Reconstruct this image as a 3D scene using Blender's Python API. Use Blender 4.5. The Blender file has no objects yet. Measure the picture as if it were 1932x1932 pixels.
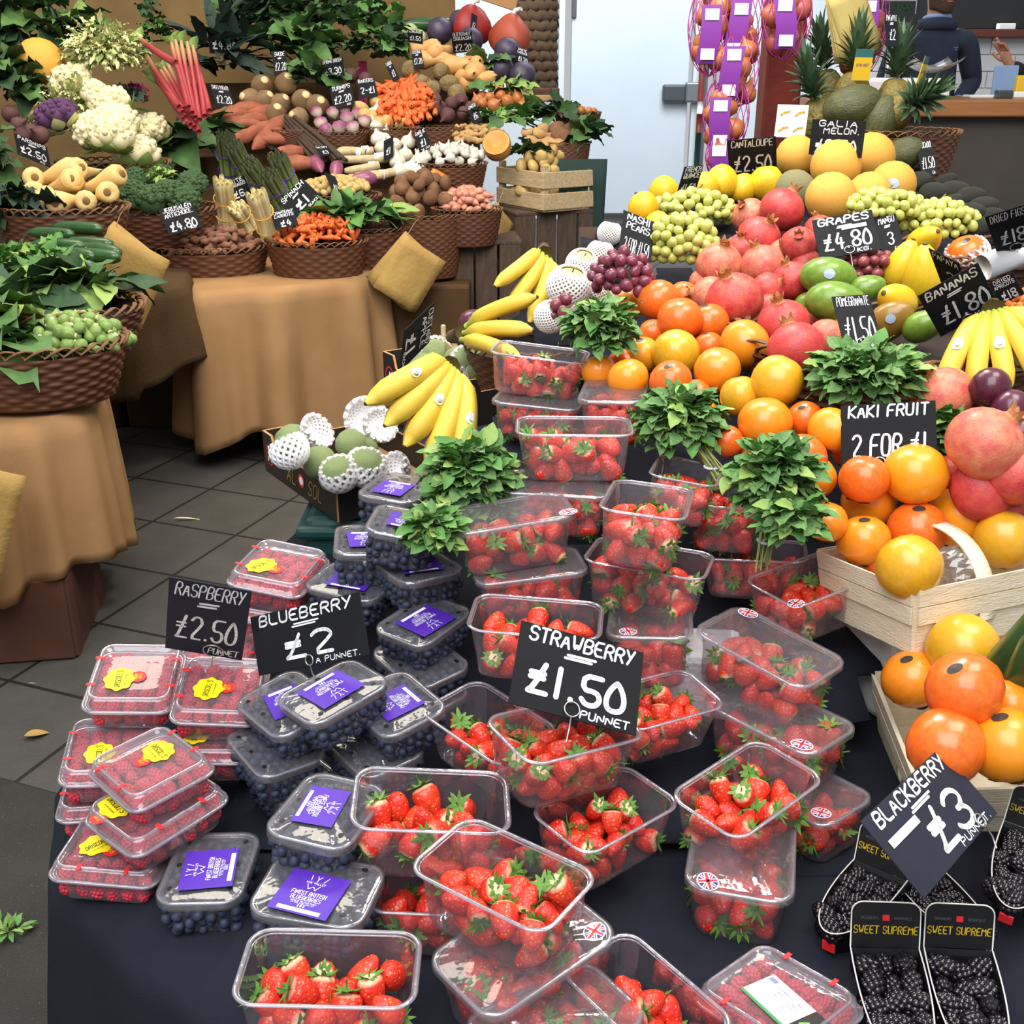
import bpy, math, random
import numpy as np
from mathutils import Matrix, Vector, Euler
random.seed(7); rng = np.random.default_rng(7)
PI = math.pi
SC = bpy.context.scene
COL = SC.collection
# ---------------------------------------------------------------- camera, light, exposure
cam_d = bpy.data.cameras.new('camera'); cam_d.sensor_width = 36; cam_d.sensor_height = 36; cam_d.lens = 39.13
cam_d.clip_start = .05; cam_d.clip_end = 100
cam = bpy.data.objects.new('camera', cam_d); COL.objects.link(cam)
cam.location = (0, 0, 1.6); cam.rotation_euler = (math.radians(90 - 22), 0, 0)
SC.camera = cam
world = bpy.data.worlds.new('market_daylight'); SC.world = world; world.use_nodes = True
bg = world.node_tree.nodes['Background']; bg.inputs[0].default_value = (.93, .96, 1, 1); bg.inputs[1].default_value = .46
def area(name, loc, target, size, power, col, sy=None):
    l = bpy.data.lights.new(name, 'AREA'); l.shape = 'RECTANGLE'; l.size = size; l.size_y = sy or size; l.energy = power; l.color = col
    o = bpy.data.objects.new(name, l); COL.objects.link(o); o.location = loc
    o.rotation_euler = (Vector(target) - Vector(loc)).to_track_quat('-Z', 'Y').to_euler(); return o
area('glass_roof_daylight', (-.6, -.8, 5.2), (.3, 2.2, .7), 4.5, 330, (.97, .98, 1))
area('fruit_stall_lamp', (1.4, 1.9, 3.6), (.7, 2.1, 1.0), 1.3, 50, (1, .90, .78))
area('fruit_stall_rear_lamp', (.35, 3.4, 3.3), (.45, 2.9, 1.2), .5, 40, (1, .95, .86))
area('vegetable_stall_lamp', (-1.5, 4.6, 4.2), (-1.0, 5.6, 1.1), 2.2, 100, (1, .88, .72))
area('door_fill_light', (1.2, 8.5, 4.6), (1.0, 12.0, 1.5), 2.5, 300, (.93, .97, 1))  # added light that whitens the closed door; no opening lets daylight in
SC.view_settings.view_transform = 'Standard'; SC.view_settings.look = 'None'
SC.view_settings.exposure = .25; SC.view_settings.gamma = 1; SC.view_settings.use_curve_mapping = False
try:
    SC.cycles.transparent_max_bounces = 40; SC.cycles.max_bounces = 8
except Exception: pass
# ---------------------------------------------------------------- materials
def srgb(h):
    h = h.lstrip('#'); c = [int(h[i:i+2], 16) / 255 for i in (0, 2, 4)]
    return tuple((x / 12.92 if x <= .04045 else ((x + .055) / 1.055) ** 2.4) for x in c) + (1,)
MATS = {}
def mat(name, col, rough=.6, col2=None, nscale=8, spec=.5, bump=0, bscale=None, rnd=None, metal=0, sss=0, coat=0, stretch=None, contrast=.25, two=False):
    """principled material; col2 = noise mottling, rnd = per-object random second colour"""
    m = bpy.data.materials.new(name); m.use_nodes = True; nt = m.node_tree; n = nt.nodes; L = nt.links
    b = n['Principled BSDF']; b.inputs['Roughness'].default_value = rough; b.inputs['Metallic'].default_value = metal
    b.inputs['Specular IOR Level'].default_value = spec
    if coat: b.inputs['Coat Weight'].default_value = coat; b.inputs['Coat Roughness'].default_value = .08
    if sss:
        b.inputs['Subsurface Weight'].default_value = sss; b.inputs['Subsurface Radius'].default_value = (.006, .003, .002); b.inputs['Subsurface Scale'].default_value = 1
    tc = n.new('ShaderNodeTexCoord'); src = tc.outputs['Object']
    if stretch:
        mp = n.new('ShaderNodeMapping'); mp.inputs['Scale'].default_value = stretch; L.new(src, mp.inputs[0]); src = mp.outputs[0]
    c = None
    def rgb(h):
        x = n.new('ShaderNodeRGB'); x.outputs[0].default_value = srgb(h); return x.outputs[0]
    def mix(f, a, bb):
        x = n.new('ShaderNodeMix'); x.data_type = 'RGBA'; L.new(f, x.inputs[0]); L.new(a, x.inputs[6]); L.new(bb, x.inputs[7]); return x.outputs[2]
    c = rgb(col)
    if rnd:
        oi = n.new('ShaderNodeObjectInfo'); c = mix(oi.outputs['Random'], c, rgb(rnd))
    if col2:
        nz = n.new('ShaderNodeTexNoise'); nz.inputs['Scale'].default_value = nscale; nz.inputs['Detail'].default_value = 4; L.new(src, nz.inputs[0])
        r = n.new('ShaderNodeValToRGB'); r.color_ramp.elements[0].position = .5 - contrast; r.color_ramp.elements[1].position = .5 + contrast
        L.new(nz.outputs[0], r.inputs[0]); c = mix(r.outputs[0], c, rgb(col2))
    L.new(c, b.inputs['Base Color'])
    if bump:
        nz = n.new('ShaderNodeTexNoise'); nz.inputs['Scale'].default_value = bscale or nscale * 4; nz.inputs['Detail'].default_value = 3; L.new(src, nz.inputs[0])
        bp = n.new('ShaderNodeBump'); bp.inputs['Strength'].default_value = bump; bp.inputs['Distance'].default_value = .01; L.new(nz.outputs[0], bp.inputs['Height']); L.new(bp.outputs[0], b.inputs['Normal'])
    MATS[name] = m; return m
def zmix(m, col, z0, z1, axis=2, noise=.0):
    """blend colour towards COL along a local axis: the fruit's own markings (pale shoulders, green stem ends)"""
    nt = m.node_tree; n = nt.nodes; L = nt.links; b = n['Principled BSDF']; cur = b.inputs['Base Color'].links[0].from_socket
    tc = n.new('ShaderNodeTexCoord'); sp = n.new('ShaderNodeSeparateXYZ'); L.new(tc.outputs['Object'], sp.inputs[0])
    mr = n.new('ShaderNodeMapRange'); mr.inputs[1].default_value = z0; mr.inputs[2].default_value = z1; L.new(sp.outputs[axis], mr.inputs[0])
    x = n.new('ShaderNodeMix'); x.data_type = 'RGBA'; L.new(mr.outputs[0], x.inputs[0]); L.new(cur, x.inputs[6]); x.inputs[7].default_value = srgb(col); L.new(x.outputs[2], b.inputs['Base Color'])
def plastic(name, tint='#f4f2f6', haze=.07, gloss=.16, ior=1.35, hcol='#e6e2ea'):
    m = bpy.data.materials.new(name); m.use_nodes = True; nt = m.node_tree; n = nt.nodes; L = nt.links; n.clear()
    out = n.new('ShaderNodeOutputMaterial'); tr = n.new('ShaderNodeBsdfTransparent'); tr.inputs[0].default_value = srgb(tint)
    gl = n.new('ShaderNodeBsdfGlossy'); gl.inputs['Roughness'].default_value = .07; df = n.new('ShaderNodeBsdfDiffuse'); df.inputs[0].default_value = srgb(hcol)
    lw = n.new('ShaderNodeLayerWeight'); lw.inputs[0].default_value = .28
    ma = n.new('ShaderNodeMath'); ma.operation = 'MULTIPLY_ADD'; ma.inputs[1].default_value = .46; ma.inputs[2].default_value = gloss * .4; L.new(lw.outputs['Fresnel'], ma.inputs[0])
    m1 = n.new('ShaderNodeMixShader'); m1.inputs[0].default_value = haze; L.new(tr.outputs[0], m1.inputs[1]); L.new(df.outputs[0], m1.inputs[2])
    m2 = n.new('ShaderNodeMixShader'); L.new(ma.outputs[0], m2.inputs[0]); L.new(m1.outputs[0], m2.inputs[1]); L.new(gl.outputs[0], m2.inputs[2])
    tc = n.new('ShaderNodeTexCoord'); nz = n.new('ShaderNodeTexNoise'); nz.inputs['Scale'].default_value = 45; L.new(tc.outputs['Object'], nz.inputs[0])
    bp = n.new('ShaderNodeBump'); bp.inputs['Strength'].default_value = .25; bp.inputs['Distance'].default_value = .004; L.new(nz.outputs[0], bp.inputs['Height']); L.new(bp.outputs[0], gl.inputs['Normal'])
    L.new(m2.outputs[0], out.inputs[0]); MATS[name] = m; return m
# ---------------------------------------------------------------- mesh helpers
class MB:
    """collects vertices and faces, one material slot per face"""
    def __init__(s): s.v = []; s.f = []; s.mi = []; s.n = 0
    def add(s, v, f, mi=0, M=None):
        v = np.asarray(v, float).reshape(-1, 3)
        if M is not None:
            M = np.array(M); v = v @ M[:3, :3].T + M[:3, 3]
        o = s.n; s.v.append(v); s.n += len(v)
        for q in f: s.f.append(tuple(int(i) + o for i in q))
        s.mi += [mi] * len(f); return s
    def mesh(s, name, mats, smooth=True):
        me = bpy.data.meshes.new(name); v = np.concatenate(s.v) if s.v else np.zeros((0, 3))
        me.from_pydata(v.tolist(), [], s.f)
        for m in (mats if isinstance(mats, (list, tuple)) else [mats]): me.materials.append(MATS[m] if isinstance(m, str) else m)
        me.polygons.foreach_set('material_index', s.mi)
        if smooth: me.polygons.foreach_set('use_smooth', [True] * len(s.f))
        me.update(); return me
def grid_faces(nu, nv, cu=False, cv=False):
    f = []
    for i in range(nu if cu else nu - 1):
        for j in range(nv if cv else nv - 1):
            a = i * nv + j; b = ((i + 1) % nu) * nv + j; c = ((i + 1) % nu) * nv + (j + 1) % nv; d = i * nv + (j + 1) % nv
            f.append((a, b, c, d))
    return f
def lathe(prof, n=16, mod=None):
    """profile [(r,z)] from bottom to top round z; mod(theta,t)->radius factor"""
    k = len(prof); v = []
    for i in range(n):
        th = 2 * PI * i / n
        for j, (r, z) in enumerate(prof):
            q = mod(th, j / (k - 1)) if mod else 1
            v.append((r * q * math.cos(th), r * q * math.sin(th), z))
    return v, grid_faces(n, k, cu=True)
def ball(n=14, k=9, rx=1, ry=None, rz=None, top=0, bot=0, mod=None, pw=1):
    """unit-ish ball with dimples: top/bot = depth of the dimple"""
    ry = ry or rx; rz = rz or rx; pr = []
    for j in range(k):
        a = -PI / 2 + PI * j / (k - 1); r = abs(math.cos(a)) ** pw; z = math.sin(a)
        if z > 0: z -= top * math.exp(-(r / .35) ** 2)
        else: z += bot * math.exp(-(r / .35) ** 2)
        pr.append((max(r, 1e-4), z))
    v, f = lathe(pr, n, mod); v = np.array(v) * [rx, ry, rz]; return v, f
def tube(path, rad, n=8, closed=False, cap=True, flat=None):
    P = np.asarray(path, float); k = len(P); rad = np.full(k, rad) if np.isscalar(rad) else np.asarray(rad, float)
    T = np.roll(P, -1, 0) - np.roll(P, 1, 0) if closed else np.gradient(P, axis=0)
    T /= np.linalg.norm(T, axis=1)[:, None] + 1e-12
    N = np.zeros_like(P); r = np.array([0, 0, 1.]) if abs(T[0][2]) < .9 else np.array([1., 0, 0])
    for i in range(k):
        r = r - T[i] * (r @ T[i]); r /= np.linalg.norm(r) + 1e-12; N[i] = r
    B = np.cross(T, N); v = []
    fl = flat or 1
    for i in range(k):
        for j in range(n):
            a = 2 * PI * j / n; v.append(P[i] + rad[i] * (N[i] * math.cos(a) * fl + B[i] * math.sin(a)))
    f = grid_faces(k, n, cu=closed, cv=True)
    if cap and not closed: f += [tuple(range(n))[::-1], tuple((k - 1) * n + j for j in range(n))]
    return v, f
def boxg(x0, x1, y0, y1, z0, z1):
    v = [(x, y, z) for x in (x0, x1) for y in (y0, y1) for z in (z0, z1)]
    return v, [(0, 1, 3, 2), (4, 6, 7, 5), (0, 4, 5, 1), (2, 3, 7, 6), (0, 2, 6, 4), (1, 5, 7, 3)]
def bbox(c, s, b=.004):
    """box centre c, size s with chamfered edges"""
    bm = __import__('bmesh').new(); bmesh = __import__('bmesh')
    bmesh.ops.create_cube(bm, size=1, matrix=Matrix.Translation(c) @ Matrix.Diagonal((*s, 1)))
    bmesh.ops.bevel(bm, geom=bm.edges[:], offset=min(b, min(s) * .45), segments=2, profile=.5, affect='EDGES')
    v = [x.co[:] for x in bm.verts]; f = [[q.index for q in p.verts] for p in bm.faces]; bm.free(); return v, f
def rrect(L, W, r, n=6):
    p = []
    for cx, cy, a0 in ((L / 2 - r, W / 2 - r, 0), (-L / 2 + r, W / 2 - r, 90), (-L / 2 + r, -W / 2 + r, 180), (L / 2 - r, -W / 2 + r, 270)):
        for i in range(n + 1):
            a = math.radians(a0 + 90 * i / n); p.append((cx + r * math.cos(a), cy + r * math.sin(a)))
    return p
def loft(loops, closed_top=False, closed_bot=False):
    """stack of equal-length closed loops of 3D points"""
    k = len(loops); n = len(loops[0]); v = [p for l in loops for p in l]; f = []
    for i in range(k - 1):
        for j in range(n): f.append((i * n + j, i * n + (j + 1) % n, (i + 1) * n + (j + 1) % n, (i + 1) * n + j))
    if closed_bot: f.append(tuple(range(n))[::-1])
    if closed_top: f.append(tuple((k - 1) * n + j for j in range(n)))
    return v, f
def xf(loc=(0, 0, 0), rot=(0, 0, 0), s=1):
    S = Matrix.Diagonal((*(s if hasattr(s, '__len__') else (s, s, s)), 1))
    return Matrix.Translation(loc) @ Euler(rot).to_matrix().to_4x4() @ S
def link(name, data, parent=None, M=None):
    o = bpy.data.objects.new(name, data); COL.objects.link(o)
    if parent: o.parent = parent
    if M is not None: o.matrix_basis = M if isinstance(M, Matrix) else Matrix.Translation(M)
    return o
def tag(o, label=None, cat=None, group=None, kind=None):
    if label: o['label'] = label
    if cat: o['category'] = cat
    if group: o['group'] = group
    if kind: o['kind'] = kind
    return o
class Kind:
    """one kind of thing: its own mesh and the meshes of its parts; put() links a copy"""
    def __init__(s, name, cat, me, parts=()): s.name, s.cat, s.me, s.parts = name, cat, me, parts
    def put(s, loc, rot=(0, 0, 0), sc=1, label='', group=None, parts=True, M=None):
        o = link(s.name, s.me, None, M if M is not None else xf(loc, rot, sc)); tag(o, label, s.cat, group)
        if parts:
            for p in s.parts: link(p[0], p[1], o, p[2] if len(p) > 2 else None)
        return o
def rrot(t=PI): return (random.uniform(-t, t), random.uniform(-t, t), random.uniform(-PI, PI))
def R(v): return math.radians(v)
# ---------------------------------------------------------------- hand lettering
GL = dict(zip('ABCDEFGHIJKLMNOPQRSTUVWXYZ0123456789', (
 "002640,1232 00063645443303,3342413000 4536160501103041 00062644422000 46060040,0333 460600,0333 45361605011030414323 0006,4046,0343 2026 4641301001 0006,4603,0340 060040 "
 "0006234640 00064046 160501103041453616 00063645443303 160501103041453616,2240 00063645443303,2340 453616050413334241301001 0646,2620 060110304146 062046 0610233046 0046,0640 0623,4610 06460040 "
 "26150301103041433526 2026 05163645440040 05163645443323,334241301001 260242,3430 460603334241301001 4536160501103041423303 064610 230405163645442302011030414223 44331304051636454430").split()))
GL.update({'£': '361100,0040,0333,0434', '.': '2021', '-': '1333', "'": '2625', '=': '0141,0343', '%': '0046', '/': '0046'})
def stroke(mb, pts, w, z=0, mi=0):
    P = np.array(pts, float)
    for a, b in zip(P[:-1], P[1:]):
        d = b - a; l = np.hypot(*d)
        if l < 1e-9: continue
        n = np.array([-d[1], d[0]]) / l * w / 2
        mb.add([(*(a + n), z), (*(a - n), z), (*(b - n), z), (*(b + n), z)], [(0, 1, 2, 3)], mi)
    for p in P:
        mb.add([(p[0] + w / 2 * math.cos(k * PI / 4), p[1] + w / 2 * math.sin(k * PI / 4), z) for k in range(8)], [tuple(range(8))], mi)
def text(mb, s, x, y, h, w=None, fit=None, slant=.12, z=0, mi=0, wt=.16, rise=0, soft=1, M2=None):
    """hand-written capitals: x,y = middle of the line, h = letter height, fit = line width"""
    adv = [(.45 if c in ".1I'" else .9 if c in 'MW' else .5 if c == ' ' else .78) for c in s]
    tot = sum(adv); u = h if not fit else fit / tot; w = min(w if w else wt * h, .17 * u, .2 * h)
    cx = x - tot * u / 2
    for c, a in zip(s, adv):
        g = GL.get(c.upper())
        if g:
            for st in g.split(','):
                P = np.array([(int(st[i]), int(st[i + 1])) for i in range(0, len(st), 2)], float)
                if soft and len(P) > 2:
                    Q = [P[0]]
                    for p, q in zip(P[:-1], P[1:]): Q += [p * .75 + q * .25, p * .25 + q * .75]
                    P = np.array(Q + [P[-1]])
                if c == '.': P = np.array([(2, 0), (2, .25)])
                gx = cx + a * u * .5 + ((P[:, 0] - 2) / 4) * (.56 if c != ' ' else 0) * u * (a / .78 if a > .5 else 1) + slant * (P[:, 1] / 6) * h
                gy = y - h / 2 + P[:, 1] / 6 * h + rise * (gx - x)
                Q = np.stack([gx, gy], 1)
                if M2 is not None: Q = Q @ M2.T
                stroke(mb, Q, wt * h if w is None else w, z, mi)
        cx += a * u

# ---------------------------------------------------------------- materials of the place
mat('white_paint', '#cdd6dc', .45, '#c2ccd4', 1.5); mat('door_white', '#c6d1da', .4, '#bcc9d3', 1.2); mat('grey_metal', '#7c838a', .35, metal=.6); mat('dark_slate_plastic', '#3d4348', .4)
mat('burlap', '#b08960', .95, '#94704a', 5, bump=.3, bscale=600, spec=.05, contrast=.4); mat('burlap_shaded', '#5e4831', .95, '#463422', 4, bump=.6, bscale=300, spec=.1)  # second burlap: same cloth with the shade of the gaps put into its colour
mat('black_cloth', '#1c1e27', .9, '#22242e', 6, bump=.3, bscale=500, spec=.15); mat('green_plastic', '#1d4a45', .4, '#173b38', 5); mat('teal_cloth', '#16302c', .9)
mat('red_paint', '#7d2a1c', .5, '#5d1e15', 6, bump=.2); mat('counter_wood', '#a9713f', .4, '#8b5a30', 4, stretch=(.6, 8, 8)); mat('counter_grey', '#4c463f', .7, '#3d3833', 3)
mat('blackboard', '#191b1c', .6); mat('ledge_wood', '#5e2b1d', .5); mat('white_tile', '#d7dade', .25); mat('crate_wood', '#c9b48c', .8, '#a98f66', 6, stretch=(2, 14, 14), bump=.3)
mat('old_wood', '#5b4836', .85, '#3e3126', 6, stretch=(10, 10, 1.5), bump=.5); mat('chip_wood', '#f0e4ca', .7, '#dfcfac', 7, stretch=(3, 3, 18), bump=.25); mat('brown_box_wood', '#5c3522', .75, '#452617', 7)
mat('hessian', '#8f7650', .95, '#7a6342', 4, bump=.3, bscale=500, spec=.05); mat('kraft_pale', '#b5a464', .85, '#a08e50', 9); mat('kraft', '#b18f4e', .85, '#96763c', 9, bump=.25, bscale=60); mat('card_brown', '#a97b4c', .85, '#93683d', 6); mat('box_black', '#1d1916', .55); mat('cardboard', '#b4875a', .85)
mat('slate_card', '#141518', .8, '#1b1c20', 14, spec=.2); mat('slate_navy', '#20222d', .75, '#272a38', 14, spec=.25); mat('chalk', '#eceef2', .8); mat('wire', '#b9b9b4', .3, metal=.9)
mat('wicker', '#4c2a19', .5, '#663c22', 60, bump=.3, rnd='#5a3620'); mat('wicker_rim', '#80552f', .5, '#5e381e', 70, bump=.3); mat('lining', '#241a12', .95)
mat('polystyrene', '#f1eeee', .8, '#e4e0e2', 30, bump=.3, bscale=150); mat('navy_bag', '#141a33', .5); mat('plant_twine', '#a08358', .9)
# ---------------------------------------------------------------- the setting
def paving(name, col, col2, scale, rot, off, mortar, mcol):
    m = mat(name, col, .62, col2, 7, spec=.35); nt = m.node_tree; n = nt.nodes; L = nt.links; b = n['Principled BSDF']
    cur = b.inputs['Base Color'].links[0].from_socket
    tc = n.new('ShaderNodeTexCoord'); mp = n.new('ShaderNodeMapping'); mp.vector_type = 'TEXTURE'
    mp.inputs['Rotation'].default_value = (0, 0, rot); mp.inputs['Location'].default_value = off; mp.inputs['Scale'].default_value = (scale, scale, 1); L.new(tc.outputs['Object'], mp.inputs[0])
    br = n.new('ShaderNodeTexBrick'); br.offset = 0; br.inputs['Scale'].default_value = 1; br.inputs['Brick Width'].default_value = 1; br.inputs['Row Height'].default_value = 1
    br.inputs['Mortar Size'].default_value = mortar; br.inputs['Mortar Smooth'].default_value = .3; L.new(mp.outputs[0], br.inputs['Vector'])
    x = n.new('ShaderNodeMix'); x.data_type = 'RGBA'; L.new(br.outputs['Fac'], x.inputs[0]); x.inputs[7].default_value = srgb(mcol)
    nz = n.new('ShaderNodeTexNoise'); nz.inputs['Scale'].default_value = 260; nz.inputs['Detail'].default_value = 2; L.new(tc.outputs['Object'], nz.inputs[0])
    rp = n.new('ShaderNodeValToRGB'); rp.color_ramp.elements[0].position = .66; rp.color_ramp.elements[1].position = .74; L.new(nz.outputs[0], rp.inputs[0])
    y = n.new('ShaderNodeMix'); y.data_type = 'RGBA'; ml = n.new('ShaderNodeMath'); ml.operation = 'MULTIPLY'; ml.inputs[1].default_value = .45; L.new(rp.outputs[0], ml.inputs[0]); L.new(ml.outputs[0], y.inputs[0])
    L.new(cur, y.inputs[6]); y.inputs[7].default_value = srgb('#85837a'); L.new(y.outputs[2], x.inputs[6]); L.new(x.outputs[2], b.inputs['Base Color'])
    bp = n.new('ShaderNodeBump'); bp.inputs['Strength'].default_value = .35; bp.inputs['Distance'].default_value = .01; L.new(nz.outputs[0], bp.inputs['Height']); L.new(bp.outputs[0], b.inputs['Normal']); return m
paving('paving', '#4d4a45', '#413f3b', .368, R(-21), (-1.2717, 3.0462, 0), .02, '#1a1916'); paving('paving_dark', '#33312d', '#24231f', .9, R(-21), (-1.6, 1.7, 0), .012, '#181714')
def quad(name, pts, m, kind='structure'):
    mb = MB(); mb.add(pts, [tuple(range(len(pts)))]); return tag(link(name, mb.mesh(name, m, False)), kind=kind)
quad('floor', [(-7, -.5, 0), (7, -.5, 0), (7, 13.2, 0), (-7, 13.2, 0)], 'paving')
DP = (-1.232, 2.241, 0.000)
mb = MB(); d = Vector((math.cos(R(-21)), math.sin(R(-21)), 0)); p0 = Vector(DP)
a, b_ = p0 - d * 2.5, p0 + d * 1.6
lo = [(a.x, a.y, .004), (b_.x, b_.y, .004), (b_.x - .1, -.4, .004), (a.x, -.4, .004)]
mb.add(lo + [(x, y, -.02) for x, y, z in lo], [(0, 3, 2, 1), (0, 1, 5, 4)]); tag(link('floor_slab', mb.mesh('floor_slab', 'paving_dark', False)), kind='structure')
# back wall, cold-room door
YB = 12.6
def struct(name, parts, m, bev=.004):
    mb = MB()
    for c, s in parts: mb.add(*bbox(c, s, bev))
    return tag(link(name, mb.mesh(name, m, False)), kind='structure')
struct('wall_back', [((.0 - 2.4, YB + .1, 2), (5.5, .2, 4)), ((4.6, YB + .1, 2), (4.4, .2, 4)), ((1.6, YB + .1, 3.7), (1.9, .2, .9))], 'white_paint')
dr = struct('door_1', [((1.238, YB + .02, 1.66), (1.241, .12, 3.2))], 'door_white', .01)
def part(name, parts, m, par, bev=.004, kind=None):
    mb = MB()
    for c, s in parts: mb.add(*bbox(c, s, bev))
    o = link(name, mb.mesh(name, m, False), par)
    if kind: o['kind'] = kind
    return o
DX = 1.238; DW = 1.241
part('door_frame', [((DX + DW / 2 + .09, YB - .03, 1.7), (.10, .10, 3.4)), ((DX - DW / 2 - .1, YB - .02, 1.7), (.06, .08, 3.4))], 'white_paint', dr)
lt = part('latch', [((DX + DW / 2 - .16, YB - .13, 1.299), (.24, .10, .17))], 'dark_slate_plastic', dr, .02); part('latch_strike', [((DX + DW / 2 + .05, YB - .14, 1.299 + .01), (.19, .12, .20))], 'grey_metal', dr, .02)
part('hinge', [((DX - DW / 2 + .02, YB - .06, 2.151), (.05, .05, .25))], 'dark_slate_plastic', dr)
struct('trim_1', [((DX + DW / 2 + .19, YB - .01, 1.7), (.03, .05, 3.4))], 'grey_metal')
# red and white pole leaning by the door
pl = tag(link('striped_pole', None), 'thin red and white striped pole standing beside the cold-room door', 'pole'); pl.location = (1.970, YB - .2, 0)
for nm, z0, z1, m in (('lower_section', 0, .91, 'green_plastic'), ('red_band', .91, 1.1, 'red_paint'), ('white_band', 1.1, 1.22, 'chalk'), ('upper_red_band', 1.22, 2.9, 'red_paint')):
    mb = MB(); mb.add(*tube([(0, 0, z0), (0, 0, z1)], .032, 10)); link(nm, mb.mesh(nm, m), pl)
# side wall behind counter
struct('wall_right', [((5.2, 8.9, 1.6), (5.6, .15, 3.2))], 'white_tile')
def tiles():
    mb = MB()
    for r in range(14):
        for c in range(14):
            mb.add(*bbox((2.55 + c * .38 + (.19 if r % 2 else 0), 8.815, 1.25 + r * .115), (.374, .012, .11), .003))
    return mb
tl = tag(link('wall_tiling', tiles().mesh('wall_tiling', 'white_tile', False)), kind='structure')
bb = tag(link('chalkboard', None), 'large black wall chalkboard with a wooden ledge above white tiles', 'chalkboard'); bb.location = (4.4, 8.78, 0)
part('board', [((0, 0, 2.45), (3.6, .03, 1.25))], 'blackboard', bb); part('ledge', [((0, -.06, 1.793), (3.6, .14, .05))], 'ledge_wood', bb)
for i, (x, c, m) in enumerate(((-.86, 'white chalk eraser lying on the chalkboard ledge', 'chalk'), (-.55, 'black eraser lying on the chalkboard ledge', 'dark_slate_plastic'))):
    mb = MB(); mb.add(*bbox((0, 0, .02), (.12, .06, .04), .006)); o = link('board_eraser', mb.mesh('board_eraser', m, False), None, xf((4.4 + x, 8.70, 1.793 + .026))); tag(o, c, 'eraser')
# the counter
CZ = 1.425
ct = tag(link('service_counter', None), 'tall service counter with a wooden top and dark grey front', 'counter'); ct.location = (3.3, 6.3, 0)
part('counter_top', [((0, 0, CZ - .04), (3.4, .75, .08))], 'counter_wood', ct, .01); part('front_panel', [((.03, -.26, CZ / 2 - .04), (3.3, .06, CZ - .08))], 'counter_grey', ct); part('side_panel', [((-1.6, .05, CZ / 2 - .04), (.05, .6, CZ - .08))], 'counter_grey', ct)
pf = struct('floor_platform', [((3.6, 7.7, .17), (4, 1.9, .34))], 'old_wood')
# ---------------------------------------------------------------- cloths, tables, crates
def smooth_loop(pts, n=160):
    P = np.array(pts + [pts[0]], float); Q = P
    for _ in range(3):
        Q = Q[:-1]; nx = np.roll(Q, -1, 0); Q = np.stack([Q * .75 + nx * .25, Q * .25 + nx * .75], 1).reshape(-1, 2); Q = np.vstack([Q, Q[:1]])
    s = np.concatenate([[0], np.cumsum(np.hypot(*np.diff(Q, axis=0).T))]); t = np.linspace(0, s[-1], n, endpoint=False)
    return np.stack([np.interp(t, s, Q[:, 0]), np.interp(t, s, Q[:, 1])], 1), s[-1]
def draped(name, outline, ztop, hem, m, flare=.06, fold=.035, nf=14, seed=1, label='', rows=14, drop=.0, top=True):
    """a cloth over a table: outline (ccw), hem(i/n) -> z of the hem, soft folds that grow downward"""
    n = 200; P, per = smooth_loop(outline, n); rs = np.random.default_rng(seed); T = np.roll(P, -1, 0) - np.roll(P, 1, 0); T /= np.linalg.norm(T, axis=1)[:, None]; N = np.stack([T[:, 1], -T[:, 0]], 1)
    t = np.arange(n) / n; w = sum(rs.uniform(.4, 1) * np.sin(2 * PI * (k * t + rs.uniform())) for k in (nf, int(nf * 1.6), int(nf * .55) + 1)) / 1.6
    C = P.mean(0); loops = [[(*(C + (p - C) * q), ztop + .002) for p in P] for q in (.02, .5, .9, .97)]
    hz = np.array([hem(x) for x in t])
    for r in range(1, rows + 1):
        s = r / rows; e = min(1, s * 7); out = flare * s ** .8 + .012 * math.sqrt(e)
        o = out + fold * w * s ** .55
        z = ztop - .012 * (1 - math.cos(e * PI / 2)) - (ztop - .012 - hz) * max(0, s - .03) / .97
        loops.append([(*(p + nn * oo), zz) for p, nn, oo, zz in zip(P, N, o, z)])
    v, f = loft(loops, closed_bot=True); mb = MB(); mb.add(v, f); o = link(name, mb.mesh(name, m)); tag(o, label, 'tablecloth'); md = o.modifiers.new('thick', 'SOLIDIFY'); md.thickness = .003; return o
def table(name, loc, size, label, leg=.05, inset=.06, m='old_wood'):
    t = tag(link(name, None), label, 'table'); t.location = (loc[0], loc[1], 0); L, W, h = size
    part('table_top', [((0, 0, h - .016), (L, W, .028))], m, t)
    for sx in (-1, 1):
        for sy in (-1, 1): part('leg', [((sx * (L / 2 - inset), sy * (W / 2 - inset), (h - .03) / 2), (leg, leg, h - .03))], m, t)
    return t
def crate(name, M, L, W, h, m, label, slats=2, group=None, cat='crate', post=.03, t=.009):
    """open slatted crate: base, corner posts, side slats"""
    o = tag(link(name, None, None, M), label, cat, group)
    part('crate_bottom', [((0, 0, t / 2), (L, W, t))], m, o)
    for sx in (-1, 1):
        for sy in (-1, 1): part('corner_post', [((sx * (L / 2 - post / 2), sy * (W / 2 - post / 2), h / 2 + .01), (post, post, h + .02))], m, o)
    sh = h / slats * .78
    for k in range(slats):
        z = h / slats * (k + .5)
        for s in (-1, 1):
            part('slat', [((0, s * (W / 2 + t / 2), z), (L, t, sh))], m, o); part('slat', [((s * (L / 2 + t / 2), 0, z), (t, W + 2 * t, sh))], m, o)
    return o
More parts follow.
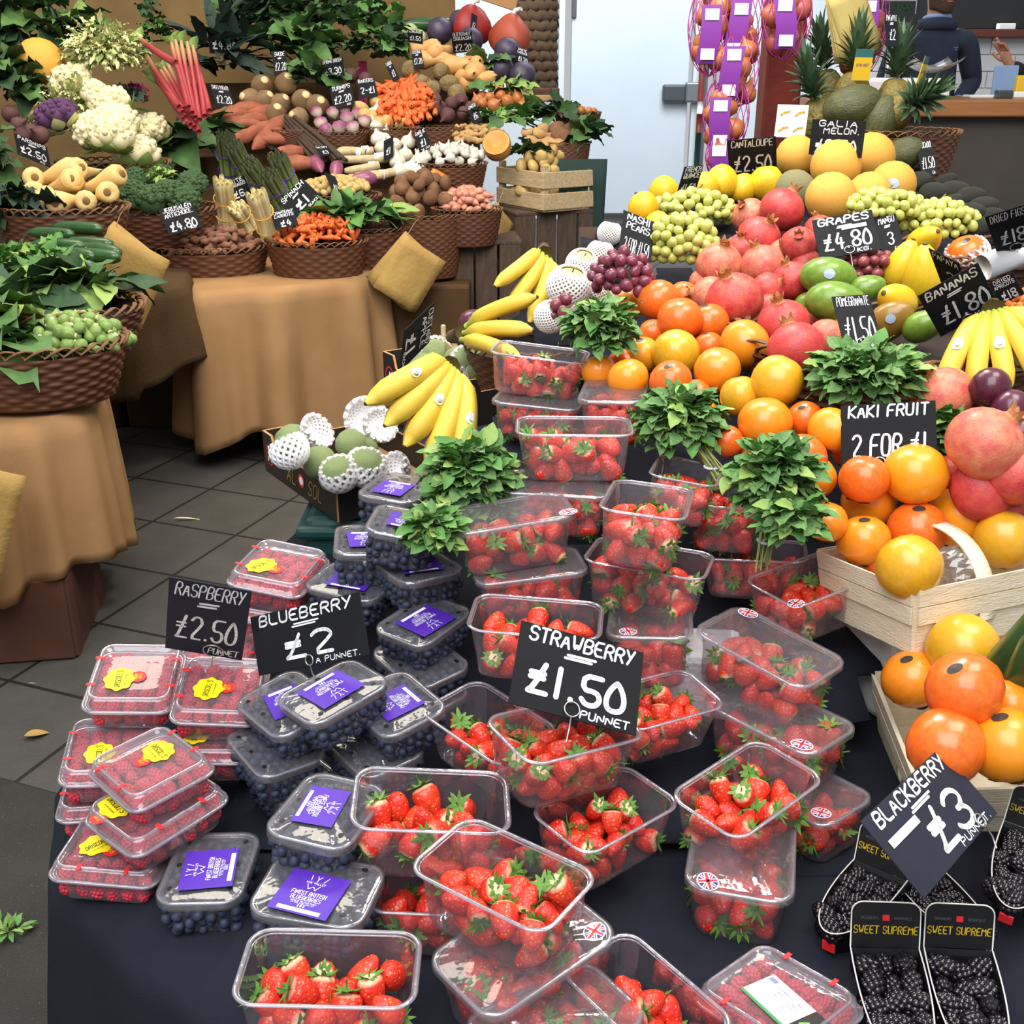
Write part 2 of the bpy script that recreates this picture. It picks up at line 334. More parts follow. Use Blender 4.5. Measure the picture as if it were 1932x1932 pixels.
def card_bag(name, M, w, h, label, n=6, m='kraft', group=None):
    """a pack of paper bags hanging by one corner: thin sheets fanned on a string"""
    o = tag(link(name, None, None, M), label, 'paper bags', group)
    for k in range(n):
        mb = MB(); a = (k - n / 2) * .035; g = []
        for i in range(7):
            for j in range(7):
                x, y = (i / 6 - .5) * w, -j / 6 * h; g.append((x, y, k * .004 + .012 * math.sin(i * .9 + k) * (j / 6) + .02 * (j / 6) ** 2 * (k - n / 2) / n))
        mb.add(g, grid_faces(7, 7), 0, xf((0, 0, 0), (0, 0, a))); me = mb.mesh('paper_bag', m, True); q = link('paper_bag', me, o); md = q.modifiers.new('thick', 'SOLIDIFY'); md.thickness = .0016
    mb = MB(); mb.add(*tube([(-w * .42, -.015, .01), (-w * .42 - .005, .05, .01), (-w * .42, .10, .005)], .0018, 5)); link('string', mb.mesh('string', 'plant_twine'), o); return o

# ---------------------------------------------------------------- fruit and vegetables: one kind each
m = mat('strawberry', '#d6301f', .36, '#c22019', 40, spec=.45, rnd='#e44c28', sss=.06)
def seeds(m, scale, size, col, z0, z1, pale, bump=.5):
    zmix(m, pale, z0, z1)
    nt = m.node_tree; n = nt.nodes; L = nt.links; b = n['Principled BSDF']; cur = b.inputs['Base Color'].links[0].from_socket
    tc = n.new('ShaderNodeTexCoord'); vo = n.new('ShaderNodeTexVoronoi'); vo.inputs['Scale'].default_value = scale; L.new(tc.outputs['Object'], vo.inputs['Vector'])
    r = n.new('ShaderNodeValToRGB'); r.color_ramp.elements[0].position = size; r.color_ramp.elements[0].color = (1, 1, 1, 1); r.color_ramp.elements[1].position = size + .06; r.color_ramp.elements[1].color = (0, 0, 0, 1); L.new(vo.outputs['Distance'], r.inputs[0])
    x = n.new('ShaderNodeMix'); x.data_type = 'RGBA'; L.new(r.outputs[0], x.inputs[0]); L.new(cur, x.inputs[6]); x.inputs[7].default_value = srgb(col); L.new(x.outputs[2], b.inputs['Base Color'])
    bp = n.new('ShaderNodeBump'); bp.inputs['Strength'].default_value = bump; bp.inputs['Distance'].default_value = .002; L.new(vo.outputs['Distance'], bp.inputs['Height']); L.new(bp.outputs[0], b.inputs['Normal'])
seeds(MATS['strawberry'], 210, .16, '#e0a04a', .0135, .0185, '#e9c9a0')
m = mat('strawberry_far', '#d2301f', .36, '#c0241a', 60, spec=.5, sss=.06); seeds(m, 210, .16, '#e0a04a', 90, 91, '#cc2019')
mat('calyx', '#4f7d2a', .6, '#6d9a3e', 60, rnd='#3e6b22'); mat('raspberry', '#cf3046', .45, '#b82038', 60, sss=.1, rnd='#dc4a58'); mat('blackberry', '#0d0b10', .14, '#17121b', 90, spec=.7)
mat('blueberry', '#1e2436', .6, '#333c52', 70, rnd='#252c40'); mat('grape_green', '#a9b24f', .22, '#c3c56c', 40, sss=.15, rnd='#b9bd5c', coat=.2); mat('grape_red', '#6b2b3c', .3, '#8a4150', 50, sss=.1, rnd='#52203a', coat=.2)
mat('grape_rose', '#9c5047', .3, '#7c3540', 50, sss=.1, coat=.2); mat('grape_stem', '#8f7a3d', .8)
mat('kaki', '#e8761a', .3, '#ee921e', 14, coat=.2, rnd='#f3a412', contrast=.3); mat('kaki_red', '#e45f1c', .3, '#e8761e', 14, coat=.2, rnd='#e8551a'); mat('kaki_gold', '#dfa022', .3, '#cf9a22', 14, coat=.2, rnd='#f0b01e')
mat('kaki_calyx', '#4a3a1c', .8, '#6b5a2a', 60); mat('sticker_dark', '#1b1418', .35, '#4a3f3a', 300); mat('sticker_blue', '#2f6fb4', .4, '#e6e9ea', 90); mat('sticker_white', '#ececec', .4)
mat('pomegranate', '#cc4a3e', .45, '#b82f38', 7, coat=.06, rnd='#d2694c', contrast=.2, bump=.15, bscale=30); mat('pomegranate_pale', '#d67a5c', .45, '#c65048', 6, coat=.05, rnd='#d89066', contrast=.2, bump=.15, bscale=30); mat('pome_crown', '#a5663f', .75, '#b98450', 60)
mat('mango', '#5f8a2f', .3, '#7f9a35', 10, rnd='#4c7a2c', coat=.15); mat('mango_red', '#7c7a2c', .3, '#a35a28', 12, coat=.15); mat('papaya', '#e8b51c', .32, '#d6b628', 10, rnd='#efc52a', coat=.15); mat('quince', '#edb81a', .45, '#e0a512', 18, rnd='#f2c92e'); mat('nashi', '#e6d68c', .45, '#d6c06c', 40)
mat('foam_net', '#fbf8f8', .8); mat('custard_apple', '#a9b97e', .55, '#8aa064', 40, bump=.8, bscale=60); mat('banana', '#dfbd3e', .5, '#cfac34', 20, rnd='#e4c852'); zmix(MATS['banana'], '#a3b23e', -.065, -.005); mat('banana_tip', '#4a3a1e', .8)
mat('melon_yellow', '#e6a83c', .55, '#d39a3a', 70, bump=.35, bscale=160, rnd='#ecb64e'); mat('cantaloupe', '#9a9468', .65, '#7c7a52', 60, bump=.6, bscale=120); mat('melon_green', '#2f3a20', .45, '#58562a', 16, stretch=(1, 1, .2), bump=.4)
mat('pineapple_skin', '#8a7434', .6, '#5c5c28', 50, bump=.8, bscale=70); mat('pineapple_leaf', '#4f6a4a', .5, '#3a5236', 20); mat('avocado', '#1f221c', .6, '#2c2e22', 50, bump=.6, bscale=120); mat('plum', '#3c1324', .3, '#5a1a30', 14, coat=.2, rnd='#4a1c38'); mat('apricot', '#cf6f1c', .5, '#b85a18', 30, rnd='#dd8228')
mat('mint', '#527842', .6, '#6d9153', 30, bump=.4, bscale=160, rnd='#557b48', spec=.3); mat('stalk', '#8a8f52', .7); mat('greens', '#466637', .55, '#5f8448', 18, rnd='#3a5c38', spec=.3); mat('greens_dark', '#30462e', .6, '#3f5a3a', 20, spec=.3); mat('greens_light', '#7d9c4c', .55, '#93ac5f', 20, spec=.3)
mat('kale_black', '#27352d', .7, '#374a40', 30, spec=.25); mat('rocket', '#4d7c3c', .6, '#66944a', 30, spec=.3); mat('rhubarb', '#a83e42', .5, '#963038', 14, stretch=(20, 20, 2)); zmix(MATS['rhubarb'], '#b9a06a', .30, .46)
mat('cauli', '#dccd9a', .75, '#e4d9b4', 30, sss=.05); mat('cauli_purple', '#48284c', .8, '#5c375c', 40); mat('romanesco', '#b9bf7e', .75, '#d3d39c', 40); mat('broccoli', '#35502f', .85, '#4a6a3d', 90, bump=.9, bscale=220)
mat('parsnip', '#e2c07a', .6, '#d0a862', 20, stretch=(8, 8, 30), rnd='#e8cb8c'); mat('parsnip_end', '#7d5f32', .9); mat('cucumber', '#24431e', .3, '#32572a', 20, coat=.1); mat('sweet_potato', '#9c5638', .7, '#85452f', 24, rnd='#a8623f'); mat('artichoke_root', '#8a5c46', .75, '#6b4636', 60, rnd='#9c6c54')
mat('asparagus_white', '#ece2b4', .5, '#e0d08e', 14); mat('asparagus_green', '#8fa05c', .5, '#748a4a', 30); zmix(MATS['asparagus_green'], '#5c6444', .03, .13); mat('carrot', '#d8662a', .55, '#cb5822', 26, rnd='#de7636'); mat('potato', '#c5a765', .6, '#b08f50', 26, rnd='#d1b676'); mat('potato_dirty', '#7a563a', .85, '#634228', 30, rnd='#8a6446')
mat('shallot', '#c98a70', .4, '#b06c58', 20, rnd='#d6a084'); mat('onion', '#c07f48', .35, '#a8652f', 20, rnd='#b56a3c'); mat('onion_red', '#9c4a3c', .35, '#b3624a', 30); mat('garlic', '#dcd5c8', .55, '#c9bfae', 30); mat('onion_white', '#e0dac8', .35, '#d2cab2', 14, coat=.2); mat('turnip', '#e4d3c0', .45, '#d8c6ae', 20); zmix(MATS['turnip'], '#8f4a6c', -.012, .016)
mat('swede', '#9a7a52', .6, '#6b5238', 14, rnd='#8a6a48'); zmix(MATS['swede'], '#4c3a38', .02, .05); mat('cut_face', '#dfc48a', .6); mat('beetroot', '#4a2a2e', .7, '#5e3a36', 24); mat('celeriac', '#8f7a50', .9, '#6b5a38', 30, bump=1, bscale=60); mat('butternut', '#dba868', .5, '#d0985a', 10); mat('pumpkin_flesh', '#e57a22', .45, '#ea9038', 20); mat('aubergine', '#6b2a52', .3, '#a8627a', 14, stretch=(30, 30, 2))
mat('leek_root', '#c9b68e', .7, '#a8926a', 30); mat('red_cabbage', '#2e2236', .45, '#4a4058', 12); mat('cabbage_pale', '#b4c48a', .5, '#9ab070', 12); mat('ginger', '#bf9a66', .75, '#a8834f', 40); mat('scorzonera', '#4a3a2c', .85, '#37291f', 30); mat('chestnut', '#3a2c22', .6, '#54402e', 30); mat('beet_stem', '#7a1f48', .5); mat('brown_mush', '#5f4d3c', .9)
mat('sprout', '#6d8c40', .5, '#8aa356', 60, bump=.4, bscale=90, rnd='#5c7c36')
plastic('clear_plastic', haze=.075, gloss=.10); plastic('film', haze=.07, gloss=.22, tint='#eef0f0'); plastic('clear_shell', haze=.10, gloss=.16, tint='#f4eef0'); plastic('rim_plastic', haze=.16, gloss=.2, tint='#e8e4ec')
for nm, c in (('flag_blue', '#2a2a7c'), ('flag_red', '#cf2436'), ('flag_white', '#f4f4f6'), ('label_purple', '#4a1fa0'), ('label_yellow', '#f4e414'), ('label_red', '#d8282c'), ('label_green', '#2c8a4a'), ('label_black', '#151418'), ('label_lime', '#6fc24a'), ('label_sky', '#3a9ad8'), ('ink', '#3c3a18'), ('hole_dark', '#0c0d10'), ('gold_ink', '#d8b41c'), ('tray_black', '#0e0e11'), ('card_edge', '#d9d6cf'), ('net_purple', '#7c2f94'), ('net_magenta', '#b03a8c'), ('bag_red', '#8f1f1c'), ('bag_orange', '#a5482e'), ('tag_yellow', '#e2b92a'), ('tag_teal', '#2f6a6a'), ('green_led', '#1f9a4a'), ('scale_black', '#15181a'), ('steel', '#a9abac'), ('logo_gold', '#b89a54')): mat(nm, c, .5)
mat('steel', '#b4b4b2', .25, metal=.9)
def zlathe(prof, n=14, mod=None): v, f = lathe(prof, n, mod); return MB().add(v, f)
mat('skin', '#b98468', .55, '#a87258', 20, sss=.1); mat('hair', '#33231a', .85, '#47321f', 80); mat('navy_knit', '#1c2438', .9, '#232c42', 30, bump=.4, bscale=300); mat('shirt_blue', '#7f9cc4', .8); mat('trouser', '#23242a', .85); mat('black_knit', '#131417', .9); mat('eye_white', '#e8e4de', .3); mat('eye_dark', '#2a1a10', .2); mat('lip', '#9c5c50', .5)
# strawberry with its leafy calyx
SBR = [(.0008, -.020), (.005, -.0185), (.0095, -.013), (.0132, -.005), (.0155, .004), (.0155, .011), (.012, .0165), (.006, .0185), (.0008, .0175)]
def strawberry(seed, fat=1, tall=1):
    r = np.random.default_rng(seed); a, b = r.uniform(0, 6, 2)
    return zlathe([(q * fat, z * tall) for q, z in SBR], 14, lambda th, t: 1 + .07 * math.sin(2 * th + a) + .05 * math.sin(3 * th + b)).mesh('strawberry', 'strawberry')
def calyx(seed):
    r = random.Random(seed); mb = MB(); n = r.choice((9, 10, 11))
    for k in range(n):
        a = 2 * PI * k / n + r.uniform(-.15, .15); l = r.uniform(.014, .022); up = r.uniform(-.003, .008); w = .0034; pts = []
        for i, (t, ww) in enumerate(((.08, .5), (.45, 1), (.8, .6), (1, .02))):
            z = .0185 + .002 * t + up * t * t
            for s in (-1, 0, 1):
                pts.append((l * t * math.cos(a) - s * w * ww * math.sin(a), l * t * math.sin(a) + s * w * ww * math.cos(a), z + (.0012 if s == 0 else 0) * ww))
        mb.add(pts, grid_faces(4, 3))
    mb.add(*tube([(0, 0, .017), (.001, 0, .023), (.003, .001, .027 + .006 * r.random())], .0011, 5)); return mb.mesh('calyx', 'calyx')
STRAW = [Kind('strawberry', 'strawberry', strawberry(i, f, t), [('calyx', calyx(i))]) for i, (f, t) in enumerate(((1, 1), (1.08, .92), (.92, 1.1), (1.12, 1.0), (.9, .95), (1.02, 1.12)))]
def drupes(name, m, r=.0095, h=.011, n=46, d=.0036, seed=1):
    mb = MB(); g = PI * (3 - 5 ** .5); bv, bf = ball(7, 5, d)
    for i in range(n):
        z = 1 - 2 * (i + .5) / n; q = math.sqrt(1 - z * z); sh = .82 + .18 * z
        mb.add(np.array(bv) + [r * q * math.cos(g * i) * sh, r * q * math.sin(g * i) * sh, h * z], bf)
    mb.add(*ball(10, 7, r * .92, r * .92, h * .9)); return mb.mesh(name, m)
RASP = [Kind('raspberry', 'raspberry', drupes('raspberry', 'raspberry', .0088, .0105)), Kind('raspberry', 'raspberry', drupes('raspberry', 'raspberry', .0096, .0098))]
BLACKB = [Kind('blackberry', 'blackberry', drupes('blackberry', 'blackberry', .0092, .0125, 44, .0042)), Kind('blackberry', 'blackberry', drupes('blackberry', 'blackberry', .0102, .0112, 44, .0045))]
def blueb():
    v, f = ball(12, 9, .0072, .0072, .0062, top=.12); mb = MB().add(v, f)
    for k in range(5):
        a = 2 * PI * k / 5; mb.add([(.0016 * math.cos(a - .5), .0016 * math.sin(a - .5), .0055), (.0016 * math.cos(a + .5), .0016 * math.sin(a + .5), .0055), (.0031 * math.cos(a), .0031 * math.sin(a), .0068)], [(0, 1, 2)])
    return mb.mesh('blueberry', 'blueberry')
BLUEB = [Kind('blueberry', 'blueberry', blueb())]
def crown(n, r, l, z, m, name, seed=0, spread=.5, w=.3):
    q = random.Random(seed); mb = MB()
    for k in range(n):
        a = 2 * PI * k / n; x = l * q.uniform(.8, 1.15); sp = spread * q.uniform(.6, 1.3)
        mb.add([(r * math.cos(a - w), r * math.sin(a - w), z), (r * math.cos(a + w), r * math.sin(a + w), z), ((r + x * sp * .5) * math.cos(a + w * .6), (r + x * sp * .5) * math.sin(a + w * .6), z + x * .6), ((r + x * sp) * math.cos(a), (r + x * sp) * math.sin(a), z + x), ((r + x * sp * .5) * math.cos(a - w * .6), (r + x * sp * .5) * math.sin(a - w * .6), z + x * .6)], [(0, 1, 2, 3, 4)])
    return mb
def sticker(rx, ry, R0, th, az, m, name='sticker'):
    """oval sticker on a ball of radii R0 at polar angle th, azimuth az"""
    mb = MB(); v = []; 
    for q in (0, 1):
        for k in range(14):
            a = 2 * PI * k / 14; v.append((rx * q * math.cos(a), ry * q * math.sin(a)))
    P = []
    st, ctt = math.sin(th), math.cos(th)
    e1 = np.array([ctt * math.cos(az), ctt * math.sin(az), -st]); e2 = np.array([-math.sin(az), math.cos(az), 0]); e3 = np.array([st * math.cos(az), st * math.sin(az), ctt])
    for x, y in v:
        d = e3 + e2 * x + e1 * y; d = d / np.linalg.norm(d); P.append(d * R0 * 1.012)
    mb.add(P, [(k, (k + 1) % 14, 14 + (k + 1) % 14, 14 + k) for k in range(14)]); return mb.mesh(name, m)
def kaki(m, tall=1.0, sq=.06):
    mb = MB().add(*ball(20, 13, .5, .5, .47 * tall, top=.05, bot=.10, mod=lambda th, t: 1 + sq * .5 * math.cos(4 * th) * math.sin(PI * t), pw=.92)); return mb.mesh('kaki_fruit', m)
def kcal():
    mb = MB()
    for k in range(4):
        a = PI / 2 * k; pts = []
        for t, w in ((.02, .06), (.16, .13), (.26, .09), (.32, .01)):
            for s in (-1, 0, 1): pts.append((t * math.cos(a) - s * w * math.sin(a), t * math.sin(a) + s * w * math.cos(a), -.44 - .035 * (t < .1) + t * .12 - .012))
        mb.add(pts, grid_faces(4, 3))
    mb.add(*tube([(0, 0, -.42), (0, 0, -.5)], .035, 6)); return mb.mesh('calyx', 'kaki_calyx')
kc = kcal(); R0 = np.array([.5, .5, .47])
def kst(th, az): return sticker(.22, .15, R0, th, az, 'sticker_dark')
KAKI = [Kind('kaki_fruit', 'kaki fruit', kaki(m, t), [('calyx', kc)]) for m, t in (('kaki', 1), ('kaki_red', 1.02), ('kaki_gold', 1.08))]
KAKIS = [Kind('kaki_fruit', 'kaki fruit', kaki(m, t), [('calyx', kc), ('sticker', kst(.25, 0))]) for m, t in (('kaki', 1), ('kaki_red', 1.02), ('kaki_gold', 1.08))]
def pome(m): return MB().add(*ball(18, 13, .5, .5, .46, top=-.02, bot=.08, mod=lambda th, t: 1 + .025 * math.cos(5 * th + 1) + .015 * math.cos(3 * th))).mesh('pomegranate', m)
pc = MB().add(*lathe([(.15, .43), (.11, .48), (.12, .54)], 12)); c2 = crown(6, .12, .10, .53, 'pome_crown', 'crown', 3, .45, .42)
pc.add(np.concatenate(c2.v), c2.f); pcm = pc.mesh('crown', 'pome_crown', False)
POME = [Kind('pomegranate', 'pomegranate', pome(m), [('crown', pcm)]) for m in ('pomegranate', 'pomegranate_pale')]
def ellip(name, m, cat, rx, ry, rz, bend=0, taper=0, n=16, parts=(), pw=1, mod=None, k=11):
    v, f = ball(n, k, rx, ry, rz, mod=mod, pw=pw); v = np.array(v); t = v[:, 2] / rz
    v[:, :2] *= (1 - taper * t)[:, None]; v[:, 0] += bend * rz * t * t
    return Kind(name, cat, MB().add(v, f).mesh(name, m), parts)
MANGO = ellip('mango', 'mango', 'mango', .42, .36, .55, .12, .10); MANGOR = ellip('mango', 'mango_red', 'mango', .42, .36, .55, .12, .10)
PAPAYA = ellip('papaya', 'papaya', 'papaya', .36, .36, .6, 0, .28, parts=[('stem_end', MB().add(*ball(8, 5, .06, .06, .02), M=xf((0, 0, .6))).mesh('stem_end', 'kaki_calyx'))])
QUINCE = ellip('quince', 'quince', 'quince', .5, .5, .52, 0, .12, mod=lambda th, t: 1 + .05 * math.cos(5 * th))
PLUM = ellip('plum', 'plum', 'plum', .5, .48, .5, 0, 0, mod=lambda th, t: 1 - .10 * math.exp(-((th - PI) / .3) ** 2)); AVO = ellip('avocado', 'avocado', 'avocado', .38, .38, .56, 0, .2); APRI = ellip('dried_apricot', 'apricot', 'dried apricot', .5, .42, .22, mod=lambda th, t: 1 + .1 * math.sin(3 * th))
MELON = ellip('galia_melon', 'melon_yellow', 'melon', .5, .5, .5, n=22); CANTA = ellip('cantaloupe_melon', 'cantaloupe', 'melon', .5, .5, .48, n=22, mod=lambda th, t: 1 + .02 * math.cos(10 * th)); GMEL = ellip('green_melon', 'melon_green', 'melon', .42, .42, .6, n=22)
def netted(R0, rows, cols, rad, cut=.85, z1=-.8, wob=.0):
    """expanded foam net: crossing strands round a ball, open at the top"""
    mb = MB()
    for s in (1, -1):
        for c in range(cols):
            p = []
            for i in range(rows + 1):
                t = i / rows; ph = z1 + (cut - z1) * t; a = 2 * PI * c / cols + s * (PI / cols) * ((i + 1) % 2 * 1.0) ; q = math.cos(ph * PI / 2)
                p.append((R0 * 1.05 * q * math.cos(a), R0 * 1.05 * q * math.sin(a), R0 * 1.05 * math.sin(ph * PI / 2)))
            mb.add(*tube(p, rad, 5))
    return mb
NASHI = Kind('nashi_pear', 'nashi pear', MB().add(*ball(18, 11, .46, .46, .42, top=.12, bot=.08)).mesh('nashi_pear', 'nashi'), [('foam_net', netted(.47, 22, 22, .036, .62, -.98).mesh('foam_net', 'foam_net')), ('stem', MB().add(*tube([(0, 0, .32), (.02, 0, .45)], .02, 6)).mesh('stem', 'kaki_calyx'))])
cab = MB().add(*ball(20, 14, .5, .48, .48, bot=.05, top=.12, mod=lambda th, t: 1 + .05 * math.cos(9 * th + 6 * t) * math.sin(t * PI)))
CUST = Kind('custard_apple', 'custard apple', cab.mesh('custard_apple', 'custard_apple'))
CUSTN = Kind('custard_apple', 'custard apple', CUST.me, [('foam_net', netted(.5, 9, 14, .072, .35, -.95).mesh('foam_net', 'foam_net'))])
NETONLY = Kind('foam_net', 'foam net', netted(.5, 9, 14, .075, .9, .02).mesh('foam_net', 'foam_net'))
# bananas
def banana(l=.19, r=.0185, arc=1.15, seed=0):
    q = random.Random(seed); n = 13; p = []; rad = []
    Rr = l / arc
    for i in range(n):
        t = i / (n - 1); a = arc * t; p.append((Rr * (1 - math.cos(a)), 0, -Rr * math.sin(a)))
        rad.append(r * (.34 + .2 * t if t < .1 else min(1, .5 + (t - .1) * 4) if t < .25 else 1 if t < .8 else max(.22, 1 - ((t - .8) / .2) ** 2 * .8)))
    return MB().add(*tube(p, rad, 6))
def banana_bunch(name, M, n, label, l=.19, spread=.42, arc=1.15, r=.0185, sticks=True, tiltx=0):
    o = MB().add(*tube([(0, 0, .035), (.004, 0, .01), (0, 0, -.012)], [.013, .019, .024], 8)); o = link(name, o.mesh(name, 'banana_tip'), None, M); tag(o, label, 'bananas')
    for k in range(n):
        t = (k - (n - 1) / 2) / max(1, (n - 1) / 2); q = random.Random(k + n); mb = banana(l * q.uniform(.93, 1.06), r, arc)
        me = mb.mesh('banana', 'banana'); b = link('banana', me, o, Matrix.Translation((0, t * .017, -.004 - abs(t) * .004)) @ Euler((t * spread, 0, t * .25)).to_matrix().to_4x4())
        v0 = [x.co for x in me.vertices][-6:]; c = sum(v0, Vector()) / 6; tp = MB().add(*ball(7, 5, .0048), M=Matrix.Translation(c)); link('tip', tp.mesh('tip', 'banana_tip'), b)
        if sticks and k % 2 == 0:
            vs = np.array([x.co for x in me.vertices]).reshape(13, 6, 3); c = vs[7].mean(0); n0 = vs[7][np.argmin(vs[7][:, 0])] - c; n0 /= np.linalg.norm(n0); tt = vs[8].mean(0) - vs[6].mean(0); tt /= np.linalg.norm(tt); bb_ = np.cross(n0, tt)
            P = [c + n0 * r * (1.05 - .25 * math.sin(2 * PI * j / 12) ** 2) + tt * .014 * math.cos(2 * PI * j / 12) + bb_ * .0095 * math.sin(2 * PI * j / 12) for j in range(12)]
            s2 = MB().add(P, [tuple(range(12))]); s2.add([c + n0 * r * 1.07 + tt * .007 * math.cos(2 * PI * j / 8) + bb_ * .005 * math.sin(2 * PI * j / 8) for j in range(8)], [tuple(range(8))], 1); link('sticker', s2.mesh('sticker', ['sticker_white', 'sticker_blue'], False), b)
    return o
# grapes
gb, gf = ball(12, 8, .0112, .0112, .0128); GRAPE = {c: MB().add(gb, gf).mesh('grape', c) for c in ('grape_green', 'grape_red', 'grape_rose')}
def grape_bunch(loc, size, n, col, label, seed=1, sc=1.0, group=None):
    q = random.Random(seed); stem = MB(); sx, sy, sz = size; o = tag(link('grape_bunch', None), label, 'grapes', group); o.location = loc
    stem.add(*tube([(-sx * .3, 0, -sz * .2), (0, 0, sz * .3), (sx * .1, sy * .1, sz * 1.05), (sx * .2, .01, sz * 1.25)], .0025, 5)); P = []
    tries = 0
    while len(P) < n and tries < 9000:
        tries += 1; d = np.array([q.gauss(0, 1) for _ in range(3)]); d /= np.linalg.norm(d)
        if d[2] < -.5 or d[1] > .75: continue
        p = d * [sx, sy, sz] * q.uniform(.7, 1.0)
        if all(np.linalg.norm(p - k) > .0176 * sc for k in P): P.append(p)
    for p in P:
        link('grape', GRAPE[col], o, xf(p, rrot(), sc * q.uniform(.85, 1.1))); stem.add(*tube([p * .3, p * .9], .0009, 4))
    link('stem', stem.mesh('stem', 'grape_stem'), o); return o
# leaves
def leaf(l, w, fold=.25, curl=.4, nseg=8, wav=.0, ph=0):
    P = []
    for i in range(nseg):
        t = i / (nseg - 1); ww = w * (.06 + .94 * math.sin(PI * t ** .8) if 0 < t < 1 else (.10 if t == 0 else .01)); cc = curl if abs(curl) > .01 else .01; a = cc * t
        x = l * math.sin(a) / cc; z = -l * (1 - math.cos(a)) / cc
        for s in (-1, -.55, 0, .55, 1): P.append((x, s * ww, z + abs(s) * ww * fold + .45 * wav * w * math.sin(i * 2.6 + s * 1.7 + ph) * abs(s)))
    return np.array(P), grid_faces(nseg, 5)
def clump(name, M, size, n, l, w, mats, label, cat='greens', seed=0, curl=.6, wav=.25, group=None, stems=None, up=.5, fold=.25, kind=None, drop=-.2, nseg=8, mix=(1,)):
    """a bunch of leaves over a dome of half-size SIZE; leaves point outwards"""
    q = random.Random(seed); mb = MB(); sx, sy, sz = size
    for k in range(n):
        z = q.uniform(drop, 1); a = q.uniform(0, 2 * PI); r = math.sqrt(max(0, 1 - z * z)) if z > 0 else 1 + z * .2; u = q.uniform(.45, 1.06) 
        p = Vector((sx * r * math.cos(a) * u, sy * r * math.sin(a) * u, sz * z * u))
        d = Vector((r * math.cos(a) + q.uniform(-.5, .5), r * math.sin(a) + q.uniform(-.5, .5), up * z + q.uniform(-.35, .45))).normalized()
        v, f = leaf(l * q.uniform(.6, 1.15), w * q.uniform(.7, 1.15), fold, curl * q.uniform(.3, 1.4), nseg, wav, q.uniform(0, 6))
        Q = d.to_track_quat('X', 'Z').to_matrix().to_4x4(); Q = Matrix.Translation(p) @ Q @ Matrix.Rotation(q.uniform(-.7, .7), 4, 'X') @ Matrix.Translation((-l * .3, 0, 0))
        mb.add(v, f, q.choices(range(len(mats)), mix if len(mix) == len(mats) else None)[0], Q)
    o = link(name, mb.mesh(name, mats), None, M); tag(o, label, cat, group, kind)
    if stems:
        d, L_, ns, m = stems; sb = MB(); d = Vector(d).normalized()
        for k in range(ns):
            e = Vector((q.uniform(-1, 1), q.uniform(-1, 1), q.uniform(-1, 1))) * .012; s = Vector((q.uniform(-sx, sx) * .6, q.uniform(-sy, sy) * .6, sz * .2 * q.random())); b = d * L_ + e
            sb.add(*tube([s, s * .3 + b * .4, b], .0014, 5))
        link('stems', sb.mesh('stems', m), o); tb = MB().add(*tube([d * L_ * .72 + Vector((.012 * math.cos(a), .012 * math.sin(a), 0)) for a in np.linspace(0, 2 * PI, 12)], .0022, 5)); link('rubber_band', tb.mesh('rubber_band', 'sticker_blue'), o)
    return o
# vegetables with their own outline
def root_veg(name, m, cat, prof, n=12, bend=0, parts=(), mod=None):
    v, f = lathe(prof, n, mod); v = np.array(v); zz = v[:, 2]; s = (zz - zz.min()) / (np.ptp(zz) + 1e-9); v[:, 0] += bend * (s - .5) ** 2
    return Kind(name, cat, MB().add(v, f).mesh(name, m), parts)
CARROT = [root_veg('carrot', 'carrot', 'carrot', [(.001, -.09), (.006, -.08), (.011, -.03), (.015, .03), (.017, .07), (.013, .082), (.004, .084)], 10, b) for b in (.02, -.02)]
BABYC = [root_veg('baby_carrot', 'carrot', 'carrot', [(.001, -.035), (.006, -.032), (.0095, -.01), (.012, .018), (.011, .028), (.004, .03)], 9, b) for b in (.008, 0)]
pend = MB().add(*lathe([(.001, .105), (.011, .107), (.012, .103)], 10)).mesh('cut_end', 'parsnip_end')
PARSN = [root_veg('parsnip', 'parsnip', 'parsnip', [(.001, -.16), (.005, -.14), (.011, -.07), (.02, .01), (.031, .06), (.034, .09), (.026, .106), (.012, .103), (.001, .1)], 12, b, [('cut_end', pend)]) for b in (.03, -.02)]
CUCU = root_veg('courgette', 'cucumber', 'courgette', [(.001, -.095), (.014, -.09), (.02, -.07), (.022, 0), (.021, .06), (.013, .085), (.009, .1), (.001, .102)], 12, .03)
SWEETP = [root_veg('sweet_potato', 'sweet_potato', 'sweet potato', [(.001, -.11), (.01, -.1), (.026, -.06), (.037, 0), (.03, .05), (.012, .09), (.001, .105)], 12, b, mod=lambda th, t: 1 + .08 * math.sin(3 * th + 5 * t)) for b in (.05, -.04)]
ARTI = [root_veg('jerusalem_artichoke', 'artichoke_root', 'artichoke', [(.001, -.04), (.012, -.034), (.017, -.018), (.013, -.004), (.019, .012), (.012, .026), (.009, .036), (.001, .04)], 10, b, mod=lambda th, t: 1 + .22 * math.sin(2 * th + 9 * t)) for b in (.02, -.015)]
POT = ellip('potato', 'potato', 'potato', .033, .028, .040, .05, 0, 12, mod=lambda th, t: 1 + .05 * math.sin(2 * th + 1)); POTD = ellip('potato', 'potato_dirty', 'potato', .036, .031, .042, .05, 0, 12, mod=lambda th, t: 1 + .07 * math.sin(2 * th + 1)); POTS = ellip('new_potato', 'potato', 'potato', .018, .017, .022, 0, 0, 10)
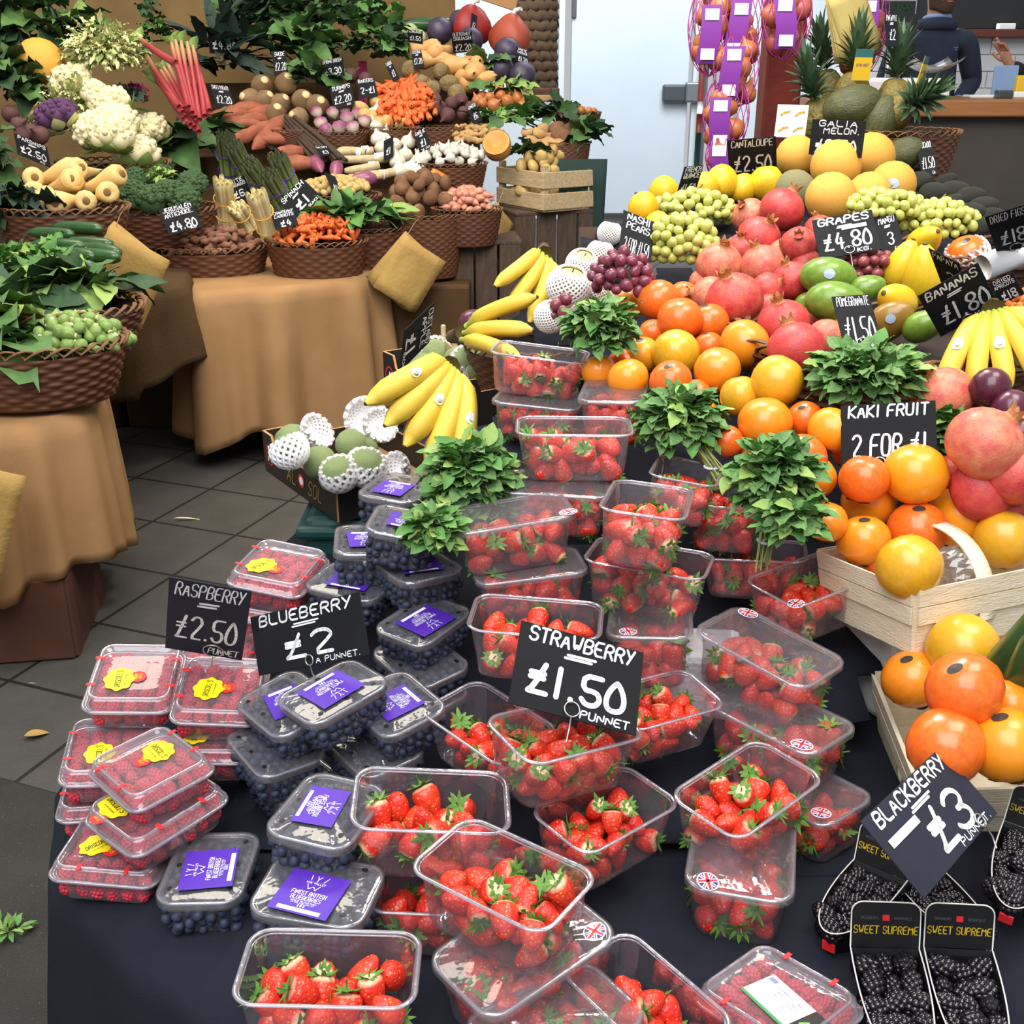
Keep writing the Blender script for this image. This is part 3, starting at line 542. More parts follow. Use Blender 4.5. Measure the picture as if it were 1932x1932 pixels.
def bulb(name, m, cat, r, h, tip=.02, parts=()): return root_veg(name, m, cat, [(.001, -h * .5), (r * .5, -h * .48), (r * .95, -h * .2), (r, .0), (r * .8, h * .3), (r * .35, h * .47), (r * .14, h * .5 + tip * .5), (r * .1, h * .5 + tip)], 12, 0, parts)
SHAL = bulb('shallot', 'shallot', 'shallot', .017, .05, .02); ONION = bulb('onion', 'onion', 'onion', .036, .062, .02); WONION = bulb('white_onion', 'onion_white', 'onion', .042, .07, .03)
GARL = root_veg('garlic_bulb', 'garlic', 'garlic', [(.001, -.02), (.014, -.02), (.024, -.008), (.025, .002), (.016, .016), (.006, .024), (.004, .04)], 14, 0, mod=lambda th, t: 1 + .06 * math.cos(7 * th) * math.sin(PI * t))
TURN = root_veg('turnip', 'turnip', 'turnip', [(.001, -.04), (.008, -.036), (.03, -.018), (.038, .005), (.032, .022), (.012, .03), (.006, .034), (.001, .035)], 14)
SWEDE = root_veg('swede', 'swede', 'swede', [(.018, -.058), (.03, -.05), (.055, -.015), (.058, .012), (.045, .04), (.02, .052), (.001, .054)], 14, 0, [('cut_face', MB().add(*lathe([(.001, -.0595), (.0185, -.059), (.019, -.057)], 14)).mesh('cut_face', 'cut_face'))])
BEET = bulb('beetroot', 'beetroot', 'beetroot', .032, .055, .02); CELER = ellip('celeriac', 'celeriac', 'celeriac', .055, .055, .05, 0, 0, 14, mod=lambda th, t: 1 + .07 * math.sin(5 * th + 11 * t)); SPROUT = Kind('brussels_sprout', 'sprout', MB().add(*ball(12, 9, .0165, .0165, .019, bot=.1, mod=lambda th, t: 1 + .05 * math.cos(5 * th + 7 * t))).mesh('brussels_sprout', 'sprout'), [('stalk', MB().add(*lathe([(.006, -.021), (.0065, -.016)], 8)).add([(.006 * math.cos(k * PI / 4), .006 * math.sin(k * PI / 4), -.021) for k in range(8)], [tuple(range(8))[::-1]]).mesh('stalk', 'cauli'))])
BUTT = root_veg('butternut_squash', 'butternut', 'squash', [(.001, -.12), (.03, -.117), (.055, -.09), (.06, -.05), (.045, -.01), (.036, .03), (.038, .09), (.026, .12), (.008, .125), (.007, .14)], 16)
AUBER = root_veg('aubergine', 'aubergine', 'aubergine', [(.001, -.08), (.02, -.076), (.038, -.045), (.038, -.01), (.028, .03), (.016, .06), (.008, .075), (.005, .095)], 14)
CABR = ellip('red_cabbage', 'red_cabbage', 'cabbage', .085, .085, .08, n=18, mod=lambda th, t: 1 + .015 * math.sin(7 * th + 9 * t)); CABP = ellip('kohlrabi', 'cabbage_pale', 'kohlrabi', .05, .05, .045, n=14); GING = [root_veg('ginger_root', 'ginger', 'ginger', [(.001, -.045), (.012, -.04), (.018, -.02), (.011, -.005), (.017, .012), (.01, .03), (.012, .038), (.001, .045)], 10, b, mod=lambda th, t: 1 + .3 * math.sin(2 * th + 8 * t)) for b in (.03, -.03)]
def florets(name, m, r, sub, seed, hump=.33, leaves=None, cat='cauliflower', flat=.8):
    mb = MB(); g = PI * (3 - 5 ** .5)
    for i in range(sub):
        z = 1 - 1.25 * (i + .5) / sub; q = math.sqrt(max(0, 1 - z * z)); a = g * i
        mb.add(*ball(9, 6, r * hump * (.8 + .3 * math.sin(i * 3.7) ** 2), mod=lambda th, t, i=i: 1 + .12 * math.sin(4 * th + i) * math.sin(5 * t + i)), M=Matrix.Translation((r * .78 * q * math.cos(a), r * .78 * q * math.sin(a), r * .78 * z * flat)))
        for j in range(5):
            b = j * 1.256 + i; mb.add(*ball(8, 6, r * hump * .36), M=Matrix.Translation((r * (.8 * q * math.cos(a) + hump * .72 * math.cos(b)), r * (.8 * q * math.sin(a) + hump * .72 * math.sin(b)), r * (.8 * z * flat + hump * .42))))
    mb.add(*ball(12, 8, r * .85, r * .85, r * .7)); ps = []
    if leaves:
        lb = MB()
        for k in range(7):
            a = 2 * PI * k / 7; v, f = leaf(r * 1.15, r * .38, .2, -.9); lb.add(v, f, 0, Matrix.Rotation(a, 4, 'Z') @ Matrix.Translation((r * .45, 0, -r * .75)))
        ps = [('leaves', lb.mesh('leaves', leaves))]
    return Kind(name, cat, mb.mesh(name, m), ps)
CAULI = florets('cauliflower', 'cauli', .085, 22, 1, .42, leaves='greens_light'); CAULIP = florets('purple_cauliflower', 'cauli_purple', .075, 22, 2, .42, leaves='romanesco'); BROC = florets('broccoli_head', 'broccoli', .07, 44, 3, .27, cat='broccoli')
# baskets
def wicker_mesh(bot=.8, rows=13, st=40, braid=True):
    n = st * 4; loops = []; R_ = rows * 4
    for j in range(R_ + 1):
        t = j / R_; r = bot + (1 - bot) * t ** .8; row = int(t * rows); fr = (t * rows) % 1; bulge = math.sin(PI * fr) ** .5
        loops.append([((r + .022 * bulge * (.35 + .65 * math.sin(2 * PI * (i / 4) / 2 + PI * (row % 2)))) * math.cos(2 * PI * i / n), (r + .022 * bulge * (.35 + .65 * math.sin(2 * PI * (i / 4) / 2 + PI * (row % 2)))) * math.sin(2 * PI * i / n), t - 1) for i in range(n)])
    v, f = loft(loops, closed_bot=True); me = MB().add(v, f).mesh('wicker_basket', 'wicker')
    rb = MB(); nb = 34
    for k in range(nb):
        a0 = 2 * PI * k / nb; p = []
        for i in range(7):
            s = i / 6; a = a0 + s * 2 * PI / nb * 2.1; p.append(((1.0 + .035 * math.sin(s * PI * 2)) * math.cos(a), (1.0 + .035 * math.sin(s * PI * 2)) * math.sin(a), .02 + .16 * math.sin(s * PI)))
        rb.add(*tube(p, [.012, .02, .024, .024, .024, .02, .012], 6))
    return me, rb.mesh('rim', 'wicker_rim'), MB().add(*lathe([(.001, -.12), (.5, -.14), (.93, -.2), (.95, -.02)], 32)).mesh('lining', 'lining')
WICK = [wicker_mesh(.8, 11), wicker_mesh(.74, 20, 44), wicker_mesh(.86, 8)]
def basket(loc, rx, ry, h, label, kind=0, rz=0, tilt=(0, 0), group=None):
    me, rim, lin = WICK[kind]; o = link('wicker_basket', me, None, xf(loc, (tilt[0], tilt[1], rz), (rx, ry, h))); tag(o, label, 'basket', group)
    s = min(1, .07 / h) ; link('rim', rim, o, Matrix.Diagonal((1, 1, min(1.2, (rx * .55) / h), 1))); link('lining', lin, o); return o

# ---------------------------------------------------------------- plastic punnets, clamshells, cardboard trays
def tray_mesh(L, W, h, name, m, base=.88, rc=.024, ribs=True, rimw=.006):
    loops = []; n = 8
    for t in (0, .03, .1, .35, .65, .92, 1):
        s = base + (1 - base) * t; l, w = L * s - rimw * 2, W * s - rimw * 2
        if t == 0: l -= .012; w -= .012
        P = rrect(l, w, rc * s, n); z = h * t if t else 0
        q = []
        for i, (x, y) in enumerate(P):
            k = (.0012 * math.sin(x * 420) + .0012 * math.sin(y * 420)) if ribs and .05 < t < .95 else 0
            r = math.hypot(x, y); q.append((x * (1 + k / r), y * (1 + k / r), z + (0 if t else .0)))
        loops.append(q)
    v, f = loft(loops, closed_bot=True); me = MB().add(v, f).mesh(name, m)
    P = rrect(L - rimw, W - rimw, rc, n); rb = MB().add(*tube([(x, y, h) for x, y in P], rimw * .5, 8, closed=True, flat=.62)); 
    P2 = rrect(L - rimw * 2, W - rimw * 2, rc * .95, n); rb.add(*tube([(x, y, h * .965) for x, y in P2], .0012, 6, closed=True)); return me, rb.mesh('rim', 'rim_plastic')
ST, ST_R = tray_mesh(.186, .118, .078, 'strawberry_punnet', 'clear_plastic'); BT, BT_R = tray_mesh(.140, .110, .055, 'blueberry_punnet', 'clear_plastic', .9); RT, RT_R = tray_mesh(.150, .128, .038, 'raspberry_clamshell', 'clear_shell', .9, .02)
def film_mesh(L, W, h, puff, seed, m='film', skirt=.012, name='film_lid'):
    q = np.random.default_rng(seed); P = rrect(L, W, .026, 8); loops = [[(x * 1.008, y * 1.012, h - skirt) for x, y in P], [(x * 1.006, y * 1.008, h + .002) for x, y in P]]
    for s in (.97, .9, .75, .55, .3, .08):
        loops.append([(x * s, y * s, h + .003 + puff * (1 - s ** 2.2) + .0012 * math.sin(x * 190 + seed) * math.cos(y * 170 + seed) * s) for x, y in P])
    v, f = loft(loops, closed_top=True); return MB().add(v, f).mesh(name, m)
def relax(n, L, W, r, seed, base=.88, it=220, zmax=.2):
    q = np.random.default_rng(seed); P = np.stack([q.uniform(-L / 2 + r, L / 2 - r, n), q.uniform(-W / 2 + r, W / 2 - r, n), q.uniform(r, zmax, n)], 1)
    for k in range(it):
        P[:, 2] -= .0016
        for _ in range(2):
            D = P[:, None] - P[None]; d = np.linalg.norm(D, axis=2) + np.eye(n); o = np.clip(2 * r - d, 0, None) * .5; P += (D / d[..., None] * o[..., None]).sum(1) * .55
            s = base + (1 - base) * np.clip(P[:, 2] / .078, 0, 1); P[:, 0] = np.clip(P[:, 0], -L / 2 * s + r, L / 2 * s - r); P[:, 1] = np.clip(P[:, 1], -W / 2 * s + r, W / 2 * s - r); P[:, 2] = np.maximum(P[:, 2], r)
    return P
class Stuff:
    """the berries past the three hundred: gathered into one mesh"""
    def __init__(s): s.mb = MB()
    def add(s, me, M, mi): 
        v = np.array([x.co for x in me.vertices]); s.mb.add(v, [p.vertices[:] for p in me.polygons], mi, M)
S_STRAW, S_BLUE, S_RASP = Stuff(), Stuff(), Stuff()
def pose(p): return Matrix.Translation(p[:3]) @ Euler(p[3:6]).to_matrix().to_4x4() @ Matrix.Scale(p[6], 4)
def flag(mb, cx, cy, r, z, a=0):
    """round national flag sticker: blue ground, white and red crosses clipped to the disc"""
    ca, sa = math.cos(a), math.sin(a); T = lambda x, y: (cx + x * ca - y * sa, cy + x * sa + y * ca)
    mb.add([(*T(r * 1.12 * math.cos(k * PI / 12), r * .92 * math.sin(k * PI / 12)), z) for k in range(24)], [tuple(range(24))], 0)
    mb.add([(*T(r * math.cos(k * PI / 12), r * .8 * math.sin(k * PI / 12)), z + .0002) for k in range(24)], [tuple(range(24))], 1)
    for ang, w, mi, dz in ((35, .30, 0, .0004), (-35, .30, 0, .0004), (35, .11, 2, .0006), (-35, .11, 2, .0006), (0, .42, 0, .0008), (90, .42, 0, .0008), (0, .24, 2, .001), (90, .24, 2, .001)):
        t = R(ang); l = r * .96 * (1 if ang == 0 else .8 if ang == 90 else .9); x, y = l * math.cos(t), l * math.sin(t); nx, ny = -math.sin(t) * w * r / 2, math.cos(t) * w * r / 2
        mb.add([(*T(-x + nx, -y + ny), z + dz), (*T(-x - nx, -y - ny), z + dz), (*T(x - nx, y - ny), z + dz), (*T(x + nx, y + ny), z + dz)], [(0, 1, 2, 3)], mi)
PACKS = [relax(30, .160, .098, .0152, s, it=200) for s in range(5)]
def facing(M, x, y, L, W, r):
    c = M.inverted() @ Vector((0, 0, 1.6)); return (abs(c.x) > .1 and (x * (1 if c.x > 0 else -1)) > L / 2 - 1.9 * r) or (y * (1 if c.y > 0 else -1)) > W / 2 - 1.9 * r
STRAWS_AS_THINGS = 300; n_straw = 0
def straw_punnet(key, p, label, things, film=False, flg=None, n=30, group=None):
    global n_straw
    M = pose(p); o = link('strawberry_punnet', ST, None, M); tag(o, label, 'punnet', 'strawberry punnets'); link('rim', ST_R, o)
    hb = MB()
    if film: link('film_lid', film_mesh(.186, .118, .078, .003, len(key) + int(p[0] * 1000) % 50, skirt=.006), o)
    if flg:
        mb = MB(); flag(mb, flg[0], flg[1], .0132, .0825 if film else .079, .3); link('flag_sticker', mb.mesh('flag_sticker', ['flag_white', 'flag_blue', 'flag_red'], False), o)
    for x in (-.055, -.02, .02, .055):
        hb = MB().add([(x + .003 * math.cos(k * PI / 5), .0545, .055 + .004 * math.sin(k * PI / 5)) for k in range(10)], [tuple(range(10))]) if 0 else hb
    P = PACKS[sum(map(ord, key)) % 5]; q = random.Random(key); rot = q.choice((0, 1))
    for i in np.argsort(-P[:, 2])[:n] if n < 30 else range(len(P)):
        x, y, z = P[i] * [(-1) ** rot, (-1) ** rot, 1]; K = q.choice(STRAW)
        top = not any((P[j][2] > P[i][2] + .012 and np.hypot(*(P[j] - P[i])[:2]) < .022) for j in range(len(P)))
        Q = M @ xf((x, y, z), (q.gauss(.85 if q.random() < .5 else 2.2, .6), q.uniform(-1, 1), q.uniform(-PI, PI)), q.uniform(.86, 1.06))
        if things and n_straw < STRAWS_AS_THINGS and (top or facing(M, x, y, .165, .1, .0155)):
            K.put(None, label='ripe red strawberry in the ' + things, group='strawberries in the ' + things, M=Q); n_straw += 1
        else: S_STRAW.add(K.me, Q, 0); S_STRAW.add(K.parts[0][1], Q, 1)
    return o
def lab_text(mb, w, h, z):
    """the purple blueberry label: logo, two bold lines, small print, flag and a white strip"""
    f = lambda a, b: (a * w, b * h)
    for st in (((-.13, .42), (-.11, .30)), ((-.03, .42), (0, .34), (.04, .42)), ((0, .34), (0, .28)), ((.16, .42), (.11, .30)), ((-.12, .20), (-.07, .09), (0, .16), (.05, .08), (.10, .20))): stroke(mb, [f(*q) for q in st], .0009, z, 1)
    text(mb, 'WYE VALLEY', 0, .245 * h, .0032, .0005, fit=.34 * w, z=z, mi=1, slant=0); text(mb, 'FINEST BRITISH', 0, -.02 * h, .006, .0014, fit=.60 * w, z=z, mi=1, slant=0); text(mb, 'BLUEBERRIES', 0, -.14 * h, .006, .0014, fit=.52 * w, z=z, mi=1, slant=0)
    text(mb, 'GROWN BY THE CHASE FAMILY', 0, -.225 * h, .002, .0003, fit=.44 * w, z=z, mi=1, slant=0); text(mb, 'IN THE WYE VALLEY', 0, -.265 * h, .002, .0003, fit=.40 * w, z=z, mi=1, slant=0)
    mb.add([(-.06 * w, -.35 * h, z), (.06 * w, -.35 * h, z), (.06 * w, -.285 * h, z), (-.06 * w, -.285 * h, z)], [(0, 1, 2, 3)], 1)
    for a, b in ((-.02, -.008), (.008, .02)): mb.add([(a * 2 * w, -.35 * h, z + .0002), (b * 2 * w, -.35 * h, z + .0002), (b * 2 * w, -.285 * h, z + .0002), (a * 2 * w, -.285 * h, z + .0002)], [(0, 1, 2, 3)], 0)
    mb.add([(-.36 * w, -.46 * h, z), (.36 * w, -.46 * h, z), (.36 * w, -.375 * h, z), (-.36 * w, -.375 * h, z)], [(0, 1, 2, 3)], 1)
n_blue = 0
def blue_punnet(key, p, label, things, lab=None):
    global n_blue
    M = pose(p); o = link('blueberry_punnet', BT, None, M); tag(o, label, 'punnet', 'blueberry punnets'); link('rim', BT_R, o); seed = sum(map(ord, key)); q = random.Random(key)
    link('film_lid', film_mesh(.140, .110, .055, .004, seed, skirt=.009), o); hz = .0635
    if lab:
        cx, cy, a, w, h = lab; mb = MB(); mb.add(*[[(-w / 2, -h / 2, 0), (w / 2, -h / 2, 0), (w / 2, h / 2, 0), (-w / 2, h / 2, 0)], [(0, 1, 2, 3)]]); lab_text(mb, w, h, .0003)
        link('label', mb.mesh('label', ['label_purple', 'flag_white'], False), o, Matrix.Translation((cx, cy, hz)) @ Matrix.Rotation(a, 4, 'Z'))
    for x in (-.045, 0, .045):
        for y in (-.038, .038): link('hole', HOLE, o, Matrix.Translation((x, y, .0606)))
    pts = []
    for i in range(9):
        for j in range(7): pts.append(((i - 4) * .0136 + (.0068 if j % 2 else 0) - .003, (j - 3) * .0137, .046 + q.uniform(-.004, .003), 1))
    for L_, z in ((0, .032), (1, .018), (2, .008)):
        for i in range(9):
            for s in (-1, 1): pts.append(((i - 4) * .0135 * (.97 - .03 * L_), s * (.0455 - .0022 * L_), z, 0))
        for j in range(5):
            for s in (-1, 1): pts.append((s * (.060 - .0022 * L_), (j - 2) * .0145, z, 0))
    for x, y, z, t in pts:
        Q = M @ xf((x + q.uniform(-.003, .003), y + q.uniform(-.002, .002), z + q.uniform(-.003, .003)), rrot(), q.uniform(.85, 1.18))
        if things and t and n_blue < 300: BLUEB[0].put(None, label='dark blue blueberry inside the ' + things, group='blueberries in the ' + things, M=Q); n_blue += 1
        else: S_BLUE.add(BLUEB[0].me, Q, 0)
    return o
HOLE = MB().add([(.0042 * math.cos(k * PI / 8), .0034 * math.sin(k * PI / 8), 0) for k in range(16)], [tuple(range(16))]).mesh('hole', 'hole_dark', False)
def lid_mesh():
    L, W, h0 = .150, .128, .038; n = 8; loops = []
    for s, z in ((1.0, h0), (1.0, h0 + .004), (.955, h0 + .005), (.945, h0 + .016), (.90, h0 + .0195), (.84, h0 + .0195), (.82, h0 + .0165), (.5, h0 + .0165), (.1, h0 + .0165)): loops.append([(x * s, y * s, z) for x, y in rrect(L, W, .02, n)])
    v, f = loft(loops, closed_top=True); me = MB().add(v, f).mesh('lid', 'clear_shell')
    rb = MB()
    for z, s, r in ((h0 + .001, 1.0, .0028), (h0 + .0195, .87, .0026)): rb.add(*tube([(x * s, y * s, z) for x, y in rrect(L, W, .02, n)], r, 7, closed=True))
    sl = MB().add(*bbox((0, 0, h0 + .0215), (.006, .013, .0016), .0006))
    return me, rb.mesh('lid_rim', 'rim_plastic'), sl.mesh('lid_tab', 'label_red', False)
LID, LID_R, LID_T = lid_mesh()
def blob(mb, rx, ry, z, mi, cx=0, cy=0, wv=.07): mb.add([(cx + rx * (1 + wv * math.cos(8 * k * PI / 24)) * math.cos(k * PI / 24), cy + ry * (1 + wv * math.cos(8 * k * PI / 24)) * math.sin(k * PI / 24), z) for k in range(48)], [tuple(range(48))], mi)
n_rasp = 0
def rasp_punnet(key, p, label, things, lab=None, white=False):
    global n_rasp
    M = pose(p); o = link('raspberry_clamshell', RT, None, M); tag(o, label, 'punnet', 'raspberry punnets'); q = random.Random(key)
    link('rim', RT_R, o); link('lid', LID, o); link('lid_rim', LID_R, o); [link('lid_tab', LID_T, o, Matrix.Translation((x, s * .0557, 0))) for x in (-.035, .03) for s in (-1, 1)]; hz = .0565
    if lab and not white:
        cx, cy, a = lab; mb = MB(); blob(mb, .027, .021, 0, 0); text(mb, "DRISCOLL'S", 0, .001, .008, .0011, fit=.040, z=.0004, mi=2, slant=.2); text(mb, 'ONLY THE FINEST BERRIES', 0, -.009, .002, .0003, fit=.026, z=.0004, mi=2)
        blob(mb, .013, .012, -.0003, 1, .006, -.026, .03); text(mb, 'RASP', .006, -.023, .004, .0008, fit=.014, z=.0001, mi=0); text(mb, '125 G', .006, -.029, .004, .0008, fit=.012, z=.0001, mi=0)
        link('label', mb.mesh('label', ['label_yellow', 'label_red', 'ink'], False), o, Matrix.Translation((cx, cy, hz)) @ Matrix.Rotation(a, 4, 'Z'))
    if white:
        cx, cy, a = lab; mb = MB(); mb.add([(-.036, -.022, 0), (.036, -.022, 0), (.036, .022, 0), (-.036, .022, 0)], [(0, 1, 2, 3)], 0)
        for k in range(9): stroke(mb, [(-.032 + k * .0013, .012), (-.032 + k * .0013, .018)], .0006 + .0004 * (k % 3 == 0), .0003, 2)
        for k in range(5): text(mb, 'RASPBERRIES CLASS 1 ORIGIN'[k * 3:], .006, .012 - k * .006, .0022, .0003, fit=.036 - k * .003, z=.0003, mi=2, slant=0)
        mb.add([(-.036, -.026, 0), (.036, -.026, 0), (.036, -.022, 0), (-.036, -.022, 0)], [(0, 1, 2, 3)], 3); mb.add([(.037, -.03, -.0002), (.062, -.03, -.0002), (.062, .022, -.0002), (.037, .022, -.0002)], [(0, 1, 2, 3)], 4)
        mb.add([(.040, -.006, .0003), (.049, -.012, .0003), (.054, -.002, .0003), (.046, .004, .0003)], [(0, 1, 2, 3)], 5); mb.add([(.049, -.014, .0003), (.060, -.016, .0003), (.060, -.004, .0003), (.054, -.003, .0003)], [(0, 1, 2, 3)], 6)
        link('label', mb.mesh('label', ['flag_white', 'label_red', 'flag_blue', 'label_green', 'label_black', 'label_lime', 'label_sky'], False), o, Matrix.Translation((cx, cy, hz)) @ Matrix.Rotation(a, 4, 'Z'))
    for z, t in ((.034, 1), (.0135, 0)):
        for i in range(6):
            for j in range(5):
                if not t and 0 < i < 5 and 0 < j < 4: continue
                Q = M @ xf(((i - 2.5) * .0215 * (1 if t else .97) + q.uniform(-.002, .002), (j - 2) * .0222 * (1 if t else .97) + q.uniform(-.002, .002), z + q.uniform(-.002, .004)), rrot(), q.uniform(.95, 1.12)); K = q.choice(RASP)
                if things and t and n_rasp < 300: K.put(None, label='pinkish red raspberry inside the ' + things, group='raspberries in the ' + things, M=Q); n_rasp += 1
                else: S_RASP.add(K.me, Q, 0)
    return o
def boat_mesh():
    L, W, h = .14, .07, .042
    def outline(s, e=0):
        P = []
        for i in range(41):
            t = i / 40; a = PI * t  # from the back-right corner round the pointed front to the back-left
            x = L * (.5 - math.sin(a) ** .8); y = -W * .5 * math.cos(a) * (1 + .08 * math.sin(a) ** .7)
            P.append((x * s - e, y * s))
        return P
    lo = [[(x, y, z) for x, y in outline(s)] for s, z in ((.78, 0), (.86, h * .4), (.95, h * .85), (1, h))]
    v, f = loft(lo, closed_bot=True); mb = MB().add(v, f); tray_ = mb.mesh('blackberry_tray', 'tray_black', False)
    ed = MB().add(*tube([(x, y, h) for x, y in outline(1)], .0009, 5)); 
    tabm = MB(); P = [(L * .5 + .001, -W / 2), (L * .5 + .001, W / 2)]; ht = .052; a = R(20); r = .012; pts = [(-W / 2, 0), (W / 2, 0)] + [(W / 2 - r + r * math.cos(k * PI / 12), ht - r + r * math.sin(k * PI / 12)) for k in range(7)] + [(-W / 2 + r - r * math.sin(k * PI / 12), ht - r + r * math.cos(k * PI / 12)) for k in range(7)]
    # tab plane: local u = -y (reads from the front), v up and slightly back
    def TB(u, w, d=0): return (L * .5 + .001 + w * math.sin(a) - d * math.cos(a), -u, h + w * math.cos(a) + d * math.sin(a))
    n = len(pts); tabm.add([TB(*q) for q in pts] + [TB(*q, -.0016) for q in pts], [tuple(range(n)), tuple(range(n, 2 * n))[::-1]] + [(i, (i + 1) % n, n + (i + 1) % n, n + i) for i in range(n)], 0)
    def flat(mb2, d): 
        for k, vv in enumerate(mb2.v): tabm.add([TB(x, y, d) for x, y, z in vv], [], 0)
    q = MB(); text(q, 'SWEET SUPREME', 0, ht * .40, .0085, .0011, fit=.066, mi=2, slant=.05); text(q, 'BEEKERS', -.017, ht * .66, .003, .0004, fit=.018, mi=3, slant=0); text(q, 'BERRIES', .017, ht * .66, .003, .0004, fit=.018, mi=3, slant=0); q.add([(-.0035, ht * .60, 0), (.0035, ht * .60, 0), (.0035, ht * .73, 0), (-.0035, ht * .73, 0)], [(0, 1, 2, 3)], 4)
    vv = np.concatenate(q.v); o = tabm.n; tabm.v.append(np.array([TB(x, y, .0005) for x, y, z in vv])); tabm.n += len(vv); tabm.f += [tuple(i + o for i in ff) for ff in q.f]; tabm.mi += q.mi
    ol = MB().add(*tube([TB(*p) for p in pts[1:] + pts[:1]], .0008, 5)); ed.add(np.concatenate(ol.v), ol.f)
    badge = MB().add(*bbox((-L * .472, 0, h * .45), (.004, .016, .013), .001))
    return tray_, ed.mesh('card_edge', 'card_edge'), tabm.mesh('tab', ['tray_black', 'tray_black', 'gold_ink', 'grey_metal', 'label_red'], False), badge.mesh('badge', 'label_red', False)
BOAT, BOAT_E, BOAT_T, BOAT_B = boat_mesh()
def black_punnet(key, p, label, things):
    M = pose(p); o = link('blackberry_tray', BOAT, None, M); tag(o, label, 'punnet', 'blackberry trays'); link('card_edge', BOAT_E, o); link('tab', BOAT_T, o); link('badge', BOAT_B, o); q = random.Random(key)
    for z in (.014, .030):
        for i in range(6):
            for j in range(3):
                x = (i - 2.5) * .0225 - .002; y = (j - 1) * .0200; sn = math.sqrt(max(0, 1 - (abs(y) / .0378) ** 2)); xm = (.5 - sn ** .8) * .14 * (.86 if z < .02 else .97) + .014
                if x < xm - .012: continue
                x = max(x, xm)
                if z < .02 and 1 <= i <= 4 and j == 1: continue
                Q = M @ xf((x + q.uniform(-.004, .004), y * (.85 if z < .02 else 1) + q.uniform(-.003, .003), z + q.uniform(-.003, .006)), rrot(), q.uniform(1.02, 1.2))
                q.choice(BLACKB).put(None, label='glossy black blackberry in the ' + things, group='blackberries in the ' + things, M=Q)
    return o
# ---------------------------------------------------------------- slate price cards
def price_card(c, title, price, suffix, label, m='slate_card', under=True, strip=False, ring=True, psize=.30, tfit=.86, group=None, ty=None, px=0, lw=1.0, ringx=0, rot=0):
    x, y, z, a, b, g, w, h = c; M = Matrix.Translation((x, y, z)) @ Euler((a, b, g)).to_matrix().to_4x4(); name = 'price_card'
    mb = MB().add(*bbox((0, 0, 0), (w, h, .0022), .0008)); o = link(name, mb.mesh(name, m, False), None, M); tag(o, label, 'price card', 'handwritten slate price cards'); t = MB(); z = .0016; wt = .011 * h / .12 * .62 * lw
    tl = title if isinstance(title, list) else [title]
    th = .17 if len(tl) == 1 else .155
    for i, s in enumerate(tl):
        f = min(tfit, .15 * len(s)) * w; text(t, s, 0, h * ((.385 if len(tl) == 1 else .40) - i * .20), th * h, wt, fit=f, z=z, slant=.08)
    if under:
        yy = .225 if len(tl) == 1 else .055
        for k, d in enumerate((0, -.05)): stroke(t, [(-.10 * w + k * -.02 * w, (yy + d * .8) * h), (.12 * w - k * .03 * w, (yy + d * .8 + .006) * h)], wt * .45, z)
    text(t, price, px * w, (-.13 if len(tl) == 1 else -.24) * h, psize * h * 1.05, wt * 1.05, fit=min(.80, .17 * len(price) + .14) * w, z=z, slant=.05)
    if suffix: text(t, suffix, .24 * w, -.42 * h, .085 * h, wt * .62, fit=min(.4, .085 * len(suffix)) * w, z=z, slant=.1)
    if strip == 'left': t.add([(-.44 * w, .06 * h, z + .0004), (-.12 * w, .06 * h, z + .0004), (-.12 * w, .16 * h, z + .0004), (-.44 * w, .16 * h, z + .0004)], [(0, 1, 2, 3)])
    elif strip: t.add([(-.05 * w, .12 * h, z + .0004), (.36 * w, .12 * h, z + .0004), (.36 * w, .21 * h, z + .0004), (-.05 * w, .21 * h, z + .0004)], [(0, 1, 2, 3)])
    link('lettering', t.mesh('lettering', 'chalk', False), o)
    if ring:
        rr = .085 * h; rb = MB(); cx = ringx * w
        rb.add(*tube([(cx + rr * math.cos(k * PI / 9), -.40 * h + rr * math.sin(k * PI / 9), .004) for k in range(18)], .0011, 6, closed=True)); rb.add(*tube([(cx, -.40 * h - rr, .004), (cx, -.62 * h, .002), (cx, -.75 * h, -.004)], .0011, 6)); link('wire_holder', rb.mesh('wire_holder', 'wire'), o)
    return o

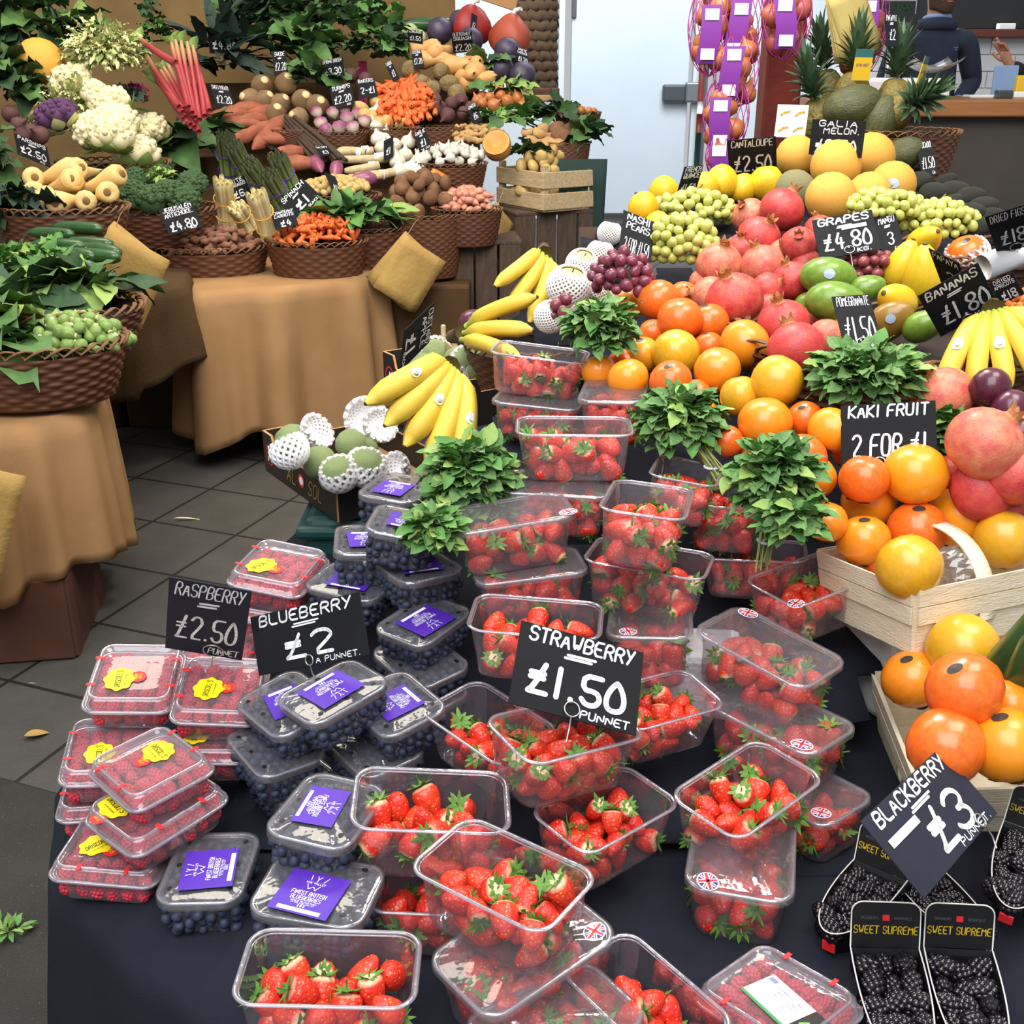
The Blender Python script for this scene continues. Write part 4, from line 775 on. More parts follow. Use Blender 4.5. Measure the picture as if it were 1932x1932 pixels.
POSES = {'S19': (-0.0092, 0.9828, 0.7, 0.0113, -0.0064, -0.6188, 1.0),
 'S20': (-0.1905, 0.8819, 0.658, -0.0717, 0.039, 0.0072, 0.9995),
 'S15': (0.0575, 1.1994, 0.7449, -0.0601, -0.1188, -2.5799, 0.9893),
 'S12': (0.2974, 1.1788, 0.6748, -0.056, 0.0401, -2.4261, 0.9817),
 'S18': (0.1135, 1.1532, 0.6635, -0.0497, -0.0325, -2.4369, 0.93),
 'S17': (-0.1047, 1.124, 0.6904, 0.0397, 0.0866, 0.0508, 1.0326),
 'S3': (0.0985, 1.69, 0.9851, -0.0444, 0.0024, -0.0213, 1.0035),
 'S6': (0.1875, 1.4734, 0.9407, 0.0624, 0.1268, 1.3502, 1.0443),
 'S13': (0.0314, 1.3767, 0.81, -0.0005, 0.0315, -0.1168, 0.9988),
 'S8': (0.2023, 1.5168, 0.835, -0.0479, 0.0344, -0.3266, 0.9974),
 'S10': (0.4639, 1.5555, 0.785, -0.0089, 0.0417, -2.5758, 0.9978),
 'S16': (0.1952, 1.3155, 0.7286, -0.1033, -0.0558, -2.6222, 0.8637),
 'S11': (0.3571, 1.3943, 0.7553, -0.008, 0.11, -0.7982, 1.0214),
 'S5': (0.0036, 1.5431, 0.8997, 0.0185, 0.0781, -2.9134, 0.9754),
 'S14': (-0.0278, 1.296, 0.6995, -0.088, -0.0298, 2.3091, 0.9556),
 'S1': (0.0483, 2.1168, 1.0003, 0.022, -0.0882, 2.9757, 1.0177),
 'S22': (0.1422, 0.9136, 0.598, 0.009, -0.0197, 2.2268, 0.93),
 'B2': (-0.2238, 1.0297, 0.6598, 0.0164, 0.0019, -0.2165, 0.9809),
 'B1': (-0.3826, 1.1384, 0.5998, 0.019, -0.0101, -1.5709, 0.9759),
 'B4': (-0.2381, 1.3159, 0.7544, 0.0338, 0.1244, -2.3989, 0.9441),
 'B3': (-0.2281, 1.1195, 0.7, -0.0538, -0.0518, -1.855, 1.001),
 'B7': (-0.1335, 1.5174, 0.7592, -0.0195, 0.0822, -2.205, 0.9264),
 'B5': (-0.3049, 1.3371, 0.7244, 0.1837, -0.0136, -0.861, 0.9484),
 'S1b': (0.051, 2.0802, 0.9228, 0.0052, -0.0365, 2.8906, 0.93),
 'S2': (0.1864, 1.9592, 0.9652, 0.0173, -0.0674, -1.7213, 1.0131),
 'S3b': (0.0685, 1.6518, 0.9078, -0.0077, 0.0136, -0.1286, 0.93),
 'S4': (0.2716, 1.6768, 0.9192, 0.109, 0.1389, 1.3284, 0.9415),
 'S5b': (0.0272, 1.5269, 0.824, 0.0269, 0.0467, -2.9544, 0.9147),
 'S7': (0.3541, 1.7009, 0.8599, -0.0061, 0.1544, 1.3447, 0.9937),
 'S8b': (0.2075, 1.4569, 0.7605, -0.0542, 0.1375, 1.4299, 1.0409),
 'S9': (0.3937, 1.6392, 0.7989, 0.0651, 0.0521, 2.9246, 0.904),
 'S11b': (0.3689, 1.3282, 0.6802, 0.0174, 0.0031, 2.2798, 1.0191),
 'S11c': (0.4023, 1.2762, 0.6038, -0.0461, 0.0809, 2.1954, 0.93),
 'S12b': (0.2914, 1.1452, 0.601, 0.0, 0.0, 1.3217, 1.1),
 'S19b': (0.0151, 0.9553, 0.6221, -0.002, 0.0377, -2.4544, 1.0081),
 'S21': (0.0436, 0.8765, 0.5981, 0.0377, -0.0754, -2.5187, 0.93),
 'S23': (-0.0855, 1.0766, 0.608, 0.0017, -0.0204, 3.1021, 0.93),
 'B6': (-0.1582, 1.3498, 0.7146, 0.1434, 0.0032, -0.9666, 0.9587),
 'B8': (-0.2597, 1.6392, 0.7644, -0.0456, -0.0217, 2.7158, 0.9504),
 'B9': (-0.1544, 1.6139, 0.8003, 0.0309, 0.0441, 2.1476, 1.0246),
 'B10': (-0.2351, 1.6707, 0.8157, -0.0465, -0.0708, -1.449, 1.0542),
 'B11': (-0.1798, 1.6205, 0.8701, 0.1854, 0.0853, 1.5221, 1.0048),
 'B12': (-0.1988, 1.7878, 0.8694, 0.0473, 0.0387, 1.2886, 0.9573),
 'B13': (-0.1293, 1.8357, 0.869, -0.0286, -0.0249, -1.5683, 0.9202),
 'B14': (-0.0863, 1.8109, 0.919, 0.0147, 0.0008, -1.5501, 0.9286),
 'B15': (-0.3305, 1.3094, 0.6688, -0.0353, 0.0255, -0.9368, 0.93),
 'B16': (-0.3032, 1.3115, 0.6143, -0.0086, 0.0188, -0.8012, 0.93),
 'B17': (-0.1921, 1.327, 0.6592, -0.0508, -0.002, 2.2247, 0.93),
 'B18': (-0.14, 1.4944, 0.7045, 0.0606, 0.0916, -0.8865, 0.9556),
 'B19': (-0.1393, 1.4951, 0.6493, -0.0429, -0.0094, 2.3247, 0.93),
 'B20': (-0.2499, 1.1257, 0.6094, -0.0129, -0.1035, -1.7398, 0.9314),
 'R1': (-0.5558, 1.4252, 0.7198, 0.0883, -0.1181, 1.6865, 0.9804),
 'R2': (-0.4266, 1.4054, 0.7097, 0.104, -0.0803, 1.6609, 0.9741),
 'R2b': (-0.4265, 1.3774, 0.6541, -0.043, -0.0145, -1.503, 0.93),
 'R3': (-0.5689, 1.3249, 0.6594, 0.1125, -0.0317, 1.7848, 0.9451),
 'R3b': (-0.5766, 1.3185, 0.6044, -0.0604, 0.0064, -1.3744, 0.9341),
 'R4': (-0.4716, 1.2307, 0.6993, 0.0727, -0.0394, -0.8024, 0.9313),
 'R5': (-0.4639, 1.21, 0.6528, 0.0006, 0.0618, -2.2722, 0.9834),
 'R6': (-0.5196, 1.1855, 0.6002, 0.0122, -0.059, 3.0882, 0.93),
 'R7': (-0.389, 1.6725, 0.7799, 0.118, -0.0235, 1.365, 0.9956),
 'R7b': (-0.3835, 1.6554, 0.7248, -0.0807, -0.0238, -1.7533, 0.9803),
 'R8': (-0.4774, 1.5986, 0.6693, -0.0855, -0.0381, -1.555, 0.9291),
 'R9': (0.2949, 0.926, 0.6017, 0.027, 0.1348, 2.2635, 0.9666),
 'K1': (0.4224, 0.9255, 0.6023, -0.041, -0.1446, 1.4759, 1.094),
 'K2': (0.5045, 0.9273, 0.6022, -0.0493, -0.1704, 1.4475, 1.0717),
 'K3': (0.4248, 1.0892, 0.602, -0.077, -0.021, 0.8442, 1.0169),
 'K4': (0.5418, 1.0725, 0.6019, -0.1018, 0.0923, 1.7981, 0.9606),
 'K5': (0.6266, 1.11, 0.64, 0.0637, -0.115, 0.9969, 1.0154)}
FLAGS = {'S5': (-0.08, 0.0443), 'S8b': (-0.0775, 0.0286), 'S11': (-0.067, 0.0435), 'S11b': (-0.0693, 0.0428), 'S12b': (-0.08, 0.0332), 'S19b': (-0.0702, 0.0377), 'S11c': (-0.0669, 0.0335), 'S10': (0.08, 0.046)}
BLAB = {'B1': (0.0122, 0.0039, -3.0367, 0.075, 0.068), 'B2': (-0.0033, -0.0169, -0.1016, 0.075, 0.068), 'B3': (0.0055, -0.0057, 0.1004, 0.075, 0.0508), 'B4': (0.0034, 0.0028, 0.047, 0.0729, 0.068), 'B5': (0.0053, -0.0031, -1.8343, 0.05, 0.068), 'B6': (0.0092, -0.0013, -3.1363, 0.0641, 0.0626), 'B7': (0.0074, 0.012, -0.0751, 0.075, 0.068), 'B8': (-0.0048, 0.0097, -3.0572, 0.075, 0.0545), 'B9': (-0.0244, 0.0056, -1.7898, 0.063, 0.0564), 'B10': (0.0186, -0.0087, -1.477, 0.05, 0.068), 'B11': (-0.0109, 0.0001, -1.5573, 0.05, 0.068), 'B12': (-0.0248, -0.0004, 1.5344, 0.0577, 0.068), 'B13': (0.03, -0.0003, 1.7243, 0.0573, 0.068), 'B14': (0.0272, 0.0003, 1.4868, 0.05, 0.068)}
RLAB = {'R1': (-0.0174, 0.0196, 0.038), 'R2': (-0.0114, 0.0178, -0.056), 'R3': (-0.0211, 0.0131, 0.057), 'R4': (-0.011, 0.0208, -0.072), 'R5': (0.04, -0.03, 1.466), 'R6': (0.025, 0.0024, -2.224), 'R7': (-0.0205, 0.0236, -0.379), 'R2b': (0.0191, -0.0299, 3.092), 'R9': (-0.0074, 0.0078, 2.914)}
CARDS = {'raspberry': ((-0.4365, 1.4199, 0.8592, 2.0301, 0.2436, 0.0903, 0.1126, 0.1728), 'RASPBERRY', '£2.50', 'PUNNET', 'slate price card reading raspberry above the raspberry clamshells', dict(m='slate_navy', ringx=0.12)),
 'blueberry': ((-0.2873, 1.3856, 0.8532, 1.2353, -0.4179, -0.5056, 0.2211, 0.0864), 'BLUEBERRY', '£2', 'A PUNNET.', 'black price card reading blueberry leaning over the blueberry punnets', dict(psize=0.34)),
 'strawberry': ((0.083, 1.2221, 0.8817, 0.6253, 0.3084, 0.0376, 0.1669, 0.1155), 'STRAWBERRY', '£1.50', 'PUNNET', 'large black price card reading strawberry in the middle of the punnets', dict(psize=0.32, lw=1.25, ringx=-0.02)),
 'blackberry': ((0.4654, 1.016, 0.825, 0.6088, 0.0998, 0.8564, 0.2247, 0.0947), 'BLACKBERRY', '£3', 'PUNNET.', 'tilted slate price card reading blackberry over the blackberry trays', dict(m='slate_navy', psize=0.42, ringx=0.3, px=0.1, lw=1.2, strip='left')),
 'kaki': ((0.5881, 1.6571, 1.058, 0.9466, -0.1502, -0.3044, 0.1417, 0.1104), 'KAKI FRUIT', '2 FOR £1', '', 'black price card reading kaki fruit among the kaki', dict(under=False, ringx=-0.1)),
 'pomegranate': ((0.6288, 2.0087, 1.1613, 0.6031, -0.0652, -0.0094, 0.0694, 0.1324), 'POMEGRANATE', '£1.50', 'EACH.', 'narrow black price card reading pomegranate by the mangoes', dict(under=False, psize=0.4)),
 'bananas': ((0.807, 2.0073, 1.2006, 2.1612, -0.6003, -0.2328, 0.1119, 0.1255), 'BANANAS', '£1.80', 'KG.', 'tilted black price card reading bananas above the ripe bunch', dict(psize=0.34, px=0.05)),
 'papaya': ((0.8976, 2.2987, 1.1993, 2.4079, 0.2704, -0.9528, 0.0762, 0.1294), 'PAPAYA', '2', '', 'black price card reading papaya behind the bananas card', dict(under=False, ring=False)),
 'mango': ((0.9214, 2.7753, 1.2111, 0.7969, -0.2857, -0.1874, 0.052, 0.1087), 'MANGO', '3', 'EACH', 'black price card reading mango behind the grapes card', dict(ring=False)),
 'grapes': ((0.7687, 2.6146, 1.2321, 0.6324, -0.2018, -0.1465, 0.136, 0.1283), 'GRAPES', '£4.80', 'KG.', 'black price card reading grapes over the pomegranates', dict(strip=True, psize=0.36, under=True)),
 'galia': ((0.9647, 3.4828, 1.3907, 1.5288, -0.0103, -0.9968, 0.2051, 0.1024), ['GALIA', '  MELON.'], '£2.50', 'EACH.', 'black price card reading galia melon among the yellow melons', dict(under=False, ring=False, psize=0.34)),
 'cantaloupe': ((0.7253, 3.516, 1.3325, 2.1498, -0.0991, -0.2494, 0.1426, 0.1396), 'CANTALOUPE', '£2.50', 'EACH', 'black price card reading cantaloupe beside the post', dict(under=False, ring=False, psize=0.36)),
 'nashi': ((0.2976, 2.7063, 1.2129, 0.6221, 0.3636, 0.0897, 0.0829, 0.1531), ['NASHI', 'PEARS'], '2 FOR £1.50', '', 'black price card reading nashi pears above the red grapes', dict(under=False, ring=False)),
 'quince': ((0.4985, 3.2473, 1.2898, 1.9245, -0.0218, 0.6233, 0.0725, 0.0915), ['FRENCH', 'QUINCE'], '£1.50', '', 'narrow black price card reading french quince', dict(under=False, ring=False)),
 'custard': ((-0.2053, 2.3785, 1.0494, 2.5074, 1.2901, 2.2021, 0.1, 0.1677), ['CUSTARD', 'APPLE'], '£1', 'EACH', 'black price card reading custard apple turned on its side', dict(under=False, ring=False)),
 'figs': ((1.0968, 2.4985, 1.2582, 2.417, -0.3799, -0.4024, 0.0835, 0.1544), 'DRIED FIGS', '£18', 'KG', 'black price card reading dried figs at the picture edge', dict(under=False)),
 'apricots': ((0.9389, 2.1172, 1.2019, 1.9314, -0.514, -1.1897, 0.0606, 0.0467), ['DRIED', 'APRICOTS'], '£18', 'KG', 'dark price card reading dried apricots behind the ripe bananas', dict(under=False, ring=False)),
 'avocado': ((1.3225, 3.7112, 1.3161, 0.8451, -0.1777, -0.1461, 0.0485, 0.1332), 'AVOCADO.', '£1.50', 'EA', 'narrow black price card reading avocado in front of the grey counter', dict(under=False, ring=False)),
 'pineapple': ((1.2854, 4.1022, 1.6998, 1.2443, 0.026, 0.3334, 0.0503, 0.107), 'PINEAPPLE', '£2', '', 'narrow black price card reading pineapple above the crowns', dict(ring=False)),
 'parsnips': ((-1.9742, 4.809, 1.262, 1.2262, 0.3605, 1.2339, 0.1898, 0.0905), 'PARSNIPS', '£2.50', 'KG', 'black price card reading parsnips at the left of the stall', dict(under=True, ring=False)),
 'nero': ((-1.5639, 6.5632, 1.7026, 1.5179, 0.0504, 0.9338, 0.211, 0.1254), 'CAVOLO NERO', '£4.80', 'KG', 'black price card reading cavolo nero on the very dark kale', dict(under=False, ring=False)),
 'sweet': ((-1.4999, 6.1558, 1.4347, 0.8155, 0.115, 0.6409, 0.1041, 0.1532), 'SWEET POTATO', '£2.20', 'KG', 'black price card right of the rhubarb reading sweet potato', dict(under=True, ring=False)),
 'jeru': ((-1.3687, 4.7193, 1.0023, 0.85, -0.204, 0.4504, 0.1414, 0.1277), ['JERUSALEM', 'ARTICHOKE.'], '£4.80', 'KG', 'black price card reading jerusalem artichoke over its basket', dict(under=False, ring=False)),
 'white': ((-1.2596, 5.2794, 1.0612, 1.284, -0.1752, 1.0991, 0.1592, 0.0898), ['WHITE', 'ASPARAGUS'], '£6', '', 'black price card reading white asparagus between the bundles', dict(under=False, ring=False)),
 'spinach': ((-0.9601, 5.1956, 1.0242, 0.7216, -0.7474, 0.3118, 0.1565, 0.1502), 'SPINACH', '£1', 'BUNCH', 'tilted black price card reading spinach behind the baby carrots', dict(ring=False)),
 'chant': ((-0.9593, 4.8173, 0.987, 0.8063, -0.1834, 0.2395, 0.0977, 0.0895), ['CHANTENAY', 'CARROTS'], '£4', '', 'black price card reading chantenay carrots half hidden by asparagus', dict(under=False, ring=False)),
 'turnips': ((-0.88, 6.1573, 1.4378, 0.9728, -0.2355, -0.0028, 0.1162, 0.1306), 'TURNIPS', '£2.20', 'KG', 'black price card reading turnips behind the turnip basket', dict(ring=False)),
 'bakers': ((-0.7566, 6.2155, 1.4759, 0.8301, -0.1047, 0.2227, 0.095, 0.1211), 'BAKERS', '2-£1', '', 'black price card reading bakers left of the carrots', dict(under=False, ring=False)),
 'green': ((-0.9526, 6.369, 1.5693, 1.4757, -0.1391, -0.4795, 0.1439, 0.0971), 'SPRING GREEN', '£3.30', 'KG', 'black price card reading spring green below the beetroot tops', dict(under=False, ring=False)),
 'swede': ((-1.2371, 6.4022, 1.5944, 0.9392, -0.0899, 0.1225, 0.0734, 0.1484), 'SWEDE', '£2.20', 'KG', 'narrow black price card above the swedes', dict(ring=False)),
 'carrot': ((-0.6349, 6.3447, 1.5573, 0.9356, -0.4292, 0.1121, 0.038, 0.1278), 'CARROT', '£1', '', 'narrow black price card above the large carrots', dict(ring=False)),
 'celeriac': ((-0.506, 6.4364, 1.6167, 0.9365, -0.1182, 0.1575, 0.0562, 0.1103), 'CELERIAC', '£2.20', '', 'narrow black price card in front of the butternut squash', dict(ring=False)),
 'kohl': ((-0.5271, 6.6103, 1.7302, 1.6542, 0.0948, -0.5113, 0.0939, 0.0646), 'KOHLRABI', '£1.50', '', 'black price card standing in the kohlrabi', dict(under=False, ring=False)),
 'butter': ((-0.2693, 6.5641, 1.7011, 2.2275, -0.0701, -0.0292, 0.1131, 0.1295), ['BUTTERNUT', 'SQUASH'], '£2.20', 'KG', 'black price card reading butternut squash on the purple cabbages', dict(under=False, ring=False)),
 'garlic': ((-0.4402, 5.7557, 1.2458, 1.0012, -0.4208, -0.0969, 0.0646, 0.1154), 'GARLIC', '£1', 'EACH', 'black price card reading garlic beside the white bulbs', dict(ring=False)),
 'asp': ((-1.1098, 5.6161, 1.1782, 2.5353, 0.1192, -0.5337, 0.0682, 0.2033), 'GREEN', '£6', '', 'dark price card lying above the green asparagus', dict(under=False, ring=False)),
 'onion': ((-0.6009, 5.6833, 1.2111, 1.0141, -0.4099, -0.5176, 0.0631, 0.1121), '', '£1', '', 'blank looking slate card among the white onions', dict(under=False, ring=False)),
 'auber': ((-0.8198, 5.33, 1.0733, 0.7518, 0.3946, 0.8634, 0.0705, 0.1437), '', '£6', 'KG', 'narrow black price card in the small yellow potatoes', dict(under=False, ring=False)),
 'salsify': ((-0.9096, 5.6512, 1.2016, 0.6309, 0.0212, 0.8347, 0.0811, 0.0662), 'SALSIFY', '£3', '', 'small black price card at the tips of the horseradish roots', dict(under=False, ring=False)),
 'ginger': ((-0.1899, 6.0005, 1.3587, 0.9328, -0.5057, -0.1047, 0.0503, 0.1201), 'GINGER', '£6', '', 'black price card standing in the ginger', dict(under=False, ring=False)),
 'redcab': ((0.0563, 6.456, 1.6305, 1.0106, 0.2787, 0.4906, 0.076, 0.0908), ['WHITE', 'CABBAGE'], '£1.20', '', 'black price card below the orange net bag', dict(under=False, ring=False)),
 'tag': ((-0.2112, 6.7041, 1.8015, 1.1574, 0.424, 0.6409, 0.0409, 0.1064), '', '£2', '', 'narrow slate tag tied to the red bag', dict(under=False, ring=False))}
# ---------------------------------------------------------------- vegetable stall
def field(name, items, xr, yr, base, m, label, cat='cloth', grow=1.1, st=.05, ramp=None, blur=2, reach=.2):
    """a cloth laid over boxes: a surface that stays just under the things resting on it"""
    xs = np.arange(xr[0], xr[1], st); ys = np.arange(yr[0], yr[1], st); X, Y = np.meshgrid(xs, ys, indexing='ij'); Z = np.full(X.shape, 9.); NR = np.full(X.shape, 9.)
    for x, y, z, r in items: NR = np.minimum(NR, np.hypot(X - x, Y - y) - r)
    for x, y, z, r in items: Z = np.minimum(Z, z + grow * np.maximum(0, np.hypot(X - x, Y - y) - r))
    if ramp: Z = np.minimum(Z, np.interp(Y, [a for a, _ in ramp], [b for _, b in ramp]))
    Z0 = Z.copy()
    for _ in range(blur):
        Zp = np.pad(Z, 1, mode='edge'); Z = np.minimum((Zp[:-2, 1:-1] + Zp[2:, 1:-1] + Zp[1:-1, :-2] + Zp[1:-1, 2:] + 2 * Z) / 6, Z0)
    Z = np.maximum(Z, base); mb = MB(); mb.add(np.stack([X, Y, Z], -1).reshape(-1, 3), [q[::-1] for q in grid_faces(len(xs), len(ys)) if min(NR.flat[i] for i in q) < reach]); o = link(name, mb.mesh(name, m)); md = o.modifiers.new('thick', 'SOLIDIFY'); md.thickness = .004; md.offset = -1
    return tag(o, label, cat)
LREST = []
def heap(c, rx, ry, dh, kinds, sp, label, group, slope=0, sc=1, lie='any', seed=0, layers=1, yaw=None, jit=.25, rz=0, parts=True, rest=True, zoff=0):
    """things piled on a mound: hexagonal spacing, jittered, lying as they fell"""
    q = random.Random(seed); k = 0
    if rest: LREST.append((c[0], c[1], c[2] - .05, max(rx, ry) * .9))
    for ly in range(layers):
        sh = 1 - .28 * ly; ny = int(ry / (sp * .87)) + 1; nx = int(rx / sp) + 1
        for j in range(-ny, ny + 1):
            for i in range(-nx, nx + 1):
                x = (i + (.5 if (j + ly) % 2 else 0)) * sp + q.uniform(-jit, jit) * sp; y = j * sp * .87 + q.uniform(-jit, jit) * sp; e = (x / (rx * sh)) ** 2 + (y / (ry * sh)) ** 2
                if e > 1: continue
                z = dh * (1 - e * sh * sh) + slope * y + ly * sp * .62 + q.uniform(-.15, .15) * sp + zoff
                if lie == 'flat': r = (PI / 2 + q.uniform(-.35, .35), q.uniform(-PI, PI), (yaw if yaw is not None else q.uniform(-PI, PI)) + q.gauss(0, .35))
                elif lie == 'up': r = (q.gauss(0, .5), q.gauss(0, .5), q.uniform(-PI, PI))
                elif lie == 'front': r = (PI / 2 + q.uniform(.1, .6) , 0, q.gauss(0, .45) + (yaw or 0))
                else: r = (q.uniform(-PI, PI), q.uniform(-PI, PI), q.uniform(-PI, PI))
                cx, cy = x * math.cos(rz) - y * math.sin(rz), x * math.sin(rz) + y * math.cos(rz)
                q.choice(kinds).put((c[0] + cx, c[1] + cy, c[2] + z), r, sc * q.uniform(.85, 1.12), label, group, parts); k += 1
    return k
def some(kinds, pts, sc, label, group=None, lie='any', seed=0, labels=None, rest=.05, rots=None, parts=True):
    q = random.Random(seed)
    for i, p in enumerate(pts):
        if rots: r = rots[i % len(rots)]
        elif lie == 'up': r = (q.gauss(-.2, .3), q.gauss(0, .3), q.uniform(-PI, PI))
        elif lie == 'front': r = (PI / 2 + q.uniform(0, .5), 0, q.gauss(0, .5))
        elif lie == 'flat': r = (PI / 2 + q.uniform(-.3, .3), q.uniform(-PI, PI), q.uniform(-PI, PI))
        else: r = rrot()
        q.choice(kinds).put(p, r, sc * q.uniform(.92, 1.08), labels[i] if labels else label, None if labels else group, parts)
        if rest: LREST.append((p[0], p[1], p[2] - rest * 1.4, .05))
def bk(p, rx, ry, h, label, kind=0, **k):
    LREST.append((p[0], p[1], p[2] - h - .004, max(rx, ry) * .85)); return basket(p, rx, ry, h, label, kind, **k)
# burlap covered tables
B1 = [(-1.486, 2.679, 0.700), (-1.289, 2.858, 0.700), (-1.185, 2.965, 0.700), (-1.250, 3.286, 0.700), (-1.433, 3.689, 0.700), (-2.055, 3.844, 0.700)]
draped('burlap_tablecloth', [q[:2] for q in B1], .70, lambda t: .22 + .05 * math.sin(t * 19), 'burlap', .02, .03, 14, 4, 'brown burlap tablecloth hanging below the brussels sprouts basket')
table('trestle_table', (-1.95, 3.15), (1.0, .5, .69), 'plain wooden table under the burlap cloth of the brussels sprouts')
o = tag(link('fruit_box', None, None, xf((*(-1.490, 2.998, 0.000)[:2], 0), (0, 0, .15))), 'reddish brown wooden box on the paving under the sprouts table', 'box')
for nm, c, s in (('box_front', (0, -.2, .13), (.40, .02, .25)), ('box_back', (0, .2, .13), (.40, .02, .25)), ('box_side', (-.2, 0, .13), (.02, .40, .25)), ('box_side', (.2, 0, .13), (.02, .40, .25)), ('box_bottom', (0, 0, .015), (.40, .40, .02))): part(nm, [(c, s)], 'brown_box_wood', o)
T2 = [(-1.291, 4.401, 0.740), (-1.177, 4.533, 0.740), (-0.881, 4.567, 0.740), (-0.613, 4.873, 0.740), (-0.536, 5.218, 0.740), (-0.617, 5.699, 0.740), (-1.133, 5.972, 0.740), (-1.551, 5.449, 0.740)]
draped('burlap_tablecloth', [q[:2] for q in T2], .74, lambda t: .10 + .30 * max(0, math.sin(2 * PI * (t * 1.0 - .30))) + .05 * math.sin(31 * t), 'burlap', .05, .05, 12, 9, 'long brown burlap tablecloth with a frayed hem under the baby carrots basket', rows=18)
table('trestle_table', ((-1.009, 5.145, 0.740)[0], (-1.009, 5.145, 0.740)[1] + .02), (.8, .42, .725), 'plain wooden table under the long burlap cloth of the baby carrots')
draped('burlap_tablecloth', [q[:2] for q in ((-1.581, 4.196, 0.780), (-1.285, 4.355, 0.780), (-1.401, 4.906, 0.780), (-1.671, 5.352, 0.780), (-1.942, 5.195, 0.780))], .78, lambda t: .42 + .08 * math.sin(t * 12), 'burlap_shaded', .05, .03, 8, 2, 'burlap tablecloth with shade in its colour in the gap behind the sprouts basket')
rag = MB(); p0 = (-1.316, 4.746, 0.130)
for k in range(9):
    a = random.uniform(-.02, .02); rag.add(*tube([(p0[0] + a, p0[1] - .02, .26), (p0[0] + a * 1.5, p0[1] - .03, .14), (p0[0] + a * 2 + random.uniform(-.02, .02), p0[1] - .03, .02)], .0016, 4))
tag(link('burlap_fringe', rag.mesh('burlap_fringe', 'plant_twine')), 'loose frayed threads hanging from the long burlap hem', 'thread')
# backdrop and things along the top
mb = MB(); P = []
for i in range(33):
    for j in range(9):
        x = -4.3 + 3.95 * i / 32; P.append((x, 7.55 + .05 * math.sin(i * .9 + j * .2) + .03 * math.sin(i * 2.3), .1 + 2.8 * j / 8))
mb.add(P, grid_faces(33, 9)); o = tag(link('hessian_screen', mb.mesh('hessian_screen', 'hessian')), 'brown hessian screen hanging behind the vegetable stall', 'screen'); o.modifiers.new('thick', 'SOLIDIFY').thickness = .006
# brussels sprouts and neighbours
bk((-1.353, 3.050, 0.871), .27, .20, .15, 'large round wicker basket heaped with brussels sprouts', 0)
heap((-1.238, 3.083, 0.878), .17, .13, .05, [SPROUT], .036, 'green brussels sprout in the round wicker basket', 'brussels sprouts in the basket', layers=2, seed=3, sc=1.05, zoff=-.01)
clump('lettuce', Matrix.Translation((-1.444, 3.053, 0.889)), (.14, .12, .13), 30, .26, .11, ['greens', 'greens_light'], 'large crinkled green lettuce hanging over the sprouts basket', 'lettuce', 5, .9, .45, mix=(3, 1))
bk((-1.393, 3.267, 0.923), .30, .22, .13, 'wicker basket of broad green leaves behind the brussels sprouts', 0)
for i, (p, s, lb) in enumerate((((-1.303, 3.425, 0.955), .12, 'bunch of broad green chard leaves nearest the basket rim behind the sprouts'), ((-1.416, 3.400, 0.952), .12, 'bunch of broad green chard leaves behind the middle of the sprouts'), ((-1.460, 3.300, 0.931), .11, 'bunch of broad green chard leaves beside the crinkled lettuce'))):
    clump('chard_bunch', Matrix.Translation(p), (.15, .10, .07), 34, .165, .05, ['greens', 'greens_dark', 'greens_light'], lb, 'greens', 20 + i, .8, .2, mix=(4, 2, 1))
some([CUCU], [(-1.541, 4.056, 1.053), (-1.441, 3.860, 1.030), (-1.458, 3.760, 1.010), (-1.385, 3.740, 1.006), (-1.535, 3.840, 1.026), (-1.391, 3.800, 1.018), (-1.607, 3.978, 1.045), (-1.438, 3.650, 0.990)], 1.05, 'dark green courgette lying in the pile above the sprouts', 'courgettes', rots=[(PI / 2, 0, -1.9), (PI / 2, .5, -1.75), (PI / 2, 1, -2.0)])
clump('rocket_bunch', Matrix.Translation((-1.559, 3.650, 0.990)), (.2, .14, .06), 90, .10, .03, ['rocket', 'greens_light', 'greens'], 'loose heap of frilly rocket leaves left of the courgettes', 'rocket', 8, .7, .9, mix=(4, 2, 2))
clump('kale_bunch', Matrix.Translation((-1.879, 4.250, 1.075)), (.13, .12, .12), 50, .13, .06, ['kale_black', 'greens_dark'], 'very dark curly kale below the parsnips card', 'kale', 9, .7, .8)
clump('kale_bunch', Matrix.Translation((-2.193, 4.771, 1.191)), (.12, .12, .16), 30, .20, .06, ['greens_dark', 'greens'], 'dark green kale at the picture edge left of the parsnips', 'kale', 10, .7, .8)
bk((-1.696, 4.304, 1.082), .25, .18, .14, 'wicker basket of parsnips', 0)
some(PARSN, [(-1.795, 4.483, 1.106), (-1.694, 4.444, 1.101), (-1.633, 4.444, 1.101), (-1.618, 4.538, 1.115), (-1.888, 4.707, 1.165), (-1.831, 4.729, 1.174), (-1.746, 4.664, 1.149), (-1.740, 4.750, 1.182), (-1.881, 4.561, 1.118), (-1.946, 4.686, 1.157), (-1.676, 4.643, 1.141), (-1.822, 4.634, 1.137), (-1.813, 4.406, 1.095)], 1.25, 'cream parsnip with its cut brown end to the front', 'parsnips', seed=2, rots=[(1.35, .1, .1), (1.5, 0, -.15), (1.45, 0, .25), (1.4, 0, .5), (1.2, .3, 1.2), (1.3, .2, .9)])
bk((-1.553, 4.963, 1.002), .27, .19, .14, 'dark wicker basket of broccoli', 0)
some([BROC], [(-1.679, 4.850, 1.124), (-1.588, 4.800, 1.078), (-1.439, 4.850, 1.081), (-1.373, 4.950, 1.110), (-1.538, 5.050, 1.118), (-1.509, 4.800, 1.061), (-1.615, 5.000, 1.116), (-1.390, 4.850, 1.060)], 1.05, 'dark green broccoli head in the wicker basket', 'broccoli heads', lie='up')
